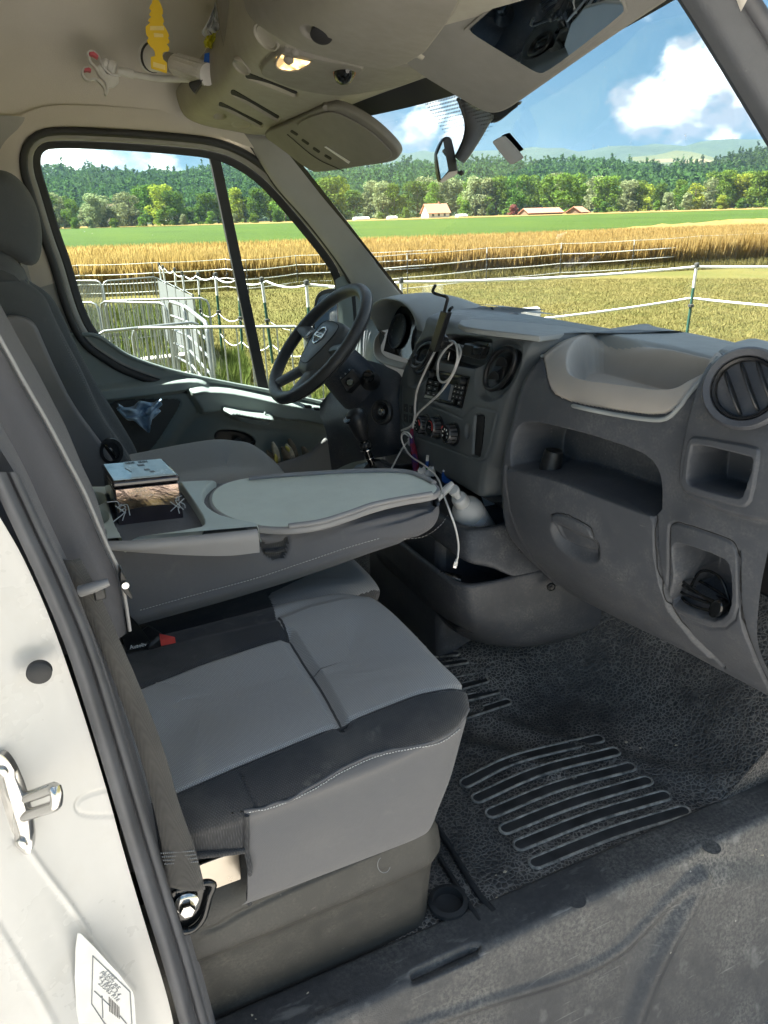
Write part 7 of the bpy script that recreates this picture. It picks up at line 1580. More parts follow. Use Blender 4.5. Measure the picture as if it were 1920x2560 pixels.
M['lens'] = t.set(t.mix(w_, (.80, .62, .34), (.90, .78, .55)), .2, t.bump(w_, .5, .002), **{'Emission Color': (1.0, .62, .22), 'Emission Strength': t.rng(gl_, .42, .62, .05, .9)})
lamp = thing('reading_lamp', 'lit warm yellow roof reading lamp lens in the overhead console', 'lamp'); prism('lens', lp, -nl * .018, M['lens'], lamp, .002)
tube('lens_frame', lp + [lp[0]], .0022, M['console_d'], lamp, 6)
for x, y in ((738, 128), (722, 147)): lathe('lamp_switch', [(.0095, -.003), (.0095, .004), (.006, .008), (0, .009)], plane_at(x, y, ctr + nl * .025, nl), nl, M['console_d'], lamp, 18)
for s_ in slots:
    sp_ = [under(x, y) + A(.001, .001, .004) for x, y in s_]; cs_ = np.mean(sp_, 0); prism('slot_shade', [plane_at(x, y, cs_, A(-.1, -.1, -1.)) for x, y in s_], A(0, 0, .004), M['dark'], oc)  # dark sheets stand in for the shade inside the slots
kc = under(863, 168) + nl * .012; lathe('dome_switch', [(.022, -.006), (.022, .0), (.018, .010), (.010, .016), (0, .018)], kc, nl, M['blackgloss'], oc, 28, sx=1.35, sy=.9); lathe('switch_lip', [(.0225, -.008), (.024, -.004), (.0225, .001)], kc, nl, simple('amber_lens', (.35, .12, .05), .3), oc, 28, sx=1.35, sy=.9)
# storage shelf floor and its contents
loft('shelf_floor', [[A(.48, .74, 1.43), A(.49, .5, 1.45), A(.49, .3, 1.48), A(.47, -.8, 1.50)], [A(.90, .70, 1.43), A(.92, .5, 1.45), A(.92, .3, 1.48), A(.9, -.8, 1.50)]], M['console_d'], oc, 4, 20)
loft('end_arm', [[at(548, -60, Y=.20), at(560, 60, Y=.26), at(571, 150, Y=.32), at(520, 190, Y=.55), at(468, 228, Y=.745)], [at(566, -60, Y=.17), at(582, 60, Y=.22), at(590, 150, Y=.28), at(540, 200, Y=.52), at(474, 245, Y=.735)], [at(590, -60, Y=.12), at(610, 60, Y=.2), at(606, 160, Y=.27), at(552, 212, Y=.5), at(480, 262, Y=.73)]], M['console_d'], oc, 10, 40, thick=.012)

# ---- sun visors
def slab(name, O3, n, th, mat, par, bev): return prism(name, O3, np.asarray(n) * th, mat, par, bev, 4)
vd = thing('sun_visor', 'grey driver sun visor with card slots folded down at the left', 'sun visor', group='sun visors')
dvis = [(648, 336, .62), (700, 372, .615), (775, 430, .60), (800, 433, .55), (900, 418, .36), (975, 408, .22), (995, 398, .18), (999, 384, .17), (985, 362, .165), (940, 318, .175), (890, 285, .20), (850, 266, .24), (815, 262, .29), (770, 285, .37), (700, 318, .50)]
ca = np.array([at(*q[:2], Y=q[2]) for q in dvis]); c0_ = ca.mean(0); uu_, ss_, vt = np.linalg.svd(ca - c0_); vn_ = vt[2] * (1 if vt[2] @ (CAM - c0_) > 0 else -1)
dv3 = [plane_at(x, y, c0_, vn_) for x, y in chaikin([q[:2] for q in dvis], 2)]
slab('visor_board', dv3, -vn_, .020, M['visor'], vd, .007)
pk = [plane_at(x, y, c0_, vn_) for x, y in ((735, 303), (760, 335), (880, 418), (975, 405), (990, 385), (930, 318), (850, 272), (800, 275))]
prism('visor_pocket', [plane_at(x, y, c0_ + vn_ * .001, vn_) for x, y in chaikin([(737, 306), (757, 330), (820, 376), (880, 415), (960, 402), (985, 388), (975, 370), (925, 322), (850, 280), (812, 276)], 2)], vn_ * .004, M['visor'], vd, .002)
for (a, b) in (((729, 328), (742, 336)), ((757, 350), (770, 359)), ((785, 371), (797, 379)), ((814, 389), (826, 396))): prism('card_slot', [plane_at(x, y, c0_ + vn_ * .0006, vn_) for x, y in cap(a, b, 3)], vn_ * .0008, M['dark'], vd)
prism('paper_slip', [plane_at(x, y, c0_ + vn_ * .0058, vn_) for x, y in ((811, 367), (816, 366), (876, 404), (872, 409))], vn_ * .001, M['leaflet'], vd)
tube('pocket_seam', [plane_at(x, y, c0_ + vn_ * .003, vn_) for x, y in ((718, 336), (790, 395), (860, 428))], .0012, M['dark'], vd, 6, 20)
tube('visor_pivot', [at(815, 248, Y=.30), at(818, 258, Y=.29), at(815, 270, Y=.28)], [.015, .010, .008], M['console_d'], vd, 12, 8)
vp = thing('sun_visor', 'grey passenger sun visor with vanity mirror folded down at the top', 'sun visor', group='sun visors')
T_, H_ = at(1240, 287, Y=-.28), at(1008, 118, Y=-.29); O1 = at(1700, -14, Y=-.78); pn = np.cross(O1 - T_, H_ - T_); pn /= np.linalg.norm(pn); pn *= 1 if pn @ (CAM - T_) > 0 else -1
pvp = chaikin([(1001, 150), (1006, 118), (1030, 92), (1120, 10), (1240, -110), (1400, -270), (1560, -330), (1720, -250), (1790, -120), (1760, -50), (1690, -6), (1560, 78), (1400, 188), (1300, 258), (1262, 282), (1232, 288), (1200, 278), (1120, 232), (1040, 184)], 2)
slab('visor_board', [plane_at(x, y, T_, pn) for x, y in pvp], -pn, .022, M['visor'], vp, .008)
mf = chaikin([(1158, 74), (1170, 62), (1300, -50), (1410, -130), (1440, -120), (1560, -10), (1572, 22), (1560, 40), (1420, 150), (1365, 186), (1345, 188), (1325, 178), (1200, 100)], 1)
mg = chaikin([(1172, 74), (1182, 64), (1300, -40), (1412, -118), (1435, -108), (1552, -2), (1562, 22), (1552, 36), (1415, 144), (1362, 180), (1346, 181), (1328, 172), (1205, 98)], 1)
prism('mirror_frame', [plane_at(x, y, T_, pn) for x, y in mf], pn * .003, M['visor'], vp, .001)
prism('vanity_mirror', [plane_at(x, y, T_ + pn * .0032, pn) for x, y in mg], pn * .0012, M['mirror'], vp)
cl_ = at(1022, 108, Y=-.37); tube('visor_clip', [at(1010, 92, Y=-.26), at(1024, 98, Y=-.28), at(1036, 112, Y=-.292), at(1044, 132, Y=-.298)], [.012, .013, .010, .010], M['console'], vp, 12, 12); tube('visor_pin', [at(1018, 138, Y=-.298), at(1040, 132, Y=-.30), at(1058, 140, Y=-.30)], .007, M['console'], vp, 10, 8)

# ---- rear-view mirror
rm = thing('rear_view_mirror', 'small interior rear-view mirror on a curved grey arm at the windscreen', 'mirror')
Ym = -.02
arm_l = [(1143, 245), (1158, 285), (1164, 315), (1160, 345), (1148, 375), (1139, 392)]; arm_r = [(1240, 290), (1226, 308), (1208, 338), (1188, 370), (1172, 394), (1160, 408)]
aL = [at(x, y, Y=Ym + .01) for x, y in arm_l]; aR = [at(x, y, Y=Ym - .02) for x, y in arm_r]
loft('arm', [aL, [(a + b) / 2 + A(-.012, -.012, 0) for a, b in zip(aL, aR)], aR, [(a + b) / 2 + A(.015, .015, 0) for a, b in zip(aL, aR)]], M['dash'], rm, 20, 24, cu=True)
tube('arm_trim', [p + A(-.002, -.006, 0) for p in aL], .004, M['black'], rm, 8, 24)
mb = chaikin([(1090, 388), (1096, 368), (1108, 345), (1116, 340), (1126, 342), (1132, 352), (1146, 424), (1144, 432), (1136, 440), (1104, 457), (1098, 448)], 1)
prism('mirror_shell', [at(x, y, Y=Ym) for x, y in mb], (.012, .035, .0), M['black'], rm, .005, 3)
prism('mirror_rim', [at(x, y, Y=Ym - .001) for x, y in ((1100, 452), (1122, 430), (1145, 426), (1143, 434), (1136, 440), (1105, 457))], (.004, .01, 0), M['pad'], rm, .001)
prism('mirror_glass', [at(x, y, Y=Ym - .002) for x, y in ((1093, 388), (1108, 354), (1121, 426), (1103, 448))], (-.001, .001, 0), M['mirror'], rm)
tube('dip_lever', [at(1143, 430, Y=Ym), at(1150, 432, Y=Ym)], .003, M['black'], rm, 8); lathe('lever_knob', [(.004, -.004), (.006, 0), (.004, .005), (0, .006)], at(1153, 432, Y=Ym), (1, -.3, 0), M['black'], rm, 14)
loft('mirror_foot', [[at(1180, 235, Y=-.02), at(1240, 262, Y=-.05), at(1300, 255, Y=-.10)], [at(1170, 262, Y=-.01), at(1230, 306, Y=-.03), at(1293, 268, Y=-.09)], [at(1150, 250, Y=.02), at(1235, 300, Y=.0), at(1296, 262, Y=-.07)]], M['black'], rm, 12, 16, thick=.01)
tg = thing('toll_tag', 'small grey toll transponder box stuck to the windscreen', 'transponder')
to_ = chaikin([(1231, 352), (1248, 345), (1256, 346), (1300, 396), (1299, 402), (1280, 412), (1272, 410), (1232, 360)], 1)
prism('case', [at(x, y, Y=-.13) for x, y in to_], (.008, -.003, .004), M['seatshell'], tg, .003, 3); prism('mount', [at(x, y, Y=-.125) + A(.010, 0, .004) for x, y in ((1242, 345), (1254, 342), (1290, 384), (1276, 392))], (.010, .0, .004), M['whiteplastic'], tg, .002)

# ---- things on the roof shelf
af = thing('air_freshener', 'yellow tree-shaped cardboard air freshener hanging from the roof', 'air freshener')
tr = [(770, -20), (815, 0), (838, 40), (856, 90), (858, 130), (845, 142), (862, 175), (868, 205), (856, 225), (885, 270), (906, 310), (917, 340), (905, 358), (920, 385), (916, 408), (892, 415), (912, 440), (920, 465), (905, 488), (885, 485), (862, 495), (853, 520), (860, 560), (895, 590), (896, 640), (894, 692), (820, 668), (747, 645), (742, 590), (744, 535), (782, 528), (780, 490), (762, 455), (740, 440), (722, 412), (708, 392), (710, 372), (724, 358), (705, 335), (696, 300), (694, 250), (712, 235), (738, 210), (718, 200), (724, 180), (746, 160), (728, 140), (736, 118), (748, 100), (728, 78), (738, 50), (752, 30), (758, 5)]
k_ = .2652; tp_ = [(180 + x * k_, y * k_) for x, y in tr]; Xa = .44
prism('card', [at(x, y, Y=.48) for x, y in tp_], (.0, .0016, 0), M['yellowcard'], af)
M['yellowpale'] = simple('pale_yellow_print', (.80, .62, .22), .6)
for q in (((735, 245), (865, 245), (868, 285), (735, 285)), ((770, 310), (860, 320), (862, 350), (775, 350)), ((765, 582), (880, 615), (880, 660), (765, 628))): prism('print', [at(180 + x * k_, y * k_, Y=.4795) for x, y in q], (0, .0003, 0), M['yellowpale'], af)
pt = at(180 + 790 * k_, -8, Y=.481); tube('string', [pt, pt + A(.002, 0, .08), pt + A(.0, 0, .19)], .0008, M['whiteplastic'], af, 5)
fl = thing('torch', 'white plastic torch with ribbed handle lying on the roof shelf', 'torch'); f0, f1 = at(520, 186, Y=.42), at(372, 140, Y=.62); fa = (f1 - f0); L = np.linalg.norm(fa)
rr = .024; lathe('handle', [(rr, 0), (rr, L * .52), (rr * .9, L * .54)], f0, fa, M['whiteplastic'], fl, 28); 
x_, y_, a_ = basis(fa)
for q in range(16): a = q * 2 * math.pi / 16; d_ = x_ * math.cos(a) + y_ * math.sin(a); tube('grip_rib', [f0 + d_ * rr + a_ * .01, f0 + d_ * rr + a_ * L * .50], .0022, M['whiteplastic'], fl, 5)
lathe('thread', [(rr * .85, L * .53)] + [(rr * (.92 if q % 2 else .84), L * (.54 + q * .012)) for q in range(10)] + [(rr * .8, L * .67)], f0, fa, M['trimgrey'], fl, 28); lathe('head', [(rr * .8, L * .66), (rr * 1.0, L * .72), (rr * 1.25, L * .84), (rr * 1.35, L * .92)], f0, fa, M['whiteplastic'], fl, 28); lathe('seal_band', [(rr * 1.42, L * .91), (rr * 1.42, L * .94)], f0, fa, M['dark'], fl, 28); lathe('lens_cap', [(rr * 1.45, L * .94), (rr * 1.5, L * .97), (rr * 1.35, L * 1.0), (0, L * 1.005)], f0, fa, M['whiteplastic'], fl, 28)
ph = thing('gooseneck_clamp', 'white phone clamp with pink pads on a bendy gooseneck below the shelf', 'phone clamp'); z_ = lambda x, y, Y: at(180 + x * k_, y * k_, Y=Y)
tube('gooseneck', [z_(1200, 775, .50), z_(1100, 748, .54), z_(960, 745, .58), z_(800, 738, .62), z_(680, 718, .64), z_(575, 700, .655)], .0075, M['whiteplastic'], ph, 12, 40)
tube('sleeve', [z_(585, 702, .655), z_(520, 685, .66), z_(440, 668, .665)], [.010, .0115, .0095], M['whiteplastic'], ph, 14, 10); lathe('ball_nut', [(.012, 0), (.016, .004), (.016, .016), (.012, .020)], z_(415, 650, .665), z_(330, 610, .67) - z_(415, 650, .665), M['whiteplastic'], ph, 18)
lathe('ball', [(.004, 0), (.012, .006), (.014, .014), (.010, .022), (0, .025)], z_(365, 630, .667), z_(330, 610, .67) - z_(415, 650, .665), M['whiteplastic'], ph, 18)
def jaw(pts, w0): 
    P = cr([z_(x, y, .66) for x, y in pts], 30); Nf = A(0, 1, 0)
    return prism('jaw', list(P) + [p + (np.cross(np.gradient(P, axis=0)[i], Nf) / np.linalg.norm(np.cross(np.gradient(P, axis=0)[i], Nf))) * w0 for i, p in list(enumerate(P))[::-1]], (0, .022, 0), M['whiteplastic'], ph, .0015)
jaw([(150, 530), (140, 495), (165, 470), (215, 478), (260, 520), (285, 590), (320, 650), (380, 690), (465, 695)], -.004); jaw([(150, 530), (165, 590), (215, 640), (255, 710), (310, 770), (325, 830), (308, 890)], .006); jaw([(180, 655), (165, 630), (120, 625), (95, 650), (90, 700), (120, 745), (170, 765), (210, 750), (255, 775), (300, 830), (308, 890)], .005)
prism('web', [z_(x, y, .668) for x, y in ((215, 640), (260, 600), (330, 700), (440, 700), (440, 780), (400, 820), (345, 830), (320, 780), (255, 710))], (0, .012, 0), M['whiteplastic'], ph, .002)
for q in (((165, 490), (205, 485), (250, 525), (245, 550), (200, 520), (168, 515)), ((118, 645), (160, 635), (182, 650), (180, 675), (150, 665), (118, 672))): prism('pad', [z_(x, y, .658) for x, y in q], (0, .024, 0), simple('pink_pad', (.55, .10, .13), .6), ph)
bg_ = thing('plastic_bag', 'crumpled clear and yellow plastic bag tip poking over the roof shelf', 'bag'); uu2, vv2 = np.meshgrid(np.linspace(0, 1, 24), np.linspace(0, 1, 24), indexing='ij')
def bagpart(nm, L_, R__, mat):
    a, b = cr(L_, 24), cr(R__, 24); g_ = np.array([[at(180 + (a[i] * (1 - v) + b[i] * v)[0] * k_, (a[i] * (1 - v) + b[i] * v)[1] * k_, Y=.40 - .012 * math.sin(9 * v + 5 * i / 24) - .008 * math.sin(17 * v - 11 * i / 24)) for v in np.linspace(0, 1, 24)] for i in range(24)]); o = mesh(nm, g_.reshape(-1, 3), grid_faces(24, 24), mat, bg_); solid(o, .001)
bagpart('clear_part', [(1350, 20), (1310, 150), (1255, 250), (1225, 310), (1260, 350)], [(1352, 20), (1370, 120), (1385, 220), (1398, 270), (1395, 290)], M['clearmilk']); bagpart('yellow_part', [(1260, 345), (1245, 400), (1255, 440), (1280, 445)], [(1398, 275), (1398, 330), (1380, 390), (1340, 480)], simple('yellow_film', (.55, .52, .04), .3))
bb = thing('blue_folder', 'dark blue plastic folder corner standing on the roof shelf', 'folder'); prism('cover', [z_(x, y, .42) for x, y in ((1245, 500), (1360, 480), (1385, 520), (1290, 660), (1235, 640))], (.02, .03, 0), M['blue'], bb, .002); prism('spine', [z_(x, y, .415) for x, y in ((1100, 770), (1180, 750), (1240, 745), (1150, 880), (1100, 810))], (.01, .03, 0), M['black'], bb, .003)
# ================================================================== LOOSE THINGS
# shrink-wrapped box on the table
tbx = thing('wrapped_box', 'shrink-wrapped metallic box with silver film lid on the folded seat table', 'box')
tb_ = [table_at(300, 1335, -.026), table_at(463, 1312, -.026)]
A0 = at(300, 1333, Z=.604); B0 = at(462, 1312, Z=.596); ux_ = (B0 - A0); ux_ /= np.linalg.norm(ux_); uz_ = A(.02, .05, 1.0); uz_ /= np.linalg.norm(uz_); uy_ = np.cross(uz_, ux_); uy_ /= np.linalg.norm(uy_)
Wb_x = np.linalg.norm(B0 - A0); Hb = .092; Db = .135
def bx3(u, v, w): return A0 + ux_ * u * Wb_x + uy_ * v * Db + uz_ * w * Hb
def bxp(name, u0, u1, v0, v1, w0, w1, mat, bev): return prism(name, [bx3(u0, v0, w0), bx3(u1, v0, w0), bx3(u1, v1, w0), bx3(u0, v1, w0)], uz_ * (w1 - w0) * Hb, mat, tbx, bev, 3)
M['boxdark'] = simple('dark_box_print', (.035, .028, .034), .22, var=.3, scale=12, **{'Coat Weight': .8})
bxp('carton', 0, 1, 0, 1, 0, .86, M['boxdark'], .004); bxp('lid', -.01, 1.01, -.005, 1.005, .87, 1.0, M['boxdark'], .004)
prism('film_top', [bx3(.03, .03, 1.003), bx3(.97, .03, 1.003), bx3(.97, .97, 1.003), bx3(.03, .97, 1.003)], uz_ * .0012, M['film'], tbx, .0005)
prism('film_sheen', [bx3(.28, .05, 1.022), bx3(.96, .05, 1.022), bx3(.95, .95, 1.022), bx3(.34, .95, 1.022), bx3(.30, .6, 1.022), bx3(.36, .35, 1.022)], uz_ * .0006, simple('silver_sheen', (.52, .60, .61), .25), tbx)  # sheen of the film put in as a flat silver patch
M['boxfoil'] = M['foil']
G = np.array([[bx3(u, -.008 - .006 * math.sin(u * 9 + w * 8) * math.sin(math.pi * u), w) for w in np.linspace(.40 + .07 * math.sin(math.pi * u), .84, 14)] for u in np.linspace(.03, .97, 40)]); mesh('front_film', G.reshape(-1, 3), grid_faces(40, 14), M['boxfoil'], tbx)
for u in (.05, .95):
    for q in range(7):
        a = bx3(u, -.01, .42 + .02 * q); tube('film_wrinkle', [a, a + ux_ * rng.uniform(-.012, .012) + uz_ * rng.uniform(-.012, .010) - uy_ * .006, a + ux_ * rng.uniform(-.02, .02) + uz_ * rng.uniform(-.02, .02) - uy_ * .008], .0009, M['clearmilk'], tbx, 5, 8)
for k in range(14): prism('barcode_bar', [bx3(.36 + k * .022 + (k > 6) * .05, .80, 1.034), bx3(.368 + k * .022 + (k > 6) * .05 + (k % 3) * .003, .80, 1.034), bx3(.368 + k * .022 + (k > 6) * .05 + (k % 3) * .003, .90, 1.034), bx3(.36 + k * .022 + (k > 6) * .05, .90, 1.034)], uz_ * .0003, M['printblk'], tbx)
for (u, v, s_) in ((.52, .62, .10), (.56, .35, .08), (.62, .22, .07)): prism('print', [bx3(u, v, 1.034), bx3(u + s_, v, 1.034), bx3(u + s_, v + s_, 1.034), bx3(u, v + s_, 1.034)], uz_ * .0003, M['printdim'], tbx)
# pump bottle in the holder
pb = thing('pump_bottle', 'clear sanitiser pump bottle with white label leaning in the console', 'bottle')
b0, b1, b2 = at(1202, 1326, Y=-.185), at(1148, 1246, Y=-.225), at(1118, 1226, Y=-.235); ba = (b1 - b0); BL = np.linalg.norm(ba); ba /= BL
t = NT('sanitiser_gel'); t.t.nodes.remove(t.b); a1 = t.n('ShaderNodeBsdfTransparent'); a2 = t.n('ShaderNodeBsdfDiffuse'); a2.inputs[0].default_value = (.75, .77, .78, 1); a3 = t.n('ShaderNodeMixShader'); a3.inputs[0].default_value = .55; t.l(a1.outputs[0], a3.inputs[1]); t.l(a2.outputs[0], a3.inputs[2]); t.l(a3.outputs[0], t.out.inputs[0]); M['gel'] = t.m; lathe('bottle', [(.030, -.03), (.036, -.02), (.0375, .0), (.0375, BL * .60), (.0345, BL * .70), (.024, BL * .81), (.016, BL * .86), (.014, BL * .9)], b0, ba, M['gel'], pb, 40); lathe('gel', [(.028, -.028), (.034, -.018), (.0355, .0), (.0355, BL * .50), (0, BL * .51)], b0, ba, M['gel'], pb, 32)
x_, y_, a_ = basis(ba)
def lab(t0, t1, h0, h1, r_, mat, nm): 
    P = [[b0 + a_ * h + (x_ * math.cos(t_) + y_ * math.sin(t_)) * r_ for h in (h0, h1)] for t_ in np.linspace(t0, t1, 20)]; return mesh(nm, np.array(P).reshape(-1, 3), grid_faces(20, 2), mat, pb)
cdir = CAM - b0; tcam = math.atan2(cdir @ y_, cdir @ x_)
M['labelw'] = simple('bottle_label', (.78, .79, .80), .45); lab(tcam - .15, tcam + 1.35, -.012, BL * .58, .0380, M['labelw'], 'label'); lab(tcam - 1.3, tcam - .35, -.012, BL * .60, .0380, M['labelw'], 'label')
lab(tcam - 1.25, tcam - .40, BL * .47, BL * .56, .0383, simple('navy_print', (.02, .03, .25), .4), 'label_band')
for q in range(9): lab(tcam + .35, tcam + 1.25, .014 + q * .0052, .0156 + q * .0052, .0383, M['printdim'], 'label_print')
for q in range(10): lab(tcam - .06 + q * .032, tcam - .045 + q * .032, .026, .052, .0384, M['printblk'], 'barcode_bar')
lathe('collar', [(.018, 0), (.0185, .004)] + [(.0185 - .0008 * (q % 2), .006 + q * .003) for q in range(6)] + [(.016, .026), (.010, .028)], b0 + ba * BL * .86, ba, M['clearmilk'], pb, 28)
lathe('pump_stem', [(.008, 0), (.008, .03)], b0 + ba * (BL * .86 + .026), ba, M['clearmilk'], pb, 16)
hd = b0 + ba * (BL * .86 + .052); lathe('pump_head', [(.012, -.006), (.013, .0), (.0125, .006), (0, .008)], hd, ba, M['clearmilk'], pb, 20); tube('spout', [at(1132, 1208, Y=-.235), at(1117, 1222, Y=-.235), at(1103, 1238, Y=-.24), at(1095, 1250, Y=-.245)], [.006, .0085, .0075, .005], M['clearmilk'], pb, 12, 14)
tube('dip_tube', [b0 + ba * BL * .86, b0 + ba * BL * .45 + x_ * .004, b0], .003, M['clearmilk'], pb, 8, 10)
cd_ = tag(prism('leaflet', [at(x, y, Y=-.14) for x, y in ((1203, 1241), (1253, 1270), (1257, 1300), (1240, 1302), (1215, 1275))], (.003, .003, 0), M['leaflet'], None), 'folded white leaflet standing behind the pump bottle', 'leaflet')
# pens, tissue pack, blue pack
pn_ = thing('pencil', 'blue and green pencil with white end standing in the console cup', 'pencil'); q0, q1, q2, q3 = at(1066, 1190, Y=.02), at(1067, 1168, Y=.02), at(1068, 1152, Y=.02), at(1069, 1138, Y=.02); tube('green_barrel', [q0, q1], .0042, M['green'], pn_, 10); tube('blue_barrel', [q1, q2], .0042, M['blue'], pn_, 10); tube('eraser', [q2, q3], .004, M['whiteplastic'], pn_, 10)
tp2 = thing('tissue_pack', 'crumpled white paper tissues stuffed in the console cup', 'tissues')
for k, (x, y) in enumerate(((1052, 1180), (1066, 1184), (1078, 1176))): prism('tissue', [at(x + dx, y + dy, Y=-.02 + k * .006) for dx, dy in ((-9, 16), (-8, -7), (-1, -2), (4, -11), (9, -6), (8, 18))], (.012, .014, .002), M['leaflet'], tp2, .004)
cup = tag(lathe('console_cup', [(.040, -.05), (.043, .01), (.040, .014), (.036, .010), (.034, -.05)], at(1066, 1200, Y=.0), (0, 0, 1), M['dash2'], None, 28), 'round black cup insert holding pencils behind the tray tip', 'cup')
bp_ = thing('blue_pack', 'glossy blue packet wedged beside the cup in the console', 'packet'); prism('packet', [at(x, y, Y=-.06) for x, y in chaikin([(1104, 1176), (1124, 1178), (1136, 1190), (1138, 1206), (1104, 1212)], 1)], (.01, .012, 0), M['blue'], bp_, .003); prism('packet_tab', [at(x, y, Y=-.064) for x, y in ((1106, 1176), (1124, 1179), (1124, 1181), (1106, 1179))], (.004, .004, 0), M['leaflet'], bp_)
wc = thing('felt_cord', 'purple and red felt cord hanging beside the gear lever', 'cord'); t = NT('purple_felt'); M['felt'] = t.set(t.mix(t.rng(t.noise(35, 3), .45, .58), (.08, .05, .22), (.30, .03, .06)), .95, t.bump(t.noise(400, 3), .8, .003)); tube('strand', [at(1030, 1072, Y=.10), at(1029, 1095, Y=.10), at(1034, 1125, Y=.09), at(1038, 1155, Y=.08), at(1041, 1185, Y=.07)], [.004, .006, .0085, .0095, .0085], M['felt'], wc, 12, 30)
lid = tag(lathe('clear_lid', [(.011, 0), (.012, .003), (.008, .005), (0, .005)], at(1030, 1110, Y=.115), (-.2, -.3, 1), M['clearmilk'], None, 20), 'small clear plastic lid lying by the felt cord', 'lid')
# phone mount in the storage bay
pm = thing('phone_mount', 'black clamp phone holder with bent hooks fixed in the storage bay', 'phone mount'); Xp = .80
pp = lambda x, y, X=Xp: at(x, y, X=X)
prism('rail', [pp(x, y) for x, y in ((1101, 777), (1117, 782), (1086, 881), (1071, 875))], (.016, .004, .0), M['black'], pm, .002)
tube('upper_hook', [pp(1110, 782, .805), pp(1117, 755, .805), pp(1119, 746, .805), pp(1113, 741, .80), pp(1088, 734, .795), pp(1082, 728, .79), pp(1084, 722, .785), pp(1088, 714, .78)], .0035, M['black'], pm, 8, 30)
tube('lower_hook', [pp(1076, 876), pp(1064, 900), pp(1050, 916), pp(1036, 919), pp(1026, 912), pp(1023, 900)], .0042, M['black'], pm, 8, 24); tube('lower_hook', [pp(1080, 880, .81), pp(1066, 905, .81), pp(1052, 908, .81), pp(1040, 905, .81), pp(1036, 893, .81), pp(1040, 888, .81)], .0036, M['black'], pm, 8, 24)
tube('release_lever', [pp(1112, 812, .81), pp(1118, 795, .815), pp(1124, 775, .815), pp(1131, 768, .815)], [.003, .004, .004, .003], M['black'], pm, 8, 16)
kc_ = pp(1098, 852, .815); ka = pp(1130, 862, .86) - kc_; lathe('ball_nut', [(.014, -.006), (.0165, -.002), (.0165, .014), (.012, .018)], kc_, ka, M['black'], pm, 20)
for q in range(10): a = q * .628; xx, yx, az = basis(ka); tube('nut_rib', [kc_ + (xx * math.cos(a) + yx * math.sin(a)) * .0165, kc_ + (xx * math.cos(a) + yx * math.sin(a)) * .0165 + az * .013], .0018, M['black'], pm, 5)
tube('stem', [kc_ + ka * .1, kc_ + ka * .5, pp(1140, 868, .875), pp(1170, 880, .88)], [.008, .008, .010, .012], M['black'], pm, 12, 14); prism('bay_clamp', [pp(x, y, .865) for x, y in ((1160, 858), (1200, 866), (1206, 880), (1196, 900), (1150, 888))], (.02, 0, 0), M['black'], pm, .003); prism('clamp_foot', [pp(x, y, .858) for x, y in ((1182, 866), (1208, 868), (1200, 890), (1176, 888))], (.02, 0, 0), M['blackgloss'], pm, .003)
for x0, x1 in ((1124, 1120), (1221, 1210)): tube('bay_strip', [pp(x0, 880 if x0 < 1200 else 858, .885), pp(x1, 905 if x0 < 1200 else 876, .885)], .002, M['chrome'], pm, 6)
# cables
def cable(label, pts, r_, mat, plug=None, n=80):
    e = thing('charging_cable', label, 'cable', group='charging cables'); tube('lead', [pp(x, y, X) for x, y, X in pts], r_, mat, e, 8, n); return e
cable('grey cable looping from the phone mount across the radio', [(1120, 852, .845), (1136, 856, .83), (1143, 875, .82), (1142, 905, .815), (1128, 940, .81), (1112, 955, .81), (1098, 950, .81), (1094, 925, .815), (1098, 898, .82), (1115, 872, .83), (1132, 858, .84)], .0026, M['greycable'])
cable('grey cable running from the bay down over the climate knobs', [(1146, 862, .85), (1152, 880, .83), (1145, 905, .82), (1130, 940, .815), (1102, 980, .81), (1070, 1010, .805), (1046, 1032, .80), (1036, 1050, .80), (1026, 1066, .80), (1004, 1076, .80)], .0026, M['greycable'])
cable('pale cable hanging straight from the mount past the left vent', [(1090, 874, .815), (1076, 900, .80), (1056, 942, .795), (1043, 975, .79), (1038, 1005, .79), (1037, 1035, .79), (1032, 1070, .79)], .0026, M['greycable'])
we = cable('long white charging cable hanging down past the bottle to a free plug', [(1012, 1120, .79), (1004, 1098, .78), (1007, 1082, .775), (1020, 1082, .775), (1030, 1095, .78)], .0021, M['cable'], n=30)
PW = [(1030, 1098, .12), (1012, 1084, .12), (1004, 1092, .11), (1008, 1110, .09), (1025, 1138, .04), (1056, 1160, -.08), (1080, 1178, -.16), (1098, 1203, -.23), (1110, 1240, -.30), (1124, 1278, -.34), (1138, 1318, -.35), (1146, 1360, -.345), (1144, 1395, -.34), (1141, 1404, -.34)]
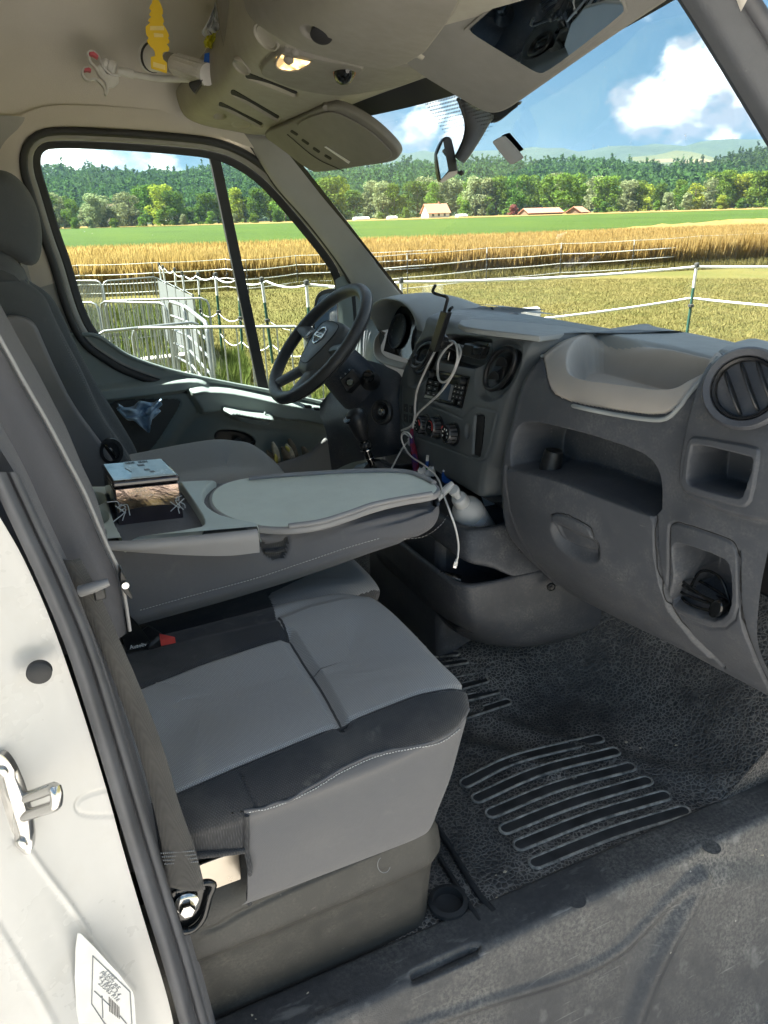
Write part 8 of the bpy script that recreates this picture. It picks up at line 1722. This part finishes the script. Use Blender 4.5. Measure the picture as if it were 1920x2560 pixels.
tube('lead', [at(x, y, Y=Y) for x, y, Y in PW], .0022, M['cable'], we, 8, 90); tube('plug_sleeve', [at(1142, 1398, Y=-.34), at(1140, 1406, Y=-.34)], .003, M['cable'], we, 8); prism('plug', [at(x, y, Y=-.341) for x, y in ((1136, 1404), (1145, 1406), (1142, 1418), (1133, 1415))], (.003, .004, 0), M['cable'], we, .0012); prism('plug_tip', [at(x, y, Y=-.340) for x, y in ((1134, 1415), (1141, 1417), (1140, 1421), (1133, 1419))], (.002, .002, 0), M['chrome'], we)
tube('lead', [at(1027, 1098, Y=.13), at(1008, 1118, Y=.12), at(985, 1160, Y=.05), at(975, 1180, Y=.0)], .0022, M['cable'], we, 8, 30); prism('adapter', [at(x, y, Y=.11) for x, y in ((1018, 1096), (1026, 1094), (1029, 1110), (1021, 1113))], (.008, .008, 0), M['cable'], we, .002)
# navigation unit on the dash top
nv = thing('navigation_unit', 'small black navigation device lying on the dash under the windscreen', 'navigation device'); so3 = [at(x, y, X=1.10) for x, y in ((1178, 800), (1190, 769), (1197, 768), (1262, 794), (1268, 802), (1262, 812), (1180, 812))]
prism('case', so3, (.018, .0, .004), M['black'], nv, .003); prism('screen', [at(x, y, X=1.0985) for x, y in ((1183, 800), (1193, 773), (1254, 797), (1250, 808), (1184, 806))], (.001, 0, 0), M['sky_reflect'], nv); box('mount_tab', at(1228, 777, X=1.105), (.012, .02, .02), M['black'], nv, .005); lathe('suction_mount', [(.022, 0), (.020, .01), (.012, .016), (0, .017)], at(1282, 800, X=1.12), (-.2, -.2, 1), M['black'], nv, 20, sx=1.2)
# black cable coil in the lower dash pocket
ccl = thing('cable_coil', 'coiled black cable with plug lying in the lower dash pocket', 'cable')
p_in = at(1765, 1512, X=.955)
for k in range(5): tube('coil_loop', [p_in + A((.026 + .003 * k) * math.cos(a) * .7, (.046 + .004 * k) * math.sin(a), .006 * k + .010 * math.cos(a + k)) for a in np.linspace(0, 6.283, 26, endpoint=False)], .0028, M['blackgloss'], ccl, 8, None, True)
tube('lead', [p_in + A(.0, .04, .01), p_in + A(.0, .02, .055), p_in + A(0, -.02, .060), p_in + A(0, -.05, .02)], .0026, M['blackgloss'], ccl, 8, 24); prism('plug', [at(x, y, X=.925) for x, y in chaikin([(1778, 1500), (1800, 1503), (1808, 1520), (1795, 1545), (1772, 1545), (1768, 1525)], 1)], (.018, 0, 0), M['blackgloss'], ccl, .004)
